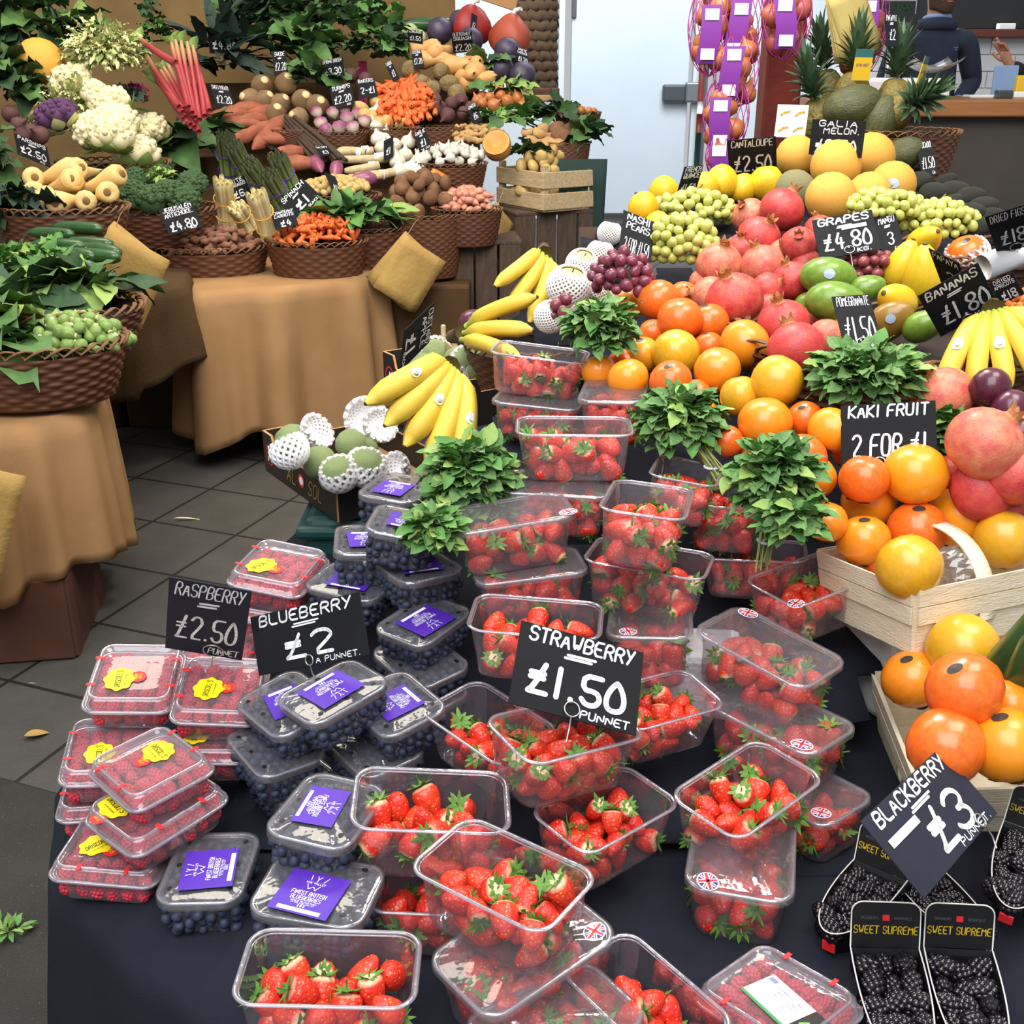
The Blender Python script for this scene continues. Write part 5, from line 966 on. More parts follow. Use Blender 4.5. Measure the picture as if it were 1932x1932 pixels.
clump('broccoli_leaves', Matrix.Translation((-1.492, 4.930, 1.145)), (.06, .05, .05), 26, .06, .016, ['greens_light'], 'pale yellow-green broccoli sprig on top of the broccoli', 'broccoli', 3, .5, .6)
bk((-1.816, 5.300, 1.164), .25, .18, .13, 'pale wicker basket under the cauliflowers', 0)
some([CAULI], [(-2.050, 5.550, 1.505), (-1.806, 5.362, 1.409), (-1.751, 5.120, 1.296), (-1.744, 5.651, 1.292), (-1.834, 5.171, 1.319), (-1.685, 5.234, 1.209), (-1.894, 5.425, 1.440), (-1.760, 5.236, 1.348)], 1.0, '', lie='up', labels=['cream cauliflower topmost of the heap', 'cream cauliflower in the middle of the heap', 'cream cauliflower with a curled green leaf at the front', 'white cauliflower on its own at the right of the heap', 'cream cauliflower just right of the purple one', 'small cauliflower lowest in the wicker basket', 'cream cauliflower under the topmost one', 'cream cauliflower between the middle and front ones'])
some([CAULIP], [(-1.992, 5.171, 1.374)], 1.0, '', lie='up', labels=['purple cauliflower in a nest of pale frilly leaves'])
clump('endive', Matrix.Translation((-1.991, 5.436, 1.348)), (.21, .10, .18), 330, .07, .012, ['romanesco', 'cauli'], 'pale frilly endive around the purple cauliflower', 'endive', 12, .9, 1.2, mix=(3, 1))
clump('endive', Matrix.Translation((-1.922, 5.650, 1.613)), (.19, .15, .17), 420, .07, .012, ['romanesco', 'greens_light'], 'pale frilly endive standing above the cauliflowers', 'endive', 13, .9, 1.2, mix=(5, 1))
some([MELON], [(-2.210, 5.617, 1.594)], .22, '', labels=['orange pumpkin behind the dark leaves above the cauliflowers'])
clump('leafy_greens', Matrix.Translation((-2.338, 5.900, 1.738)), (.34, .2, .28), 70, .22, .09, ['greens', 'greens_dark', 'greens_light'], 'tall mass of green lettuce leaves in the top left of the stall', 'greens', 14, .6, .5, mix=(4, 3, 1)); clump('leafy_greens', Matrix.Translation((-2.327, 5.408, 1.483)), (.16, .14, .18), 36, .22, .08, ['greens_dark', 'greens'], 'dark green leaves at the picture edge left of the purple cauliflower', 'greens', 15, .6, .5)
clump('leafy_greens', Matrix.Translation((-1.929, 6.525, 1.752)), (.07, .06, .22), 40, .10, .03, ['rocket', 'greens_dark'], 'feathery fennel tops hanging against the hessian screen', 'greens', 16, .6, .8)
some([BEET], [(-2.216, 5.221, 1.388), (-2.153, 5.136, 1.348), (-2.074, 5.071, 1.319), (-2.033, 5.050, 1.309), (-2.101, 5.050, 1.309)], 1.2, 'dark dusty beetroot above the parsnips card', 'beetroots on the left')
clump('red_oakleaf_lettuce', Matrix.Translation((-1.815, 5.637, 1.443)), (.09, .07, .07), 40, .06, .03, ['kale_black', 'beet_stem'], 'dark red frilly lettuce right of the cauliflowers', 'lettuce', 17, .7, 1, mix=(4, 1))
# rhubarb
rb = tag(link('rhubarb_bunch', None), 'tall bunch of pink rhubarb stalks', 'rhubarb'); 
for k, (u0, v0, u1, v1) in enumerate([((-1.742, 5.750, 1.641), 0, (-1.519, 5.450, 1.379), 0), ((-1.731, 5.750, 1.582), 0, (-1.528, 5.450, 1.402), 0), ((-1.717, 5.750, 1.547), 0, (-1.509, 5.450, 1.356), 0), ((-1.696, 5.750, 1.559), 0, (-1.487, 5.450, 1.333), 0), ((-1.674, 5.750, 1.571), 0, (-1.476, 5.450, 1.321), 0), ((-1.646, 5.750, 1.594), 0, (-1.461, 5.450, 1.298), 0), ((-1.612, 5.750, 1.688), 0, (-1.492, 5.450, 1.402), 0), ((-1.596, 5.750, 1.699), 0, (-1.470, 5.450, 1.379), 0), ((-1.579, 5.750, 1.692), 0, (-1.454, 5.450, 1.363), 0), ((-1.555, 5.750, 1.683), 0, (-1.440, 5.450, 1.356), 0), ((-1.526, 5.750, 1.665), 0, (-1.422, 5.450, 1.372), 0), ((-1.515, 5.750, 1.629), 0, (-1.403, 5.450, 1.391), 0), ((-1.700, 5.750, 1.523), 0, (-1.517, 5.450, 1.391), 0), ((-1.669, 5.750, 1.523), 0, (-1.504, 5.450, 1.356), 0), ((-1.774, 5.750, 1.706), 0, (-1.519, 5.450, 1.595), 0)]):
    a, b = Vector(u0), Vector(u1); l = (a - b).length; mb = MB().add(*tube([(math.sin(t * 2 + k) * .008, .006 * math.cos(3 * t + k), l * t) for t in np.linspace(0, 1, 9)], [.018, .019, .019, .018, .017, .016, .015, .016, .012], 8, flat=.7)); Q = (a - b).to_track_quat('Z', 'Y').to_matrix().to_4x4()
    s = link('stalk', mb.mesh('stalk', 'rhubarb'), rb, Matrix.Translation(b) @ Q)
    if k % 2 == 0:
        lm = MB(); 
        for j in range(3):
            v, f = leaf(.07, .025, .3, .8, 5, .6, j); lm.add(v, f, 0, Matrix.Translation((0, 0, l * .97)) @ Matrix.Rotation(j * 2.1, 4, 'Z') @ Matrix.Rotation(-1.0, 4, 'Y'))
        link('leaf_tip', lm.mesh('leaf_tip', 'greens_light'), s)
    LREST.append((b.x, b.y, b.z - .04, .05))
clump('chard_bunch', Matrix.Translation((-1.659, 5.850, 1.225)), (.18, .12, .10), 22, .26, .075, ['greens', 'greens_dark'], 'broad dark green leaves under the rhubarb stalks', 'greens', 18, .7, .2, mix=(3, 1)); clump('chard_bunch', Matrix.Translation((-1.512, 5.975, 1.282)), (.09, .08, .08), 16, .16, .06, ['greens', 'greens_dark'], 'green leaves between the rhubarb and the sweet potatoes', 'greens', 19, .7, .2)
clump('kale_bunch', Matrix.Translation((-1.579, 6.560, 1.620)), (.22, .14, .2), 60, .30, .035, ['kale_black'], 'almost black long leaved kale behind its price card', 'kale', 21, .5, .3)
# roots on the middle shelves
some(SWEETP, [(-1.372, 6.175, 1.376), (-1.270, 6.140, 1.359), (-1.389, 6.040, 1.312), (-1.277, 5.975, 1.282), (-1.208, 6.010, 1.298), (-1.162, 5.890, 1.243), (-1.094, 5.760, 1.186), (-1.042, 5.660, 1.144), (-1.346, 5.910, 1.252), (-1.242, 5.890, 1.243), (-1.446, 6.125, 1.352), (-1.327, 6.075, 1.328)], 1.05, 'reddish brown sweet potato in the loose heap', 'sweet potatoes', seed=4, rots=[(PI / 2, 0, -1.2), (PI / 2, .4, -1.0), (PI / 2, .2, -1.5), (PI / 2 + .3, .6, -.7), (PI / 2 + .4, 0, -.6)])
some([SWEDE], [(-1.331, 6.352, 1.484), (-1.206, 6.368, 1.494), (-1.379, 6.248, 1.418), (-1.213, 6.220, 1.400), (-1.099, 6.240, 1.413), (-1.226, 6.125, 1.352), (-1.103, 6.090, 1.335), (-1.299, 6.240, 1.413), (-1.016, 6.200, 1.388)], 1.0, 'brown and purple swede with a pale cut face', 'swedes', seed=5, rots=[(-2.1, 0, .5), (-2.3, .2, .3), (-1.9, 0, -.6), (-2.2, 0, .9)])
bk((-1.092, 5.960, 1.275), .13, .11, .12, 'wicker basket partly hidden under the swedes', 1)
bk((-0.874, 5.940, 1.266), .15, .12, .12, 'small round wicker basket of purple turnips', 0); some([TURN], [(-1.016, 6.140, 1.359), (-0.931, 6.140, 1.359), (-0.851, 6.090, 1.335), (-0.981, 6.040, 1.312), (-0.758, 6.060, 1.321), (-0.814, 6.000, 1.293), (-0.881, 6.000, 1.293), (-0.874, 6.175, 1.376), (-0.946, 5.975, 1.282), (-0.800, 6.125, 1.352)], .95, 'white and purple turnip in the small round basket', 'turnips', lie='up', seed=6)
bk((-0.615, 5.985, 1.286), .14, .11, .11, 'wicker basket of clean pale potatoes', 0); some([POT], [(-0.791, 6.175, 1.376), (-0.712, 6.216, 1.398), (-0.644, 6.140, 1.359), (-0.722, 6.090, 1.335), (-0.641, 6.040, 1.312), (-0.568, 6.040, 1.312), (-0.569, 6.160, 1.368), (-0.614, 6.208, 1.393), (-0.757, 6.110, 1.344), (-0.680, 6.020, 1.302), (-0.523, 6.090, 1.335)], 1.15, 'clean pale potato in the basket behind the turnips', 'pale baking potatoes', seed=7)
bk((-0.407, 5.975, 1.282), .17, .12, .12, 'wicker basket under the large carrots', 0); heap((-0.560, 6.240, 1.413), .17, .22, .02, CARROT, .042, 'bright orange carrot in the large heap', 'large carrots', slope=.42, lie='front', seed=8, layers=2)
some([CELER], [(-0.547, 6.472, 1.562), (-0.383, 6.460, 1.554), (-0.484, 6.360, 1.489), (-0.334, 6.360, 1.489), (-0.425, 6.320, 1.463), (-0.292, 6.288, 1.443)], .95, 'knobbly brown celeriac behind the carrots', 'celeriac roots', seed=9)
some([BEET], [(-0.376, 6.175, 1.376), (-0.317, 6.220, 1.400), (-0.268, 6.240, 1.413), (-0.332, 6.110, 1.344), (-0.210, 6.175, 1.376), (-0.250, 6.125, 1.352), (-0.402, 6.240, 1.413)], 1.25, 'dark earthy beetroot right of the carrots', 'beetroots on the right')
some([BUTT], [(-0.499, 6.632, 1.669), (-0.390, 6.608, 1.653), (-0.282, 6.512, 1.588), (-0.245, 6.420, 1.528), (-0.187, 6.392, 1.509), (-0.166, 6.460, 1.554), (-0.436, 6.552, 1.615), (-0.219, 6.512, 1.588)], .9, 'smooth tan butternut squash on the upper shelf', 'butternut squashes', seed=10, rots=[(1.3, .4, 1.0), (1.5, 0, 2.6), (1.5, 0, 1.4), (1.4, 0, .4)])
some([CABP], [(-0.712, 6.752, 1.752), (-0.622, 6.736, 1.741), (-0.518, 6.712, 1.724), (-0.670, 6.792, 1.780), (-0.565, 6.768, 1.763)], .95, 'pale green kohlrabi on the upper shelf', 'kohlrabi'); some([CUCU], [(-0.449, 6.816, 1.797)], 1.7, '', labels=['pale green marrow lying in front of the hessian screen'], rots=[(PI / 2, 0, -1.3)])
some([CABR], [(-0.402, 6.768, 1.763), (-0.292, 6.832, 1.809), (-0.229, 6.700, 1.716), (-0.023, 6.608, 1.653), (0.057, 6.432, 1.535), (-0.060, 6.480, 1.567)], .85, '', labels=['purple cabbage left of the topmost one', 'blue-purple cabbage topmost in the row by the red bag', 'dark purple cabbage behind its price card', 'purple cabbage under the orange net bag', 'dark purple cabbage lowest at the stall end', 'purple cabbage behind the green leaves at the stall end'])
# greens along the back
for i, (p, s, n, l, w, ms, lb) in enumerate((((-1.341, 6.920, 1.872), (.3, .15, .22), 40, .26, .10, ['greens', 'greens_dark'], 'large cabbage leaves high at the back of the stall'), ((-1.187, 6.660, 1.688), (.18, .12, .15), 30, .22, .09, ['greens'], 'broad spring green leaves above the swedes'), ((-1.068, 6.400, 1.515), (.14, .1, .09), 24, .14, .06, ['greens', 'greens_dark'], 'spring greens lying behind the turnips card'), ((-0.838, 6.680, 1.702), (.28, .14, .25), 90, .12, .05, ['greens_dark', 'rocket'], 'tall beetroot tops behind the carrots'), ((-0.976, 6.880, 1.843), (.25, .14, .2), 60, .12, .06, ['greens_dark', 'greens'], 'dark beetroot leaves against the hessian screen'), ((-0.671, 6.600, 1.647), (.10, .08, .14), 36, .10, .05, ['rocket', 'greens_dark'], 'mottled beetroot leaves by the carrot card'), ((-1.466, 6.760, 1.758), (.15, .1, .2), 30, .24, .04, ['kale_black', 'greens_dark'], 'dark kale leaves beside the spring greens'), ((-0.132, 6.480, 1.567), (.09, .07, .09), 22, .12, .05, ['greens', 'greens_dark'], 'green leaves between the squashes and the purple cabbages'), ((-0.017, 6.328, 1.468), (.12, .08, .05), 20, .14, .05, ['greens', 'greens_light'], 'green leaves above the onions'), ((-0.057, 6.075, 1.328), (.15, .1, .06), 26, .14, .04, ['greens', 'rocket'], 'celery leaves spilling over the ginger'), ((0.093, 6.125, 1.352), (.12, .08, .05), 20, .14, .04, ['rocket', 'greens_light'], 'celery leaves behind the yellow roots'), ((0.258, 6.125, 1.352), (.14, .1, .06), 24, .13, .05, ['greens', 'greens_dark'], 'spinach leaves at the stall end'), ((0.344, 5.890, 1.243), (.10, .1, .12), 30, .12, .055, ['greens', 'greens_dark'], 'spinach leaves hanging over the stall end'), ((0.089, 5.775, 1.193), (.08, .06, .05), 12, .12, .05, ['greens', 'greens_dark'], 'dark green leaf above the crate of potatoes'))):
    clump('leafy_greens', Matrix.Translation(p), s, n, l, w, ms, lb, 'greens', 40 + i, .7, .35)
    if i not in (0, 4): LREST.append((p[0], p[1], p[2] - s[2] * .8, s[0]))
st = MB()
for k in range(12): st.add(*tube([(random.uniform(-.02, .02), 0, 0), (random.uniform(-.03, .03), 0, -.12), (random.uniform(-.02, .02), -.03, -.22)], .006, 5))
tag(link('beetroot_bunch', st.mesh('beetroot_bunch', 'beet_stem'), None, Matrix.Translation((-0.817, 6.540, 1.607))), 'purple beetroot stems tied under their leaves', 'beetroot')
some([BEET], [(-0.867, 6.432, 1.535), (-0.784, 6.400, 1.515)], 1.3, 'dark bunched beetroot beside the bakers card', 'bunched beetroots')
# garlic, onions, ginger
bk((-0.293, 5.640, 1.136), .17, .14, .13, 'round wicker basket heaped with garlic', 0); heap((-0.297, 5.720, 1.169), .15, .11, .04, [GARL], .046, 'white garlic bulb in the round basket', 'garlic bulbs', lie='up', seed=11, slope=.25)
some([WONION], [(-0.688, 6.010, 1.298), (-0.636, 5.910, 1.252), (-0.591, 5.825, 1.214), (-0.520, 5.860, 1.230), (-0.525, 5.740, 1.178), (-0.595, 5.740, 1.178), (-0.450, 5.675, 1.151), (-0.489, 5.610, 1.124), (-0.559, 5.675, 1.151), (-0.669, 5.890, 1.243), (-0.642, 5.800, 1.204), (-0.434, 5.760, 1.186), (-0.539, 5.590, 1.116), (-0.450, 5.590, 1.116), (-0.709, 6.125, 1.352)], 1.0, 'shiny white onion in the loose heap beside the garlic', 'white onions', lie='up', seed=12)
heap((-0.190, 5.925, 1.259), .13, .11, .02, GING, .05, 'knobbly pale ginger root', 'ginger roots', slope=.35, lie='flat', seed=13)
heap((-0.045, 6.240, 1.413), .16, .09, .02, [ONION], .068, 'golden brown onion below the green leaves', 'golden onions', slope=.4, lie='up', seed=14)
# horseradish with paper bands
for i, (a, b, lb) in enumerate([((-0.883, 5.750, 1.182), (-0.685, 5.785, 1.197), 'horseradish root with a paper band nearest the turnip basket'), ((-0.883, 5.685, 1.155), (-0.583, 5.720, 1.169), 'long horseradish root with a paper band second from the turnips'), ((-0.807, 5.590, 1.116), (-0.646, 5.640, 1.136), 'thick horseradish root above the striped aubergines'), ((-0.752, 5.550, 1.100), (-0.587, 5.550, 1.100), 'horseradish root with a paper band behind the striped aubergine'), ((-0.857, 5.790, 1.199), (-0.721, 5.750, 1.182), 'thin horseradish root tucked under the topmost one'), ((-0.660, 5.525, 1.090), (-0.521, 5.590, 1.116), 'short horseradish root with a white paper band by the onions')]):
    a, b = Vector(a), Vector(b); l = (b - a).length; mb = MB().add(*tube([(.004 * math.sin(i + 4 * t), .004 * math.cos(3 * t + i), l * t) for t in np.linspace(0, 1, 10)], [.012, .018, .02, .021, .021, .022, .022, .023, .023, .02], 10)); Q = Matrix.Translation(a) @ (b - a).to_track_quat('Z', 'Y').to_matrix().to_4x4(); o = tag(link('horseradish_root', mb.mesh('horseradish_root', 'leek_root'), None, Q), lb, 'horseradish')
    bd = MB().add(*tube([(0, 0, l * .70), (0, 0, l * .88)], .0245, 12, cap=False)); link('paper_band', bd.mesh('paper_band', 'sticker_white'), o); LREST.append((a.x, a.y, a.z - .03, .06))
for i in range(7):
    a = Vector((-1.177, 6.075, 1.328)) + Vector((i * .022 - .03, -.02 * i, .008 * (i % 3))); b = Vector((-0.919, 5.700, 1.161)) + Vector((i * .03 - .05, -.02 * i, .008 * (i % 2))); l = (b - a).length; mb = MB().add(*tube([(.006 * math.sin(i + 5 * t), 0, l * t) for t in np.linspace(0, 1, 8)], .011, 7)); tag(link('scorzonera_root', mb.mesh('scorzonera_root', 'scorzonera'), None, Matrix.Translation(a) @ (b - a).to_track_quat('Z', 'Y').to_matrix().to_4x4()), 'long thin dark scorzonera root beside the sweet potatoes', 'root', 'scorzonera roots')
some([AUBER], [(-0.942, 5.640, 1.136), (-0.846, 5.575, 1.110), (-0.717, 5.510, 1.084)], .95, '', labels=['dark purple aubergine left of the striped pair', 'pale striped aubergine in the middle of the three', 'pink and white striped aubergine nearest the brown potatoes'], rots=[(1.9, .4, .5), (2.2, 0, 0), (1.6, 0, -1.4)])
bk((-0.802, 5.340, 1.019), .19, .14, .12, 'shallow wicker basket of small yellow potatoes', 0); heap((-0.827, 5.440, 1.057), .16, .11, .03, [POTS], .034, 'small yellow new potato in the shallow basket', 'small yellow potatoes', slope=.2, seed=15)
bk((-0.386, 5.173, 0.954), .17, .13, .27, 'deep tapering wicker basket of earthy potatoes', 1); heap((-0.419, 5.310, 1.008), .17, .12, .05, [POTD], .066, 'earthy brown potato in the deep basket', 'earthy potatoes', slope=.3, seed=16, layers=2)
bk((-0.207, 5.210, 0.973), .16, .12, .15, 'dark wicker basket of pink shallots', 0); heap((-0.205, 5.290, 1.001), .13, .10, .03, [SHAL], .034, 'pink shallot in the dark basket', 'pink shallots', lie='flat', slope=.25, seed=17, layers=2)
o = tag(link('pumpkin_wedge', None, None, xf((-0.360, 5.450, 1.061), (.2, .5, .3))), 'cut orange pumpkin wedge behind the earthy potatoes', 'pumpkin'); link('flesh', MB().add(*lathe([(.001, .0), (.04, .0), (.055, .015), (.05, .06), (.03, .06), (.001, .05)], 16)).mesh('flesh', 'pumpkin_flesh'), o)
# nearest row
bk((-1.332, 4.950, 0.842), .26, .18, .17, 'wicker basket of knobbly jerusalem artichokes', 0); heap((-1.330, 4.950, 0.860), .22, .14, .035, ARTI, .046, 'knobbly purple-brown jerusalem artichoke in the basket', 'jerusalem artichokes', lie='flat', seed=18, slope=.15, layers=2)
bk((-0.844, 4.900, 0.876), .215, .16, .185, 'dark wicker basket of baby carrots on the burlap table', 0); heap((-0.842, 4.900, 0.901), .185, .13, .05, BABYC, .035, 'orange baby carrot in the dark basket', 'baby carrots', lie='any', seed=19, slope=.15, layers=2)
bk((-0.656, 5.100, 0.907), .20, .15, .17, 'wicker basket of spinach behind the baby carrots', 0)
clump('spinach_heap', Matrix.Translation((-0.697, 5.050, 0.983)), (.20, .13, .06), 70, .14, .04, ['greens', 'rocket', 'greens_light'], 'heap of long green spinach leaves in the basket', 'spinach', 60, .6, .2, mix=(4, 3, 1), kind=None)
clump('chive_bunch', Matrix.Translation((-0.565, 5.050, 0.960)), (.07, .06, .03), 60, .16, .004, ['rocket', 'greens_light'], 'thin green chives beside the spinach', 'chives', 61, .3, .1)
# asparagus
def asparagus(p, rot, m, label, n=16, l=.24, r=.0075, tie='label_purple', R0=.028):
    o = tag(link('asparagus_bundle', None, None, xf(p, rot)), label, 'asparagus'); q = random.Random(label)
    for k in range(n):
        a = k * 2.4; rr = R0 * math.sqrt((k + .4) / n); x, y = rr * math.cos(a), rr * math.sin(a); h = l * q.uniform(.9, 1.02); mb = MB().add(*tube([(x, y, -h * .45), (x, y, h * .2), (x * 1.08, y * 1.08, h * .42), (x * 1.1, y * 1.1, h * .52), (x * 1.1, y * 1.1, h * .56)], [r, r * .95, r * 1.0, r * .8, r * .15], 7)); link('spear', mb.mesh('spear', m), o)
    for z in (-.05, .055):
        tb = MB().add(*tube([((R0 + r) * math.cos(t), (R0 + r) * math.sin(t), z) for t in np.linspace(0, 2 * PI, 18, endpoint=False)], .003, 6, closed=True)); link('tie', tb.mesh('tie', tie), o)
    LREST.append((p[0], p[1], p[2] - .07, .06))
for p, rot, lb in (((-1.313, 5.250, 0.987), (.75, .12, .1), 'white asparagus bundle by the jerusalem artichoke basket'), ((-1.050, 4.850, 0.979), (.75, -.22, .2), 'white asparagus bundle hanging over the baby carrots basket'), ((-1.212, 5.160, 0.946), (.9, -.5, .3), 'short pale asparagus bundle between the two longer white ones')): asparagus(p, rot, 'asparagus_white', lb, 10, .33 if 'short' not in lb else .22, .0135, 'melon_yellow', .034)
for p, rot, lb in (((-1.386, 5.675, 1.151), (.6, .15, 0), 'green asparagus bundle nearest the rhubarb'), ((-1.289, 5.600, 1.120), (.65, -.25, 0), 'green asparagus bundle second from the rhubarb'), ((-1.171, 5.450, 1.061), (.7, -.4, 0), 'green asparagus bundle above the spinach card'), ((-1.073, 5.340, 1.019), (.7, -.3, 0), 'green asparagus bundle behind the spinach card'), ((-1.057, 5.475, 1.070), (.6, -.25, 0), 'green asparagus bundle nearest the aubergines')): asparagus(p, rot, 'asparagus_green', lb, 24, .31, .008, 'label_purple', .042)
# potato crate and the stall end
c = Matrix.Translation((0.167, 5.800, 0.922)) @ Matrix.Rotation(-0.987, 4, 'Z'); crate('slatted_crate', c, .40, .30, .20, 'crate_wood', 'pale slatted wooden crate of potatoes at the stall end', 2)
heap(tuple(c @ Vector((0, 0, .19))), .17, .12, .03, [POT], .060, 'clean yellow potato in the slatted crate', 'crate potatoes', seed=20, layers=2, rz=.4, rest=False, sc=.92); heap(tuple(c @ Vector((0, 0, .08))), .17, .12, .0, [POT], .07, 'yellow potato low inside the slatted crate', 'crate potatoes below', seed=21, rest=False)
for i, (p, a, lb) in enumerate((((0.167, 5.800, 0.922), .35, 'weathered wooden crate standing on end under the potato crate'), ((-0.189, 5.350, 0.843), .1, 'weathered wooden crate standing on end under the shallots basket'))):
    o = tag(link('apple_crate', None, None, xf((p[0], p[1], 0), (0, 0, a))), lb, 'crate')
    hz = p[2]
    for k in range(4): part('board', [((-.165 + k * .11, -.16, hz / 2), (.10, .016, hz - .004))], 'old_wood', o)
    for k in range(4): part('board', [((.21, -.12 + k * .08, hz / 2), (.016, .07, hz - .004))], 'old_wood', o)
    part('crate_top', [((0, 0, hz - .01), (.44, .34, .018))], 'old_wood', o); part('board', [((-.21, 0, hz / 2), (.016, .32, hz - .004))], 'old_wood', o)
bk((0.270, 5.840, 1.221), .12, .10, .22, 'tapering wicker basket of earthy yams at the stall end', 1); some([POTD], [(0.226, 5.975, 1.282), (0.293, 5.950, 1.270), (0.264, 5.890, 1.243), (0.325, 5.890, 1.243), (0.246, 5.910, 1.252)], 1.3, 'earthy brown yam in the tapering basket', 'yams')
some(GING, [(0.118, 5.950, 1.270), (0.166, 5.910, 1.252), (0.201, 5.850, 1.225), (0.143, 5.840, 1.221), (0.181, 5.775, 1.193), (0.215, 5.790, 1.199)], 1.7, 'yellow knobbly root beside the yams', 'yellow roots', seed=30)
bk((0.341, 6.125, 1.352), .12, .1, .08, 'small wicker tray of red tomatoes beside the door', 0); heap((0.336, 6.140, 1.359), .09, .07, .02, [ONION], .05, 'small red tomato on the wicker tray', 'tomatoes on the tray', seed=31, parts=False, sc=.6)
mb = MB().add(*lathe([(.001, 0), (.115, .0), (.12, .06), (.119, .11)], 20)); o = tag(link('pumpkin_half', mb.mesh('pumpkin_half', 'butternut'), None, xf((-0.068, 5.740, 1.204), (.95, -.25, 0), .58)), 'half pumpkin with bright orange flesh on the garlic shelf', 'pumpkin'); link('flesh', MB().add(*lathe([(.001, .095), (.05, .09), (.075, .108), (.115, .111)], 20)).mesh('flesh', 'pumpkin_flesh'), o)
P = []
for i in range(9):
    for j in range(7): P.append((-.12 + .24 * i / 8 * (1 - .25 * (1 - j / 6)) + .03 * (1 - j / 6), .03 * math.sin(i * 1.4) * (1 - j / 6), -.85 * (1 - j / 6)))
mb = MB().add(P, grid_faces(9, 7)); o = tag(link('green_cloth', mb.mesh('green_cloth', 'teal_cloth'), None, Matrix.Translation((0.348, 5.700, 1.161))), 'dark green cloth hanging at the stall end by the door', 'cloth'); o.modifiers.new('thick', 'SOLIDIFY').thickness = .004
# tall woven basket, bags and boxes at the back end
o = tag(link('log_basket', None, None, Matrix.Translation((0.148, 7.200, 1.414))), 'tall brown rope basket beside the white door wall', 'basket')
for k in range(12):
    mb = MB(); zz = k * .055; mb.add(*tube([(.10 * math.cos(t) + .004 * math.sin(t * 9 + k), .10 * math.sin(t), zz + .012 * math.sin(t * 11 + k * 2)) for t in np.linspace(0, 2 * PI, 40, endpoint=False)], .03, 7, closed=True)); link('rope_coil', mb.mesh('rope_coil', 'brown_mush'), o)
LREST.append((*(0.148, 7.200, 1.414)[:2], (0.148, 7.200, 1.414)[2] - .04, .15))
def sack(p, s, m, label, seed):
    q = np.random.default_rng(seed); mb = MB().add(*ball(16, 12, s[0], s[1], s[2], mod=lambda th, t: (1.15 - .6 * t * t) * (1 + .10 * math.sin(3 * th + seed) + .10 * math.sin(7 * th + 9 * t)))); o = tag(link('net_bag', mb.mesh('net_bag', m), None, Matrix.Translation(p)), label, 'bag'); LREST.append((p[0], p[1], p[2] - s[2], s[0])); 
    lb = MB().add(*tube([(s[0] * .1, 0, s[2] * .9), (s[0] * .2, 0, s[2] * 1.1), (s[0] * .5, -.02, s[2] * 1.15)], .012, 6)); link('tie', lb.mesh('tie', 'sticker_white'), o)
sack((-0.232, 6.808, 1.792), (.11, .1, .11), 'bag_red', 'bright red net bag behind the purple cabbages', 2); sack((-0.003, 6.728, 1.735), (.11, .1, .12), 'bag_orange', 'orange net bag slumped over the purple cabbages', 5)
mb = MB().add(*bbox((0, 0, 0), (.42, .25, .10), .003)); tag(link('cardboard_box', mb.mesh('cardboard_box', 'cardboard', False), None, xf((0.006, 7.300, 1.939), (0, .3, -.1))), 'open cardboard box at the top behind the orange net bag', 'box')
for i, (p, s, m, lb) in enumerate((((0.179, 6.260, 1.425), (.16, .14, .03), 'cardboard', 'flat cardboard box below the rope basket'), ((0.180, 6.320, 1.463), (.14, .12, .02), 'brown_box_wood', 'dark red tray on the flat cardboard box'))):
    mb = MB().add(*bbox((0, 0, 0), s, .003)); tag(link('flat_box', mb.mesh('flat_box', m, False), None, Matrix.Translation(p)), lb, 'box')
o = tag(link('display_step', None), 'burlap covered wooden step under the courgettes and parsnips', 'step'); q0 = (-1.783, 4.435, 0.900)
part('step_box', [((q0[0] - .25, 4.25, .46), (.55, .85, .90))], 'burlap_shaded', o, .02)
# paper bags
card_bag('paper_bag_pack', xf((-1.300, 3.980, 1.012), (R(86), R(32), R(-10))), .24, .30, 'pack of brown paper bags hanging from the broccoli basket'); card_bag('paper_bag_pack', xf((-0.385, 4.950, 0.846), (R(84), R(38), R(12))), .22, .26, 'pack of brown paper bags hanging beside the deep potato basket'); card_bag('paper_bag_pack', xf((-1.303, 2.620, 0.664), (R(86), R(25), R(20))), .17, .34, 'pack of brown paper bags hanging at the picture edge by the sprouts table'); card_bag('paper_bag_pack', xf((-0.046, 5.500, 0.920), (R(84), R(45), R(50))), .16, .20, 'pack of brown paper bags hanging behind the shallots basket')
for i in range(4):
    for j in range(7):
        xa, xb, ya, yb = -3.45 + .82 * i, -2.65 + .82 * i, 5.02 + .33 * j, 5.34 + .33 * j
        zs = [z for x, y, z, r in LREST if xa - .1 < x < xb + .1 and ya - .12 < y < yb + .12]
        if not zs: continue
        z = max(.5, min(min(zs) - .01, .72 + .46 * (ya - 5.0)))
        o = tag(link('display_box', None, None, xf(((xa + xb) / 2, (ya + yb) / 2, 0))), 'dark burlap covered box stacked under the vegetables', 'box', 'stepped boxes under the vegetables'); part('burlap_cover', [((0, 0, z / 2), (xb - xa, yb - ya, z))], 'burlap_shaded', o, .015)  # covers take the burlap with gap shade painted into its colour

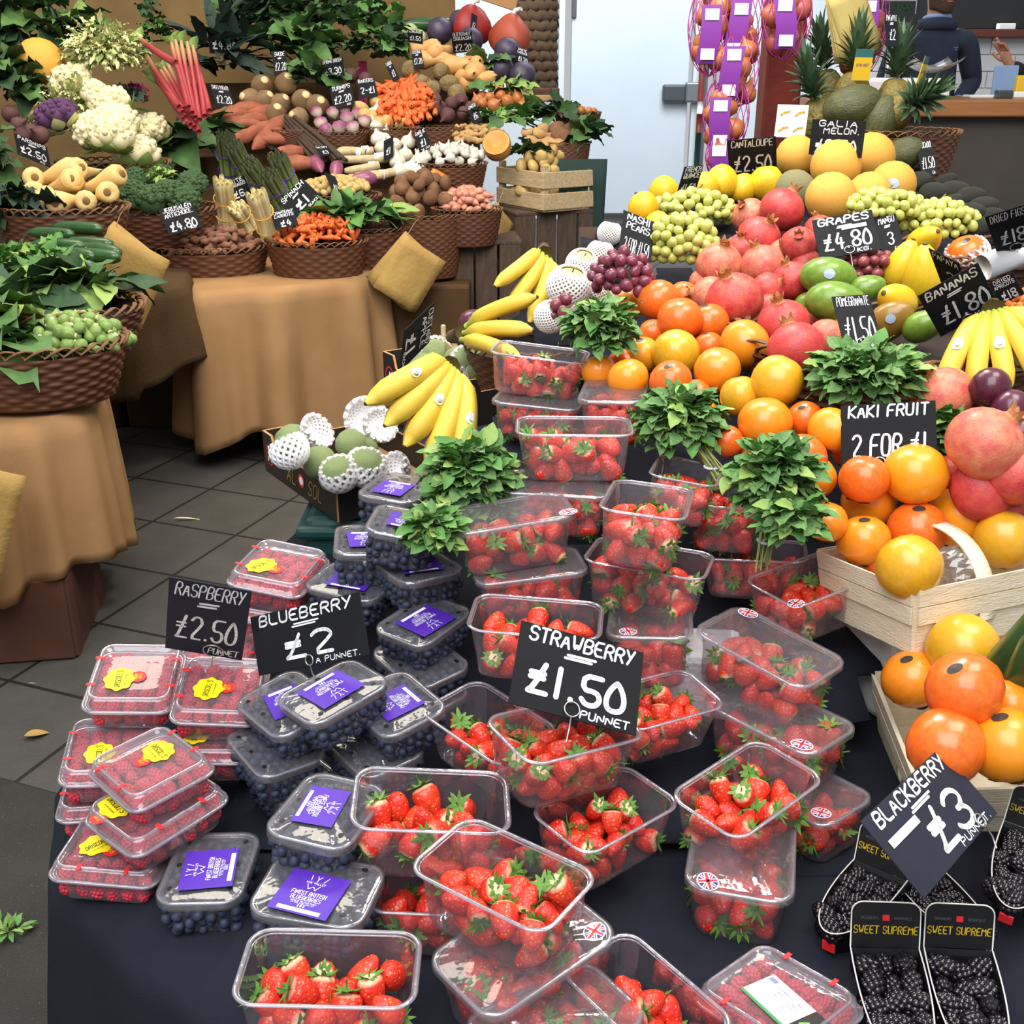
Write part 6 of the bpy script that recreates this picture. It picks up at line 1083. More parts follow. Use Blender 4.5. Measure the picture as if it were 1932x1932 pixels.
# ---------------------------------------------------------------- fruit stall
TT = .60
OUT = [q[:2] for q in ((-0.308, 0.922, 0.600), (-0.405, 1.039, 0.600), (-0.498, 1.097, 0.600), (-0.583, 1.180, 0.600), (-0.642, 1.289, 0.600), (-0.681, 1.416, 0.600), (-0.623, 1.716, 0.600), (-0.521, 2.244, 0.600))] + [(-0.496, 2.364, 0.600)[:2], (-0.362, 2.931, 0.600)[:2], (-0.253, 3.520, 0.600)[:2], (-0.013, 4.659, 0.600)[:2], (0.446, 6.155, 0.600)[:2], (2.3, 4.3), (2.3, .35), (.2, .45)]
draped('black_tablecloth', OUT[::-1], TT, lambda t: .03, 'black_cloth', .05, .05, 40, 3, 'black tablecloth covering the long fruit table', rows=18)
table('fruit_table', (1.05, 2.0), (2.1, 2.6, .59), 'long wooden table under the black cloth')
FREST = []
LBL = {'S1': ('strawberry punnet at the back left beside the custard apple boxes', 'back left punnet', 0, 26),
 'S1b': ('punnet directly under the back left strawberry punnet', '', 1, 30),
 'S2': ('lidded strawberry punnet behind the tied mint stems', '', 1, 26),
 'S3': ('tall clear strawberry punnet standing alone in front of the mint', 'clear punnet in front of the back mint', 0, 26),
 'S3b': ('punnet under the tall clear one in front of the mint', '', 1, 30),
 'S4': ('dark half empty punnet under the mint stems', '', 0, 22),
 'S5': ('large tilted lidded punnet right of the big mint bunch', 'tilted lidded punnet', 1, 26),
 'S5b': ('punnet under the large tilted lidded one', '', 1, 30),
 'S6': ('narrow-end punnet heaped with strawberries left of the drooping mint', 'heaped punnet left of the drooping mint', 0, 30),
 'S7': ('strawberry punnet partly covered by drooping mint', '', 0, 30),
 'S8': ('strawberry punnet under the heaped narrow-end one', 'punnet under the narrow-end one', 0, 26),
 'S8b': ('lidded punnet with a flag sticker behind the strawberry card', '', 1, 30),
 'S9': ('strawberry punnet behind the one touching the chip-wood basket', '', 0, 30),
 'S10': ('strawberry punnet touching the upper chip-wood basket', 'punnet touching the chip-wood basket', 0, 28),
 'S11': ('big lidded punnet with a flag sticker beside the dark gap', 'big lidded punnet', 1, 26),
 'S11b': ('punnet with a flag sticker under the big lidded one', '', 1, 30),
 'S11c': ('lowest punnet in the stack of the big lidded one', '', 1, 30),
 'S12': ('open strawberry punnet right of the dark gap with two stems up', 'open punnet right of the dark gap', 0, 28),
 'S12b': ('single punnet on the black cloth under the open one', '', 1, 30),
 'S13': ('strawberry punnet directly behind the strawberry card', 'punnet behind the strawberry card', 0, 26),
 'S14': ('strawberry punnet between the blueberries and the strawberry card', 'punnet between blueberries and card', 0, 22),
 'S15': ('heaped punnet holding the strawberry card', 'punnet holding the strawberry card', 0, 30),
 'S16': ('strawberry punnet right of the strawberry card', 'punnet right of the strawberry card', 0, 26),
 'S17': ('strawberry punnet right of the purple blueberry labels', 'punnet right of the blueberry labels', 0, 22),
 'S18': ('strawberry punnet in front of the dark gap under the card punnet', 'punnet beside the dark gap', 0, 26),
 'S19': ('largest front strawberry punnet in the middle', 'largest front punnet', 0, 26),
 'S19b': ('punnet under the largest front one', '', 1, 30),
 'S20': ('strawberry punnet nearest the black tablecloth folds at the front', 'front left punnet', 0, 24),
 'S21': ('punnet cut by the bottom of the picture in the middle', '', 1, 30),
 'S22': ('punnet cut by the bottom of the picture right of the middle', 'bottom right punnet', 0, 22),
 'S23': ('low punnet glimpsed under the one by the blueberry labels', '', 0, 26),
 'B1': ('single blueberry punnet nearest the raspberries on the black cloth', 'blueberry punnet nearest the raspberries'),
 'B2': ('front blueberry punnet with an upright purple label', 'front blueberry punnet'),
 'B3': ('blueberry punnet behind the front one with a sideways label', 'blueberry punnet behind the front one'),
 'B4': ('topmost blueberry punnet under the blueberry card', 'topmost blueberry punnet'),
 'B5': ('blueberry punnet left of the topmost one under the card', 'blueberry punnet left of the topmost'),
 'B6': ('blueberry punnet right of the topmost one touching the strawberries', ''),
 'B7': ('blueberry punnet standing alone behind the card', 'blueberry punnet behind the card'),
 'B8': ('blueberry punnet between the raspberries and the lone blueberry punnet', ''),
 'B9': ('blueberry punnet below the hanging mint sprigs', ''),
 'B10': ('blueberry punnet beside the green plastic crate', ''),
 'B11': ('blueberry punnet partly under the hanging mint', ''),
 'B12': ('blueberry punnet beside the black custard apple box', ''),
 'B13': ('blueberry punnet hidden behind the big mint bunch', ''),
 'B14': ('blueberry punnet under the banana tips', ''),
 'B15': ('blueberry punnet upper of the two at the left of the stack', ''),
 'B16': ('lowest blueberry punnet at the left of the stack', ''),
 'B17': ('blueberry punnet under the topmost one', ''),
 'B18': ('blueberry punnet directly under the lone one', ''),
 'B19': ('lowest blueberry punnet under the lone one', ''),
 'B20': ('blueberry punnet under the sideways labelled one', ''),
 'R1': ('shiny raspberry clamshell highest at the left', 'shiny raspberry clamshell at the left'),
 'R2': ('raspberry clamshell below the raspberry card', 'clamshell below the raspberry card'),
 'R2b': ('clamshell under the one below the raspberry card', ''),
 'R3': ('raspberry clamshell at the left edge behind the tilted one', 'clamshell at the left edge'),
 'R3b': ('lowest clamshell at the left edge of the table', ''),
 'R4': ('tilted raspberry clamshell topmost of the front stack', 'topmost clamshell of the front stack'),
 'R5': ('raspberry clamshell in the middle of the front stack', 'middle clamshell of the front stack'),
 'R6': ('lowest raspberry clamshell on the black cloth', 'lowest front clamshell'),
 'R7': ('raspberry clamshell behind the raspberry card by the green crate', 'clamshell behind the raspberry card'),
 'R7b': ('clamshell under the one behind the raspberry card', ''),
 'R8': ('clamshell mostly hidden by the raspberry card', ''),
 'R9': ('raspberry clamshell with a white label at the bottom of the picture', 'clamshell with the white label'),
 'K1': ('black blackberry tray at the front left of the pair with tabs', 'front left tray'),
 'K2': ('black blackberry tray at the front right of the pair with tabs', 'front right tray'),
 'K3': ('black blackberry tray behind the pair nearest the strawberries', 'tray nearest the strawberries'),
 'K4': ('black blackberry tray half hidden under the blackberry card', 'tray under the blackberry card'),
 'K5': ('black blackberry tray tilted at the picture edge', 'tray at the picture edge')}
for k, p in POSES.items():
    if k[0] == 'S':
        lb, th, film, n = LBL[k]; straw_punnet(k, p, lb, th, film, FLAGS.get(k), n); 
    elif k[0] == 'B': lb, th = LBL[k]; blue_punnet(k, p, lb, th, BLAB.get(k))
    elif k[0] == 'R': lb, th = LBL[k]; rasp_punnet(k, p, lb, th, RLAB.get(k), k == 'R9')
    elif k[0] == 'K': lb, th = LBL[k]; black_punnet(k, p, lb, th)
    if k not in ('S1',): FREST.append((p[0], p[1], p[2] - .006, .06))
for S, nm, ms, lb, c in ((S_STRAW, 'strawberries', ['strawberry_far', 'calyx'], 'remaining strawberries inside the deeper and lower plastic punnets', 'strawberries'), (S_BLUE, 'blueberries', 'blueberry', 'remaining blueberries inside the plastic punnets', 'blueberries'), (S_RASP, 'raspberries', 'raspberry', 'remaining raspberries low inside the plastic clamshells', 'raspberries')):
    tag(link(nm, S.mb.mesh(nm, ms)), lb, c, kind='stuff')
# kaki fruit
def fruit(kinds, rows, label, group, seed=0, tilt=.35, rest=True):
    q = random.Random(seed)
    for i, (x, y, z, d, fl, ci) in enumerate(rows):
        K = (kinds[1] if fl else kinds[0])[ci]
        K.put((x, y, z), (q.gauss(.25 if fl else 0, .15) if fl else q.gauss(0, tilt), q.gauss(0, tilt * .7), -PI / 2 + q.gauss(0, .3)), d, label, group)
        if rest: FREST.append((x, y, z - d * .5, d * .3))
fruit((KAKI, KAKIS), [(0.314, 2.383, 1.127, 0.089, 0, 1), (0.258, 2.467, 1.101, 0.075, 0, 0), (0.390, 2.520, 1.109, 0.069, 0, 1), (0.347, 2.280, 1.107, 0.094, 0, 1), (0.412, 2.310, 1.093, 0.087, 1, 1), (0.294, 2.297, 1.075, 0.059, 1, 1), (0.255, 2.150, 1.065, 0.076, 1, 0), (0.317, 2.113, 1.077, 0.092, 0, 2), (0.378, 1.998, 1.075, 0.086, 0, 0), (0.398, 2.214, 1.066, 0.062, 1, 1), (0.285, 1.942, 1.069, 0.076, 1, 1), (0.213, 1.987, 1.062, 0.075, 0, 0), (0.166, 2.073, 1.052, 0.066, 0, 0), (0.217, 2.139, 1.051, 0.059, 0, 1), (0.240, 2.285, 1.054, 0.052, 0, 1), (0.455, 2.141, 1.090, 0.097, 0, 0), (0.397, 1.868, 1.062, 0.070, 0, 2), (0.358, 1.761, 1.016, 0.054, 1, 1), (0.456, 1.858, 1.091, 0.091, 0, 2), (0.421, 1.773, 1.044, 0.089, 0, 0), (0.491, 1.789, 1.046, 0.061, 1, 1), (0.519, 1.724, 1.046, 0.079, 0, 0), (0.460, 1.663, 1.021, 0.076, 0, 1), (0.542, 1.607, 1.005, 0.077, 0, 1), (0.335, 1.963, 1.037, 0.059, 0, 1), (0.413, 1.772, 0.996, 0.064, 0, 1), (0.485, 1.664, 0.988, 0.067, 0, 0), (0.341, 1.917, 1.016, 0.058, 0, 0), (0.434, 1.741, 0.978, 0.063, 0, 1), (0.477, 1.559, 0.954, 0.065, 0, 0), (0.565, 1.773, 0.995, 0.056, 0, 1)], 'glossy orange kaki fruit in the central mound', 'kaki fruit in the mound', 1)
fruit((KAKI, KAKIS), [(0.570, 1.654, 0.951, 0.089, 0, 0), (0.623, 1.616, 1.010, 0.099, 0, 0), (0.711, 1.628, 0.934, 0.105, 1, 0), (0.536, 1.557, 0.924, 0.081, 1, 0), (0.626, 1.584, 0.930, 0.092, 1, 1), (0.564, 1.436, 0.935, 0.092, 1, 2), (0.748, 1.555, 0.927, 0.090, 0, 2), (0.561, 1.544, 0.893, 0.051, 0, 1)], 'glossy orange kaki fruit in the upper chip-wood basket', 'kaki fruit in the upper basket', 2, .2, False)
fruit((KAKI, KAKIS), [(0.634, 1.379, 0.835, 0.100, 0, 2), (0.575, 1.392, 0.779, 0.087, 1, 0), (0.559, 1.193, 0.882, 0.094, 1, 1), (0.528, 1.148, 0.829, 0.094, 0, 1), (0.601, 1.151, 0.829, 0.094, 1, 0), (0.635, 1.224, 0.840, 0.067, 0, 0)], 'large orange kaki fruit in the lower chip-wood basket', 'kaki fruit in the lower basket', 3, .25, False)
def pomes(rows, label, group, seed):
    q = random.Random(seed)
    for x, y, z, d, a, ci in rows:
        POME[ci].put((x, y, z), (a + q.gauss(0, .35), q.gauss(0, .5), q.gauss(0, .8)), d, label, group); FREST.append((x, y, z - d * .5, d * .3))
pomes([(0.483, 2.620, 1.162, 0.111, 0.25, 1), (0.707, 2.997, 1.242, 0.118, 0, 0), (0.692, 2.730, 1.192, 0.089, 0.3, 0), (0.576, 2.594, 1.164, 0.104, 0.3, 1), (0.621, 2.855, 1.191, 0.110, 0.5, 0), (0.642, 3.084, 1.215, 0.097, 0, 1), (0.471, 2.358, 1.132, 0.124, 0.2, 0), (0.443, 2.487, 1.114, 0.093, 0.9, 1), (0.546, 2.218, 1.111, 0.107, 0.2, 0), (0.522, 2.014, 1.109, 0.108, 0, 0), (0.624, 2.173, 1.091, 0.084, 0.9, 1), (0.618, 2.471, 1.152, 0.091, 0.4, 0), (0.566, 2.461, 1.133, 0.081, 0.5, 0), (0.646, 2.327, 1.101, 0.077, 0.1, 1), (0.790, 2.931, 1.202, 0.076, 0.2, 0), (0.507, 2.379, 1.089, 0.071, 0.3, 0), (0.563, 2.408, 1.101, 0.072, 0.2, 0), (0.672, 2.783, 1.161, 0.083, 0.2, 1), (0.579, 2.845, 1.164, 0.084, 0.2, 0), (0.708, 2.713, 1.147, 0.081, 0.3, 0), (0.453, 2.625, 1.118, 0.077, 0.4, 1), (0.656, 2.462, 1.113, 0.074, 0.2, 0)], 'red pomegranate in the heap behind the kaki fruit', 'pomegranates behind the kaki', 4); pomes([(0.713, 1.780, 1.087, 0.102, 0.15, 1), (0.711, 1.591, 1.067, 0.118, 0.15, 1), (0.718, 1.594, 0.992, 0.099, 0.6, 0), (0.758, 1.578, 1.025, 0.102, 0.3, 0), (0.707, 1.685, 0.989, 0.061, 0.3, 0), (0.748, 1.779, 1.021, 0.063, 0.4, 1), (0.758, 1.845, 1.038, 0.059, 0.3, 0), (0.765, 1.596, 0.961, 0.054, 0.3, 0)], 'red pomegranate in the heap beside the plums', 'pomegranates beside the plums', 5)
def single(K, rows, labels, group=None):
    for (x, y, z, s, r), lb in zip(rows, labels if isinstance(labels, list) else [labels] * len(rows)):
        o = K.put((x, y, z), r, s, lb, group)
        if ('sticker' in lb) and K.cat in ('mango', 'melon'):
            c = (o.matrix_basis.inverted() @ Vector((0, -.3, 1.9))).normalized(); R1 = np.array([max(abs(v.co[k]) for v in K.me.vertices) for k in range(3)]); c = Vector((c.x / R1[0], c.y / R1[1], c.z / R1[2])).normalized()
            link('sticker', sticker(.26, .2, R1 * 1.02, math.acos(c.z), math.atan2(c.y, c.x), 'sticker_blue'), o)
        FREST.append((x, y, z - s * .42, s * .3))
single(MANGO, [(0.677, 2.395, 1.177, 0.111, (1.6,.3,1.5)), (0.658, 2.258, 1.150, 0.112, (1.6,.2,1.5)), (0.751, 2.374, 1.153, 0.080, (1.2,0,1.2)), (0.797, 2.136, 1.126, 0.082, (1.0,.2,.6)), (0.647, 2.403, 1.117, 0.072, (1.2,0,1))], ['yellow-green mango topmost in the wicker tray, with a blue sticker', 'green mango under the yellow-green one', 'green mango between the papaya and the red grapes', 'dark green mango under the bananas card', 'green mango half hidden at the back left of the wicker tray'])
single(MANGOR, [(0.746, 2.181, 1.127, 0.092, (.6,.5,.2))], ['red and green mango with a colourful sticker behind the pomegranate card'])
single(PAPAYA, [(0.891, 2.566, 1.171, 0.102, (.1,.25,0)), (0.894, 2.438, 1.172, 0.115, (.15,-.12,0)), (0.769, 2.227, 1.157, 0.096, (.5,-1.1,.2)), (1.008, 2.767, 1.195, 0.102, (1,.3,0)), (0.674, 2.241, 1.108, 0.068, (.5,.5,0))], ['tall yellow papaya leaning at the back', 'yellow papaya standing in front of the tall one', 'yellow papaya lying above the red and green mango', 'yellow papaya behind the grapes', 'yellow papaya glimpsed behind the pomegranate card'])
single(QUINCE, [(0.354, 3.089, 1.238, 0.083, (.2,.3,0)), (0.442, 3.358, 1.250, 0.091, (.1,-.2,1)), (0.623, 3.448, 1.269, 0.101, (.2,0,1)), (0.565, 3.396, 1.259, 0.089, (.4,.2,0)), (0.763, 3.458, 1.265, 0.105, (.9,.2,0)), (0.690, 3.461, 1.250, 0.088, (.5,.2,1)), (0.381, 2.988, 1.204, 0.072, (.1,.2,0))], ['yellow quince nearest the nashi pears card', 'yellow quince left of the french quince card', 'larger yellow quince right of the french quince card', 'smaller brownish quince beside the larger one', 'lumpy yellow quince beside the cantaloupe', 'lumpy yellow quince under the cantaloupe card', 'quince low under the green grapes']); 
single(MELON, [(0.897, 3.678, 1.325, 0.130, (0,0,0)), (0.964, 3.457, 1.314, 0.151, (0,0,1)), (1.116, 3.627, 1.325, 0.152, (0,.2,0)), (0.860, 3.104, 1.261, 0.136, (0,0,0)), (0.995, 3.206, 1.258, 0.125, (0,0,2)), (1.101, 3.341, 1.271, 0.135, (0,.3,0))], ['yellow melon left of the galia melon card', 'yellow melon in front of the galia melon card', 'yellow melon right of the galia melon card', 'large yellow melon lowest in the middle', 'yellow melon behind the grapes', 'yellow melon with a sticker at the end of the heap'])
single(CANTA, [(0.803, 3.271, 1.266, 0.113, (.3,.2,0))], ['grey-green netted cantaloupe melon']); single(GMEL, [(1.132, 3.938, 1.465, 0.164, (.4,1.35,.3)), (1.218, 3.925, 1.408, 0.165, (.2,.35,0)), (1.270, 3.795, 1.321, 0.126, (.8,.9,.2))], ['dark green ridged melon lying on top of the heap', 'dark green melon standing behind the yellow melons', 'small dark green melon beside the avocado card'])
single(AVO, [(1.245, 3.529, 1.259, 0.093, (1.2,.5,0)), (1.232, 3.350, 1.246, 0.085, (1.5,.4,1.2)), (1.285, 3.350, 1.251, 0.086, (1.4,0,1.5)), (1.177, 3.088, 1.237, 0.082, (.4,.6,0)), (1.305, 3.276, 1.244, 0.078, (1.3,.1,1.4)), (1.210, 3.023, 1.231, 0.072, (1.3,.2,1)), (1.280, 3.114, 1.236, 0.074, (1.3,0,1.4)), (1.133, 3.113, 1.222, 0.073, (1.1,.4,0)), (1.340, 3.567, 1.260, 0.062, (1,0,1)), (1.178, 2.871, 1.215, 0.066, (1.2,.3,1)), (1.286, 3.074, 1.216, 0.064, (1.2,.3,1)), (1.159, 3.331, 1.226, 0.074, (1,0,0)), (1.150, 2.927, 1.205, 0.066, (1,.3,0)), (1.233, 3.553, 1.248, 0.072, (1.2,0,2))], 'black rough avocado in the heap by the counter', 'avocados'); single(PLUM, [(0.770, 1.736, 1.114, 0.067, (.2,.1,.4)), (0.844, 1.888, 1.097, 0.059, (.3,0,1)), (0.792, 1.696, 1.088, 0.068, (0,.3,2)), (0.822, 1.981, 1.075, 0.046, (.2,0,0)), (0.812, 1.917, 1.080, 0.045, (.3,.3,1)), (0.786, 1.792, 1.064, 0.054, (.2,0,1)), (0.798, 1.666, 1.058, 0.055, (.2,.2,0))], 'dark purple plum beside the bananas', 'plums'); single(APRI, [(0.977, 2.210, 1.177, 0.028, (0.0,0.0,0)), (0.979, 2.190, 1.178, 0.028, (0.7,0.9,1)), (0.980, 2.170, 1.180, 0.028, (1.4,1.8,2)), (0.994, 2.177, 1.177, 0.028, (2.1,0.7,0)), (1.006, 2.182, 1.181, 0.028, (2.8,1.6,1)), (0.950, 2.135, 1.175, 0.027, (0.5,0.5,2)), (0.965, 2.144, 1.171, 0.027, (1.2,1.4,0)), (0.975, 2.145, 1.176, 0.027, (1.9,0.3,1)), (0.977, 2.126, 1.177, 0.027, (2.6,1.2,2)), (0.991, 2.135, 1.174, 0.027, (0.3,0.1,0)), (0.936, 2.106, 1.164, 0.027, (1.0,1.0,1)), (0.945, 2.106, 1.169, 0.027, (1.7,1.9,2)), (0.960, 2.115, 1.165, 0.027, (2.4,0.8,0)), (0.962, 2.097, 1.167, 0.027, (0.1,1.7,1)), (0.971, 2.097, 1.172, 0.027, (0.8,0.6,2)), (0.935, 2.091, 1.158, 0.027, (1.5,1.5,0)), (0.938, 2.074, 1.160, 0.026, (2.2,0.4,1)), (0.940, 2.057, 1.162, 0.026, (2.9,1.3,2)), (0.961, 2.083, 1.161, 0.027, (0.6,0.2,0)), (0.963, 2.066, 1.163, 0.027, (1.3,1.1,1)), (0.909, 2.036, 1.154, 0.026, (2.0,0.0,2)), (0.930, 2.062, 1.153, 0.026, (2.7,0.9,0)), (0.932, 2.045, 1.155, 0.026, (0.4,1.8,1)), (0.934, 2.028, 1.157, 0.026, (1.1,0.7,2)), (0.949, 2.037, 1.153, 0.026, (1.8,1.6,0)), (0.908, 2.021, 1.149, 0.026, (2.5,0.5,1)), (0.910, 2.004, 1.150, 0.026, (0.2,1.4,2)), (0.924, 2.013, 1.146, 0.026, (0.9,0.3,0)), (0.933, 2.013, 1.151, 0.026, (1.6,1.2,1)), (0.935, 1.996, 1.153, 0.026, (2.3,0.1,2)), (0.894, 1.992, 1.139, 0.026, (0.0,1.0,0)), (0.896, 1.975, 1.141, 0.025, (0.7,1.9,1)), (0.904, 1.975, 1.146, 0.025, (1.4,0.8,2)), (0.919, 1.984, 1.142, 0.026, (2.1,1.7,0)), (0.920, 1.967, 1.144, 0.025, (2.8,0.6,1)), (0.880, 1.951, 1.140, 0.025, (0.5,1.5,2)), (0.894, 1.961, 1.136, 0.025, (1.2,0.4,0)), (0.896, 1.944, 1.138, 0.025, (1.9,1.3,1)), (0.898, 1.926, 1.140, 0.025, (2.6,0.2,2)), (0.919, 1.953, 1.139, 0.025, (0.3,1.1,0))], 'orange dried apricot at the picture edge', 'dried apricots')
single(NASHI, [(0.127, 2.498, 1.134, 0.099, (.3,.1,.3)), (0.171, 2.757, 1.139, 0.080, (.5,.2,0)), (0.080, 2.320, 1.105, 0.068, (.4,.4,0)), (0.197, 2.518, 1.114, 0.064, (.2,.3,1)), (0.221, 2.833, 1.153, 0.071, (.2,0,2)), (0.261, 3.040, 1.176, 0.065, (.2,0,2))], ['large nashi pear in white foam net at the front', 'nashi pear in foam net behind the large one', 'small nashi pear in foam net at the lower left', 'nashi pear in foam net beside the red grapes', 'nashi pear in foam net against its price card', 'nashi pear in bright foam net topmost of the heap'])
for p, s, n, c, lb, sd in [((0.504, 3.180, 1.217), (0.116, 0.081, 0.056), 95, 'grape_green', 'green grape bunch behind the french quince card', 1),
 ((0.411, 2.735, 1.191), (0.084, 0.059, 0.070), 100, 'grape_green', 'green grape bunch hanging in front of the nashi pears card', 2),
 ((0.236, 2.418, 1.171), (0.063, 0.044, 0.054), 80, 'grape_red', 'dark red grape bunch in front of the nashi pears card', 3),
 ((0.105, 2.294, 1.121), (0.026, 0.018, 0.029), 16, 'grape_red', 'small red grape cluster under the foam netted pears', 4),
 ((0.935, 2.882, 1.266), (0.094, 0.066, 0.039), 80, 'grape_green', 'green grape bunch lying over the yellow melons', 5),
 ((1.076, 2.899, 1.225), (0.104, 0.073, 0.053), 95, 'grape_green', 'pale green grape bunch in front of the avocados', 6),
 ((0.822, 2.588, 1.167), (0.055, 0.038, 0.038), 60, 'grape_rose', 'rosy brown grape bunch below the grapes card', 7)]: grape_bunch(p, s, n, c, lb, sd, 1.16); FREST.append((p[0], p[1], p[2] - s[2], s[0] * .6))
# red kaki in a foam net near the papaya card
KN = Kind('kaki_fruit', 'kaki fruit', KAKIS[1].me, [('sticker', KAKIS[1].parts[1][1]), ('foam_net', netted(.5, 10, 16, .04, .35, -.95).mesh('foam_net', 'foam_net'))]); KN.put((1.110, 2.750, 1.163), (.5, 0, -1.2), .10, 'red kaki fruit in a white foam net behind the bananas card')
# bananas
banana_bunch('banana_bunch', xf((-0.129, 2.242, 1.020), (1.532, 0.839, -3.115)), 5, 'large yellow-green banana bunch on the boxes of custard apples', .265, .30, 1.15, .0255)
banana_bunch('banana_bunch', xf((0.077, 2.686, 1.179), (1.134, 0.830, 2.791)), 4, 'yellow banana bunch standing in front of the nashi pears', .20, .30, 1.0, .0185, False)
banana_bunch('banana_bunch', xf((-0.115, 2.434, 1.042), (-2.046, 0.705, 0.541)), 3, 'small banana bunch lying behind the strawberry punnets', .19, .3, .6, .018, False)
banana_bunch('banana_bunch', xf((0.862, 1.982, 1.189), (-1.139, 1.248, 0.108)), 5, 'ripe banana bunch under the bananas card', .21, .38, .9, .0195)
# mint
for i, (p, s, n, d, lb) in enumerate([((0.170, 2.091, 1.131), (0.068, 0.056, 0.057), 280, None, 'mint bunch beside the netted nashi pears'),
 ((0.281, 1.773, 1.042), (0.072, 0.060, 0.060), 380, (0.5, -0.7, -0.6), 'mint bunch with tied stems among the kaki fruit'),
 ((0.394, 1.570, 1.018), (0.066, 0.054, 0.063), 380, (-0.2, -0.6, -1), 'mint bunch spilling over the strawberry punnets'),
 ((-0.067, 1.640, 0.992), (0.071, 0.058, 0.071), 430, None, 'largest mint bunch lying over the blueberry punnets'),
 ((0.601, 1.822, 1.110), (0.100, 0.082, 0.053), 430, (0.9, 0.2, -0.4), 'wide mint bunch in front of the pomegranate card'),
 ((0.700, 1.728, 1.029), (0.032, 0.026, 0.050), 150, None, 'mint sprigs half hidden behind the kaki fruit card'),
 ((-0.116, 1.488, 0.971), (0.036, 0.030, 0.035), 150, None, 'mint sprigs hanging over the purple blueberry labels'),
 ((0.405, 1.487, 0.984), (0.047, 0.039, 0.036), 130, None, 'mint sprigs drooping towards the chip-wood basket')]):
    clump('mint_bunch', Matrix.Translation(p), s, n, .038, .0125, ['mint', 'rocket', 'greens_light'], lb, 'mint', 70 + i, .6, .25, mix=(5, 3, 1), stems=(d, .13, 16, 'stalk') if d else None, fold=.3, drop=-.5); FREST.append((p[0], p[1], p[2] - s[2] * .75, s[0]))
# chip-wood baskets
def chip(M, L, W, h, label, hh=1.5, hx=0):
    o = tag(link('chip_basket', None, None, M), label, 'basket'); fl = .90
    def wall(x0, y0, x1, y1, z0, z1, s0, s1, t=.004, out=0):
        a, b = Vector((x0, y0)), Vector((x1, y1)); n = Vector((b - a)).normalized(); n = Vector((n.y, -n.x)); 
        v = []
        for s, z in ((s0, z0), (s1, z1)):
            for p in (a, b):
                for e in (out, out + t): v.append((p.x * s + n.x * e, p.y * s + n.y * e, z))
        return v, [(0, 2, 6, 4), (1, 5, 7, 3), (0, 1, 3, 2), (4, 6, 7, 5), (0, 4, 5, 1), (2, 3, 7, 6)]
    C = [(-L / 2, -W / 2), (L / 2, -W / 2), (L / 2, W / 2), (-L / 2, W / 2)]
    for k in range(4):
        a, b = C[k], C[(k + 1) % 4]
        mb = MB(); mb.add(*wall(*a, *b, 0, h * .98, fl, 1)); link('side_panel', mb.mesh('side_panel', 'chip_wood', False), o)
        mb = MB(); mb.add(*wall(*a, *b, h * .74, h, .975, 1.0, .003, .0042)); mb.add(*wall(*a, *b, h * .46, h * .72, .95, .975, .003, .0045)); link('band', mb.mesh('band', 'chip_wood', False), o)
    mb = MB().add(*bbox((0, 0, .003), (L * fl, W * fl, .005), .001)); link('basket_bottom', mb.mesh('basket_bottom', 'chip_wood', False), o)
    mb = MB(); k = 25; pts = [(hx, -W / 2 * math.cos(PI * i / (k - 1)), h * .3 + (h * hh) * math.sin(PI * i / (k - 1)) ** .8) for i in range(k)]
    v = [(x + e, y * (1 + d), z + d * .12) for x, y, z in pts for e, d in ((-.013, 0), (.013, 0), (.013, .03), (-.013, .03))]; mb.add(v, grid_faces(k, 4, cv=True)); link('handle', mb.mesh('handle', 'chip_wood'), o); return o
chip(xf((0.650, 1.535, 0.801), (0.120, -0.022, -2.732), 1.091), .25, .19, .095, 'upper pale chip-wood basket of kaki fruit with a curved handle', 1.15); chip(xf((0.665, 1.399, 0.605), (-0.091, -0.092, 1.521), 0.952), .28, .19, .105, 'lower pale chip-wood basket of kaki fruit at the picture edge', 1.2, -.03)
q = np.random.default_rng(3); v, f = ball(22, 15, .040, .036, .034, mod=lambda th, t: 1 + .18 * math.sin(5 * th + 9 * t) * math.sin(11 * t + 2 * th)); tag(link('cellophane', MB().add(v, f).mesh('cellophane', 'film', False), None, Matrix.Translation((0.662, 1.499, 0.905))), 'crumpled clear cellophane inside the upper chip-wood basket', 'wrapping')
# polystyrene boxes under the baskets and punnets
for p, s, a, lb in [((0.666, 1.675, 0.605), (.24, .16, 0.166), .5, 'white polystyrene box under the upper chip-wood basket'), ((0.275, 1.515, 0.605), (.16, .10, .17), -.1, 'white polystyrene box glimpsed between the strawberry punnets')]:
    mb = MB().add(*bbox((0, 0, s[2] / 2), s, .012)); tag(link('polystyrene_box', mb.mesh('polystyrene_box', 'polystyrene', False), None, xf(p, (0, 0, a))), lb, 'box')
mb = MB().add(*bbox((0, 0, .075), (.30, .22, .15), .004)); tag(link('cardboard_box', mb.mesh('cardboard_box', 'cardboard', False), None, xf((0.830, 1.695, 0.605), (0, 0, .35))), 'brown cardboard box under the upper chip-wood basket', 'box')
some([CUCU], [(0.664, 1.284, 0.868), (0.664, 1.251, 0.855), (0.687, 1.332, 0.798)], 1.5, 'knobbly dark green cucumber standing at the picture edge', 'cucumbers', rest=0, rots=[(.5, .1, 0), (.45, -.1, 0), (.6, .2, 0)])
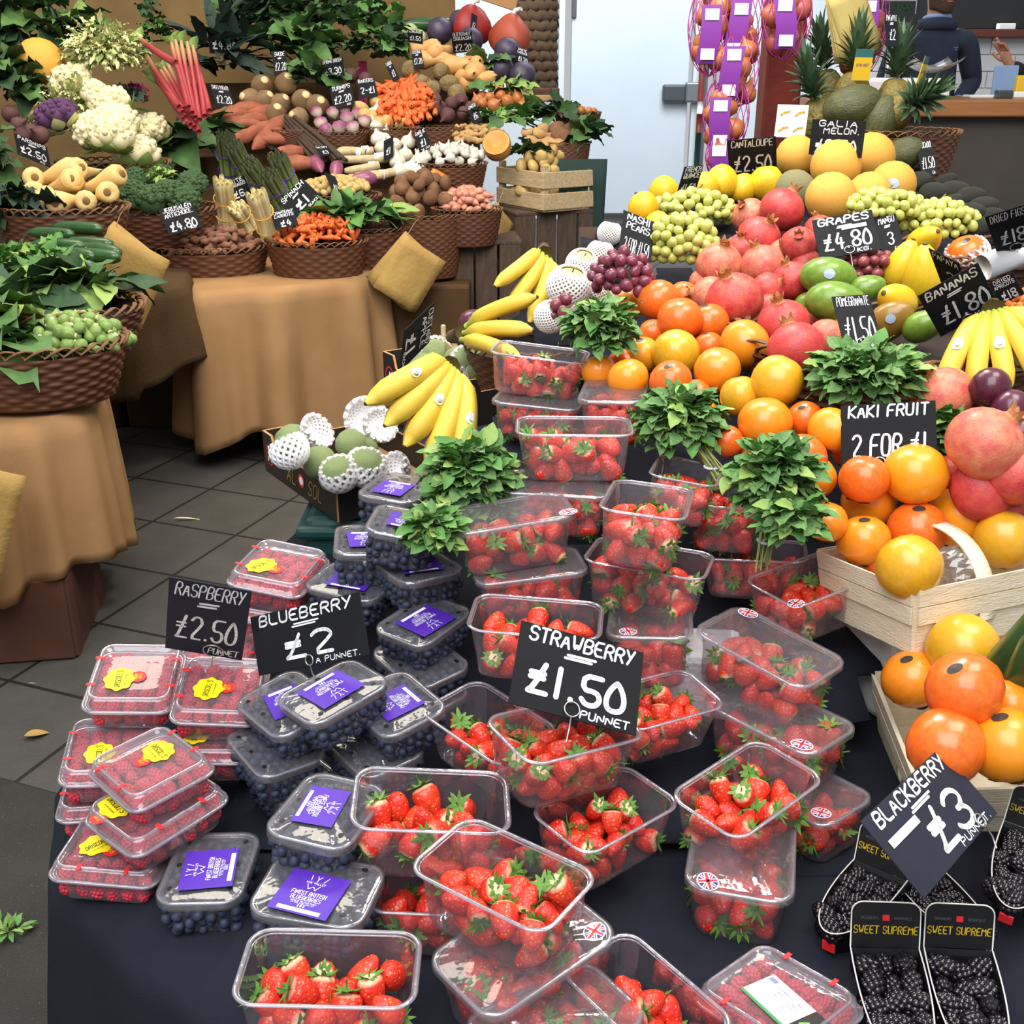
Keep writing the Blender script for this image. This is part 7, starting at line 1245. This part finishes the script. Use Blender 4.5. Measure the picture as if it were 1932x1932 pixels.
# boxes of custard apples
def fruit_box(M, L, W, h, label, text_on=True):
    """printed cardboard tray: low sides, tall corners; front = -y"""
    o = tag(link('custard_apple_box', None, None, M), label, 'box'); t = .006
    def side(nm, pts, T):
        n = len(pts); mb = MB(); mb.add([(x, -t / 2, z) for x, z in pts] + [(x, t / 2, z) for x, z in pts], [tuple(range(n)), tuple(range(n, 2 * n))[::-1]], 0); mb.add([(x, -t / 2, z) for x, z in pts] + [(x, t / 2, z) for x, z in pts], [(i, (i + 1) % n, n + (i + 1) % n, n + i) for i in range(n)], 1); return link(nm, mb.mesh(nm, ['box_black', 'cardboard'], False), o, T)
    def prof(l): c = .05; return [(-l / 2, 0), (l / 2, 0), (l / 2, h), (l / 2 - c, h), (l / 2 - c - .012, h * .72), (-l / 2 + c + .012, h * .72), (-l / 2 + c, h), (-l / 2, h)]
    fr = side('box_front', prof(L), Matrix.Translation((0, -W / 2, 0))); side('box_back', prof(L), Matrix.Translation((0, W / 2, 0)))
    sl = side('box_side', prof(W), Matrix.Translation((-L / 2, 0, 0)) @ Matrix.Rotation(-PI / 2, 4, 'Z')); side('box_side', prof(W), Matrix.Translation((L / 2, 0, 0)) @ Matrix.Rotation(PI / 2, 4, 'Z'))
    part('box_bottom', [((0, 0, .004), (L - t, W - t, .006))], 'cardboard', o)
    tm = MB(); text(tm, 'AL', -L * .10, h * .36, h * .34, .0022, fit=.055, z=0, slant=.35, mi=0); text(tm, 'SOL', L * .22, h * .36, h * .34, .0022, fit=.075, z=0, slant=.35, mi=0)
    for k in range(2): tm.add([(L * .05 + (.016 - .006 * k) * math.cos(a), h * .40 + (.016 - .006 * k) * math.sin(a), .0004 * k) for a in np.linspace(0, 2 * PI, 16, endpoint=False)], [tuple(range(16))], 1 - 0 * k if k == 0 else 2)
    tm.add([(-L * .40 + .022 * math.cos(a), h * .5 + .026 * math.sin(a), 0) for a in np.linspace(0, 2 * PI, 18, endpoint=False)], [tuple(range(18))], 1); tm.add([(-L * .40 + .018 * math.cos(a), h * .5 + .022 * math.sin(a), .0004) for a in np.linspace(0, 2 * PI, 18, endpoint=False)], [tuple(range(18))], 3)
    stroke(tm, [(-L * .40 - .008, h * .36), (-L * .40 + .002, h * .6), (-L * .40 + .01, h * .36)], .005, .0008, 4); stroke(tm, [(-L * .40 - .004, h * .5), (-L * .40 + .014, h * .62)], .003, .0008, 4)
    link('printing', tm.mesh('printing', ['logo_gold', 'label_red', 'flag_white', 'box_black', 'flag_white'], False), fr, Matrix.Translation((0, -t / 2 - .0012, 0)) @ Matrix.Rotation(PI / 2, 4, 'X')); return o
fruit_box(xf((-0.354, 2.434, 0.693), (0, 0, -0.978)), 0.393, 0.300, .10, 'black printed cardboard box of custard apples at the front left corner'); fruit_box(xf((-0.109, 2.589, 0.838), (0, 0, -0.978)), .34, .26, .11, 'black printed cardboard box of custard apples behind the bananas')
for rows, lb, g in (([(-0.481, 2.328, 0.828, 0.079), (-0.406, 2.211, 0.820, 0.075), (-0.348, 2.281, 0.836, 0.069), (-0.372, 2.147, 0.804, 0.051), (-0.323, 2.329, 0.812, 0.059)], 'pale green custard apple in the front box', 'bare custard apples in the front box'), ([(-0.219, 2.625, 0.921, 0.065), (-0.075, 2.532, 0.932, 0.057), (-0.136, 2.633, 0.932, 0.065)], 'pale green custard apple in the rear box', 'bare custard apples in the rear box')):
    for x, y, z, d in rows: CUST.put((x, y, z), (random.uniform(-.6, .6), random.uniform(-.6, .6), random.uniform(-3, 3)), d, lb, g)
for rows, lb, g in (([(-0.455, 2.154, 0.867, 0.073), (-0.302, 2.166, 0.826, 0.077), (-0.353, 2.136, 0.822, 0.072)], 'custard apple in a white foam net in the front box', 'netted custard apples in the front box'), ([(-0.194, 2.731, 0.923, 0.081), (-0.102, 2.584, 0.937, 0.084), (-0.217, 2.520, 0.916, 0.075), (-0.168, 2.623, 0.901, 0.073)], 'custard apple in a white foam net in the rear box', 'netted custard apples in the rear box')):
    for x, y, z, d in rows: CUSTN.put((x, y, z), (random.uniform(-1, .2), random.uniform(-.9, .9), random.uniform(-3, 3)), d, lb, g)
for x, y, z, d in [(-0.421, 2.328, 0.855, 0.073), (-0.329, 2.396, 0.858, 0.087), (-0.288, 2.350, 0.860, 0.071), (-0.253, 2.170, 0.819, 0.073)]: NETONLY.put((x, y, z), (random.uniform(-2.3, -1.4), random.uniform(-.6, .6), random.uniform(-1, 1)), d, 'empty white foam net lying in the front box', 'empty foam nets')
o = tag(link('plastic_crate', None, None, (-0.302, 2.338, 0.000)), 'dark green plastic crate under the front box of custard apples', 'crate'); part('crate_body', [((0, 0, 0.687 / 2), (.30, .24, 0.687))], 'green_plastic', o, .02); part('crate_lip', [((0, 0, 0.687 - .03), (.33, .27, .03))], 'green_plastic', o, .01)
bk_ = basket((0.061, 2.550, 0.984), .17, .13, .10, 'wicker tray holding the nashi pears', 0); basket((0.775, 2.184, 1.083), .33, .26, .12, 'dark wicker tray of mangoes and papayas', 0); basket((1.181, 2.860, 1.149), .26, .2, .1, 'dark wicker basket behind the dried figs card', 0)
# small punnet box with dark plums left of the bananas
crate('small_box', Matrix.Translation((-0.081, 2.750, 0.956)) @ Matrix.Rotation(.3, 4, 'Z') @ Matrix.Translation((0, 0, -.06)), .17, .13, .07, 'crate_wood', 'small pale wooden box behind the banana fingers', 1, post=.012, t=.004); some([PLUM], [(-0.097, 2.750, 0.994), (-0.068, 2.750, 0.986), (-0.049, 2.800, 0.961)], .075, 'dusky purple fig in the small pale wooden box', 'figs in the small box', rest=0)
# pineapples
def pineapple(p, rot, label, h=.20, cl=.165, lean=0, tagm=None, seed=0):
    o = tag(link('pineapple', None, None, xf(p, rot)), label, 'pineapple'); v, f = ball(20, 14, .062, .062, h * .5, mod=lambda th, t: 1 + .04 * math.sin(8 * th + 14 * t) + .04 * math.sin(8 * th - 14 * t), pw=.7); link('fruit_body', MB().add(v, f).mesh('fruit_body', 'pineapple_skin'), o)
    q = random.Random(seed); mb = MB()
    for k in range(46):
        t = k / 46; a = k * 2.4; l = cl * (.45 + .55 * t) * q.uniform(.85, 1.1); v, f = leaf(l, .013, .5, .9 * (1 - t) + .15, 6); mb.add(v, f, 0, Matrix.Translation((0, 0, h * .46 + .05 * t)) @ Matrix.Rotation(a, 4, 'Z') @ Matrix.Rotation(-(.55 + .95 * t ** .6), 4, 'Y') @ Matrix.Translation((.008, 0, 0)))
    link('leaf_crown', mb.mesh('leaf_crown', 'pineapple_leaf'), o)
    if tagm:
        x = MB(); x.add(*boxg(-.03, .03, -.001, .001, -.05, .05)); x2 = MB(); x.add(*boxg(-.03, .03, -.0015, .0015, .025, .05), 1); stroke_ = MB(); text(stroke_, 'EXTRA SWEET', 0, 0, .008, .001, fit=.045, mi=2, slant=0); vv = np.concatenate(stroke_.v); x.add([(a, -.002, b) for a, b, c in vv], stroke_.f, 2); link('hang_tag', x.mesh('hang_tag', ['tag_yellow', 'tag_teal', 'label_purple'], False), o, Matrix.Translation((0, -.085, h * .5 + .02)) @ Matrix.Rotation(.2, 4, 'X'))
    FREST.append((p[0], p[1], p[2] - h * .55, .05)); return o
for i, (p, r, lb, t) in enumerate([((1.077, 4.106, 1.390), (.15,-.35,0), 'pineapple leaning left beside the post', False), ((1.181, 4.133, 1.472), (0,.02,0), 'upright pineapple in the middle of the group', True), ((1.157, 4.347, 1.479), (-.1,-.2,.5), 'pineapple with dark leaves half hidden at the back', False), ((1.330, 4.139, 1.450), (0,.06,1), 'upright pineapple below its price card', True), ((1.254, 3.952, 1.428), (1.0,.75,0), 'pineapple lying with its blue-green crown to the right', False)]): pineapple(p, r, lb, seed=i, tagm=t)
bk2 = basket((1.312, 3.983, 1.371), .20, .16, .22, 'dark wicker basket under the pineapples', 1)
# cards
for k, (c, ti, pr, su, lb, kw) in CARDS.items(): price_card(c, ti, pr, su, lb, **kw)
FREST.append((.1, 1.2, .599, .3))
ob = field('riser_cloth', [(x, y, z - .012, r) for x, y, z, r in FREST if y > 1.2], (-.4, 2.4), (1.18, 4.7), .603, 'black_cloth', 'black cloth draped over the stepped boxes under the fruit', 'cloth', .55, .045, [(1.15, .604), (1.55, .70), (2.0, .88), (2.6, 1.06), (3.6, 1.28)], reach=.02)
# ---------------------------------------------------------------- post, onion nets, scale, bags
px, py = 0.998, 4.450
o = struct('wooden_post', [((px, py, 1.7), (.135, .135, 3.4))], 'red_paint', .008); del o['kind']; tag(o, 'red-brown wooden post holding the onion nets', 'post')
def onion_net(p, n, w, l, label, seed, m='onion'):
    q = random.Random(seed); o = tag(link('onion_net', None, None, Matrix.Translation(p)), label, 'onion net', 'nets of onions hanging on the post'); k = 0
    for i in range(n):
        t = (i + .5) / n; link('onion', (ONION.me if m == 'onion' else ONION_R), o, xf((q.uniform(-w, w), q.uniform(-w, w) * .5, -l * t), rrot(.7), q.uniform(.95, 1.25)))
    nb = MB(); 
    for c in range(9):
        a = 2 * PI * c / 9; nb.add(*tube([((w + .036) * math.cos(a + s * 1.2) * math.sin(PI * min(1, .12 + s * .9)) ** .4, (w * .6 + .036) * math.sin(a + s * 1.2) * math.sin(PI * min(1, .12 + s * .9)) ** .4, .04 - s * (l + .08)) for s in np.linspace(0, 1, 14)], .0016, 4)); nb.add(*tube([((w + .036) * math.cos(a - s * 1.2) * math.sin(PI * min(1, .12 + s * .9)) ** .4, (w * .6 + .036) * math.sin(a - s * 1.2) * math.sin(PI * min(1, .12 + s * .9)) ** .4, .04 - s * (l + .08)) for s in np.linspace(0, 1, 14)], .0016, 4))
    link('netting', nb.mesh('netting', 'net_magenta'), o)
    lb = MB(); g = []; W2 = .034
    for i in range(7):
        for j in range(4): s = .2 + .62 * i / 6; g.append((-w * .5 + (j - 1.5) * W2 * .7 + .012 * math.sin(4 * s + seed), -(w * .6 + .046) * (.55 + .45 * math.sin(PI * min(1, .15 + s * .75))), .05 - s * (l + .1)))
    lb.add(g, grid_faces(7, 4)); 
    for zz in (.3, .72):
        c = np.array([-w * .5 + .012 * math.sin(4 * zz + seed), -(w * .6 + .049) * (.55 + .45 * math.sin(PI * min(1, .15 + zz * .75))) - .002, .05 - zz * (l + .1)]); lb.add([c + [-.024, 0, -.018], c + [.024, 0, -.018], c + [.024, 0, .018], c + [-.024, 0, .018]], [(0, 1, 2, 3)], 1)
    link('label_strip', lb.mesh('label_strip', ['net_purple', 'sticker_white']), o); return o
ONION_R = ONION.me.copy(); ONION_R.materials.clear(); ONION_R.materials.append(MATS['onion_red'])
for i, (p, n, w, l, m, lb) in enumerate([((0.696, 4.239, 1.792), 7, 0.045, 0.2, 'onion', 'net of brown onions in the left column'),
 ((0.802, 4.270, 1.810), 7, 0.045, 0.2, 'onion', 'net of brown onions topmost in the right column'),
 ((0.781, 4.177, 1.655), 6, 0.045, 0.17, 'onion', 'net of pale onions below the topmost right net'),
 ((0.748, 4.131, 1.493), 7, 0.045, 0.17, 'onion', 'lowest long net of brown onions above the cantaloupe card'),
 ((0.733, 4.075, 1.316), 3, 0.02, 0.06, 'onion', 'little purple net end beside the cantaloupe card'),
 ((0.946, 4.190, 1.806), 7, 0.05, 0.16, 'red', 'net of red onions in front of the post'),
 ((1.283, 4.411, 1.843), 9, 0.045, 0.26, 'red', 'net of pink onions hanging behind the pineapples')]): onion_net(p, n, w, l, lb, i, m)
card_bag('paper_bag_pack', xf((1.131, 4.195, 1.823), (R(84), R(-20), R(8))), .13, .22, 'pack of pale paper bags hanging beside the red-brown post', 6, 'kraft_pale')
# weighing scale
o = tag(link('weighing_scale', None, None, Matrix.Translation((2.063, 6.200, 1.425))), 'shop weighing scale with a black display on a pole and a steel pan', 'scale'); h = 0.320
part('scale_body', [((0, 0, .05), (.34, .30, .10))], 'sticker_white', o, .02); mb = MB().add(*tube([(-.10, .05, .1), (-.10, .05, h)], .016, 10)); link('pole', mb.mesh('pole', 'steel'), o)
dp = part('display', [((-.10, .03, h + .17), (.22, .05, .34))], 'scale_black', o, .01); t = MB()
for k, s in enumerate(('0.00', '0.005', '0.00')):
    z = h + .28 - k * .085; text(t, s, -.08, z, .026, .005, fit=.10, mi=0, slant=.1); stroke(t, [(-.19, z + .035), (-.01, z + .035), (-.01, z - .025)], .002, 0, 1)
text(t, 'CAS', -.06, h + .035, .016, .003, fit=.05, mi=1, slant=0); vv = np.concatenate(t.v); x = MB().add([(a, .03 - .027, b) for a, b, c in vv], t.f); x.mi = t.mi; link('readout', x.mesh('readout', ['green_led', 'chalk'], False), dp)
mb = MB(); P = []
for i in range(9):
    for j in range(9): u, w = i / 8 - .5, j / 8 - .5; P.append((u * .26 + .10, w * .24, .125 + .06 * (2 * u) ** 2 * .8 + .03 * (2 * w) ** 2))
mb.add(P, grid_faces(9, 9)); pn = link('pan', mb.mesh('pan', 'steel'), o); pn.modifiers.new('thick', 'SOLIDIFY').thickness = .003
mb = MB().add(*bbox((0, 0, 0), (.075, .004, .075), .001)); t = MB(); stroke(t, [(-.02, 0), (-.02, .02), (.02, .02)], .012, .003); o2 = tag(link('blue_sign', mb.mesh('blue_sign', 'sticker_white', False), None, Matrix.Translation((2.067, 6.600, 1.885))), 'small white and blue sign beside the scale display', 'sign'); x = MB().add(*bbox((0, -.003, 0), (.05, .004, .05), .001)); link('sign_face', x.mesh('sign_face', 'sticker_blue', False), o2)
# picture card with drawings on the post
mb = MB().add(*bbox((0, 0, 0), (.105, .004, .105), .001)); o = tag(link('picture_card', mb.mesh('picture_card', 'sticker_white', False), None, xf((0.945, 3.985, 1.415), (.05, .03, 0))), 'white card with small yellow drawings tied by the pineapples', 'card'); t = MB()
for k, (a, b) in enumerate(((-.025, .025), (.025, .025), (-.025, -.025), (.025, -.025))): stroke(t, [(a - .014, b - .006), (a, b + .004), (a + .014, b + .006)], .006, 0); 
x = MB().add([(a, -.0035, b) for a, b, c in np.concatenate(t.v)], t.f); link('drawing', x.mesh('drawing', 'tag_yellow', False), o)
# things on the counter
for i, (p, s, m, lb, nm, c) in enumerate([((2.663, 6.450, 1.425), (0.13, 0.02, 0.16), 'shirt_blue', 'blue folder standing on the counter', 'folder', 'folder'), ((2.489, 6.300, 1.425), (0.16, 0.12, 0.015), 'sticker_white', 'flat white pad lying on the counter', 'notepad', 'notepad'), ((2.566, 6.200, 1.425), (0.08, 0.06, 0.04), 'dark_slate_plastic', 'small black card reader on the counter', 'card_reader', 'card reader'), ((2.708, 6.320, 1.425), (0.1, 0.08, 0.03), 'sticker_white', 'white paper box at the right of the counter', 'paper_box', 'box'), ((2.760, 6.440, 1.425), (0.09, 0.06, 0.11), 'tag_yellow', 'small yellow and brown packet on the counter', 'packet', 'packet')]):
    mb = MB().add(*bbox((0, 0, s[2] / 2), s, .006)); tag(link(nm, mb.mesh(nm, m, False), None, Matrix.Translation(p)), lb, c)
# silver tube and foam at the right edge
mb = MB().add(*tube([(0, 0, 0), (.16, .05, .05)], .03, 14)); tag(link('wrapped_roll', mb.mesh('wrapped_roll', 'sticker_white'), None, Matrix.Translation((1.069, 2.550, 1.168))), 'shiny white roll beside the bananas card', 'roll')
# standing cardboard flaps near the bananas, litter on the paving
mb = MB().add(*boxg(-.035, .035, -.003, .003, 0, .13)); tag(link('cardboard_flap', mb.mesh('cardboard_flap', 'brown_mush', False), None, xf((0.214, 3.100, 1.053), (-.1, .05, .5))), 'grey-brown cardboard flap standing behind the nashi pears', 'cardboard')
for i, (p, l, a, m, lb) in enumerate([((-1.272, 3.870, 0.000), 0.11, 0.15, 'chip_wood', 'pale wood splinter lying on the paving'), ((-1.240, 2.411, 0.000), 0.06, 0.5, 'kraft', 'small tan leaf lying on the paving'), ((-1.335, 2.670, 0.000), 0.02, 0.2, 'chip_wood', 'tiny pale scrap on the paving joint')]):
    v, f = leaf(l, l * (.05 if m == 'chip_wood' else .28), .2, .3); tag(link('litter_scrap', MB().add(v, f).mesh('litter_scrap', m), None, xf((p[0], p[1], .012), (0, 0, a))), lb, 'litter')
clump('weed_sprig', Matrix.Translation((*(-0.991, 1.726, 0.000)[:2], .015)), (.05, .03, .015), 30, .03, .006, ['rocket', 'greens_light'], 'green sprig lying on the wet paving slab', 'leaf', 90, .3, .3)
mb = MB().add(*ball(18, 12, .20, .16, .12, mod=lambda th, t: 1 + .15 * math.sin(3 * th) + .1 * math.sin(7 * th + 8 * t))); tag(link('rubbish_bag', mb.mesh('rubbish_bag', 'navy_bag'), None, Matrix.Translation((*(-0.741, 5.437, 0.000)[:2], .11))), 'dark navy plastic bag on the floor under the stall', 'bag')
# ---------------------------------------------------------------- people
def skinned(name, chains, m, par=None, sub=2):
    """chains of (point, radius): grown with a Skin modifier into one smooth surface"""
    bm = __import__('bmesh').new(); ly = bm.verts.layers.skin.verify(); seen = {}
    for ch in chains:
        prev = None
        for n, (p, r) in enumerate(ch):
            key = tuple(round(c, 4) for c in p)
            if key not in seen:
                v = bm.verts.new(p); rr = r if hasattr(r, '__len__') else (r, r); v[ly].radius = rr; v[ly].use_root = (n == 0 and ch[0][0] not in [c[0][0] for c in chains[:chains.index(ch)]]) and prev is None; seen[key] = v
            v = seen[key]
            if prev is not None and prev is not v and bm.edges.get((prev, v)) is None: bm.edges.new((prev, v))
            prev = v
    me = bpy.data.meshes.new(name); bm.to_mesh(me); bm.free(); me.materials.append(MATS[m]); o = link(name, me, par)
    md = o.modifiers.new('skin', 'SKIN'); md.use_smooth_shade = True; md.branch_smoothing = .6; sb = o.modifiers.new('round', 'SUBSURF'); sb.levels = sub; sb.render_levels = sub; return o
def hand(wr, d, up, curl, side=1, s=1.0, spread=.16):
    """finger chains rooted in the palm: wr wrist, d pointing direction, up = back of the hand"""
    d = Vector(d).normalized(); up = Vector(up); up = (up - d * up.dot(d)).normalized(); sd = d.cross(up) * side; wr = Vector(wr); out = []
    out.append([(tuple(wr), (.026 * s, .02 * s)), (tuple(wr + d * .045 * s), (.036 * s, .016 * s)), (tuple(wr + d * .085 * s), (.038 * s, .014 * s))])
    for k, (off, l) in enumerate(((-.030, .068), (-.010, .078), (.010, .074), (.029, .058))):
        b = wr + d * .07 * s + sd * off * s; a = (k - 1.5) * spread; f = (d * math.cos(a) + sd * math.sin(a)).normalized(); p = b; ch = [(tuple(p), .0105 * s)]; c = curl[k]; g = f
        for t, sl in enumerate((.45, .32, .23)):
            g = (g * math.cos(c * (.6 + .3 * t)) - up * math.sin(c * (.6 + .3 * t))).normalized(); p = p + g * (l * sl + (.018 if t == 0 else 0)) * s; ch.append((tuple(p), (.0098 - .0011 * t) * s))
        out.append(ch)
    b = wr + d * .025 * s - sd * .022 * s; g = (d * .7 - sd * .8 - up * .25).normalized(); out.append([(tuple(b), .013 * s), (tuple(b + g * .035 * s), .0115 * s), (tuple(b + g * .035 * s + (g + d * .6).normalized() * .03 * s), .010 * s), (tuple(b + g * .035 * s + (g + d * .9).normalized() * .055 * s), .0085 * s)]); return out
def person(loc, yaw, label, arms, knit, collar, headturn=0, beard=True, logo=False):
    """arms: ((shoulder-elbow-wrist), (hand direction, back of hand, curls)) for the left and right arm, in body space facing -y"""
    o = tag(link('person', None, None, xf(loc, (0, 0, yaw))), label, 'person')
    torso = [((0, .0, .96), (.155, .105)), ((0, .005, 1.10), (.15, .10)), ((0, 0, 1.25), (.165, .11)), ((0, .0, 1.38), (.165, .105)), ((0, .005, 1.46), (.085, .07)), ((0, .0, 1.505), .058), ((0, -.012, 1.545), (.060, .066)), ((0, -.022, 1.59), (.073, .088)), ((0, -.012, 1.655), (.078, .096)), ((0, -.005, 1.71), (.066, .080)), ((0, 0, 1.74), (.03, .04))]
    hip = torso[0]; chains = [torso]
    legs = []
    for s in (1, -1):
        legs.append([hip, ((s * .09, 0, .88), .092), ((s * .10, -.005, .5), .058), ((s * .10, .02, .28), .055), ((s * .10, .02, .08), .038), ((s * .105, -.10, .035), (.035, .028)), ((s * .105, -.16, .025), (.03, .02))])
    armc = []; hands = []
    for (sh, el, wr), (hd, hu, cu, side) in arms:
        s = math.copysign(1, sh[0]); armc.append([torso[3], ((s * .10, 0, 1.405), .075), (sh, .062), (tuple((Vector(sh) + Vector(el)) / 2), .052), (el, .045), (tuple((Vector(el) + Vector(wr)) / 2), .040), (wr, .027)]); hands += hand(wr, hd, hu, cu, side)
    b = skinned('body', chains + legs + armc + hands, 'skin', o)
    sw = [[(p, tuple(x * 1.10 + .006 for x in (r if hasattr(r, '__len__') else (r, r)))) for p, r in torso[:5]]]; sw[0] = [((0, 0, .92), (.17, .12))] + sw[0][:4] + [((0, .005, 1.435), (.098, .08)), ((0, .003, 1.475), (.074, .068))]
    for a in armc: sw.append([sw[0][4]] + [(p, r * 1.12 + .008) for p, r in a[1:-1]] + [(tuple(Vector(a[-1][0]) * .93 + Vector(a[-2][0]) * .07), .040)])
    skinned('sweater', sw, knit, o)
    tr = [[((0, .0, .93), (.165, .115))] + [(p, (r if not hasattr(r, '__len__') else r[0]) * 1.12 + .006) for p, r in l[1:5]] for l in legs]; skinned('trousers', tr, 'trouser', o)
    for s in (1, -1): mb = MB().add(*bbox((s * .105, -.055, .04), (.095, .27, .08), .03)); link('shoe', mb.mesh('shoe', 'box_black'), o)
    if collar: mb = MB().add(*tube([(.068 * math.cos(t), -.005 + .062 * math.sin(t), 1.502 - .014 * math.sin(t)) for t in np.linspace(0, 2 * PI, 20, endpoint=False)], .013, 8, closed=True)); link('shirt_collar', mb.mesh('shirt_collar', 'shirt_blue'), o)
    if collar:
        for (sh, el, wr), h in arms: mb = MB().add(*tube([tuple(Vector(wr) * .95 + Vector(el) * .05), tuple(Vector(wr) * 1.0), tuple(Vector(wr) + Vector(h[0]).normalized() * .012)], .036, 12)); link('shirt_cuff', mb.mesh('shirt_cuff', 'shirt_blue'), o)
    if collar: mb = MB().add(*tube([(.088 * math.cos(t), .004 + .074 * math.sin(t), 1.462 - .012 * math.sin(t)) for t in np.linspace(0, 2 * PI, 20, endpoint=False)], .034, 10, closed=True)); link('sweater_neckband', mb.mesh('sweater_neckband', knit), o)
    # face: brow to chin
    T = Matrix.Translation((0, -.015, 1.635)) @ Matrix.Rotation(headturn, 4, 'Z') @ Matrix.Translation((0, .015, -1.66))
    def hp(name, mb, m): return link(name, mb.mesh(name, m), o, T)
    hp('nose', MB().add(*tube([(0, -.108, 1.690), (0, -.122, 1.668), (0, -.133, 1.650), (0, -.112, 1.640)], [.010, .013, .017, .012], 10)), 'skin')
    for s in (1, -1):
        hp('ear', MB().add(*ball(10, 8, .012, .024, .034), M=xf((s * .083, .01, 1.665), (0, 0, s * .3))), 'skin'); hp('eye', MB().add(*ball(10, 8, .0135, .009, .009), M=Matrix.Translation((s * .033, -.103, 1.692))), 'eye_white'); hp('iris', MB().add(*ball(8, 6, .0055, .004, .0055), M=Matrix.Translation((s * .033, -.1105, 1.692))), 'eye_dark'); hp('eyebrow', MB().add(*tube([(s * .014, -.110, 1.711), (s * .035, -.110, 1.716), (s * .055, -.098, 1.710)], .0045, 6)), 'hair')
    hp('mouth', MB().add(*tube([(-.026, -.104, 1.612), (-.012, -.111, 1.609), (0, -.112, 1.610), (.012, -.111, 1.609), (.026, -.104, 1.612)], [.003, .0055, .006, .0055, .003], 8)), 'lip')
    hp('hair', MB().add(*ball(20, 12, .088, .106, .075, mod=lambda th, t: 1 + .02 * math.sin(9 * th))  , M=Matrix.Translation((0, .006, 1.733))), 'hair')
    if beard:
        mb = MB(); P = []
        for i in range(17):
            a = PI * (1.03 + .94 * i / 16)
            for j in range(6):
                w = j / 5; front = max(0, math.sin(PI * i / 16)) ** 2; zt = 1.655 - .055 * front; z = zt + (1.553 + .02 * (1 - front) - zt) * w; rr = .0755 - .014 * w * w
                P.append((rr * math.cos(a), -.016 + (rr + .018) * math.sin(a), z))
        mb.add(P, grid_faces(17, 6)); bd = hp('beard', mb, 'hair'); bd.modifiers.new('thick', 'SOLIDIFY').thickness = .006; hp('moustache', MB().add(*tube([(-.034, -.098, 1.612), (-.02, -.112, 1.624), (0, -.117, 1.629), (.02, -.112, 1.624), (.034, -.098, 1.612)], [.004, .006, .006, .006, .004], 7)), 'hair')
    if logo:
        t = MB(); stroke(t, [(.072, 1.352), (.082, 1.346), (.092, 1.352)], .003); stroke(t, [(.078, 1.338), (.086, 1.338)], .003); x = MB().add([(a, -.135, b) for a, b, c in np.concatenate(t.v)], t.f); link('chest_logo', x.mesh('chest_logo', 'shirt_blue', False), o)
    return o
ml = (2.391, 6.850, 0.327)
person(ml, 0, 'bearded man in a navy sweater and blue collar leaning one hand on the counter', ((((.185, 0, 1.40), (.275, .06, 1.165), (.135, -.13, 1.065)), ((-.5, -.6, -.1), (0, 0, 1), (.25, .25, .3, .35), 1)), (((-.185, 0, 1.40), (-.25, .03, 1.14), (-.24, -.20, 1.07)), ((0, -1, -.05), (0, 0, 1), (.2, .25, .3, .3), -1))), 'navy_knit', True, .28, True, True)
person((3.384, 6.890, 0.302), -.9, 'person in a black top gesturing with a raised hand at the picture edge', ((((.185, 0, 1.40), (.24, .02, 1.13), (.22, -.05, .9)), ((0, -.1, -1), (.9, 0, 0), (.3, .3, .35, .4), 1)), (((-.185, 0, 1.40), (-.24, -.10, 1.15), (-.40, -.30, 1.29)), ((-.35, -.2, .9), (.2, .8, .3), (.15, .1, .7, .8), -1))), 'black_knit', False, 0, False)
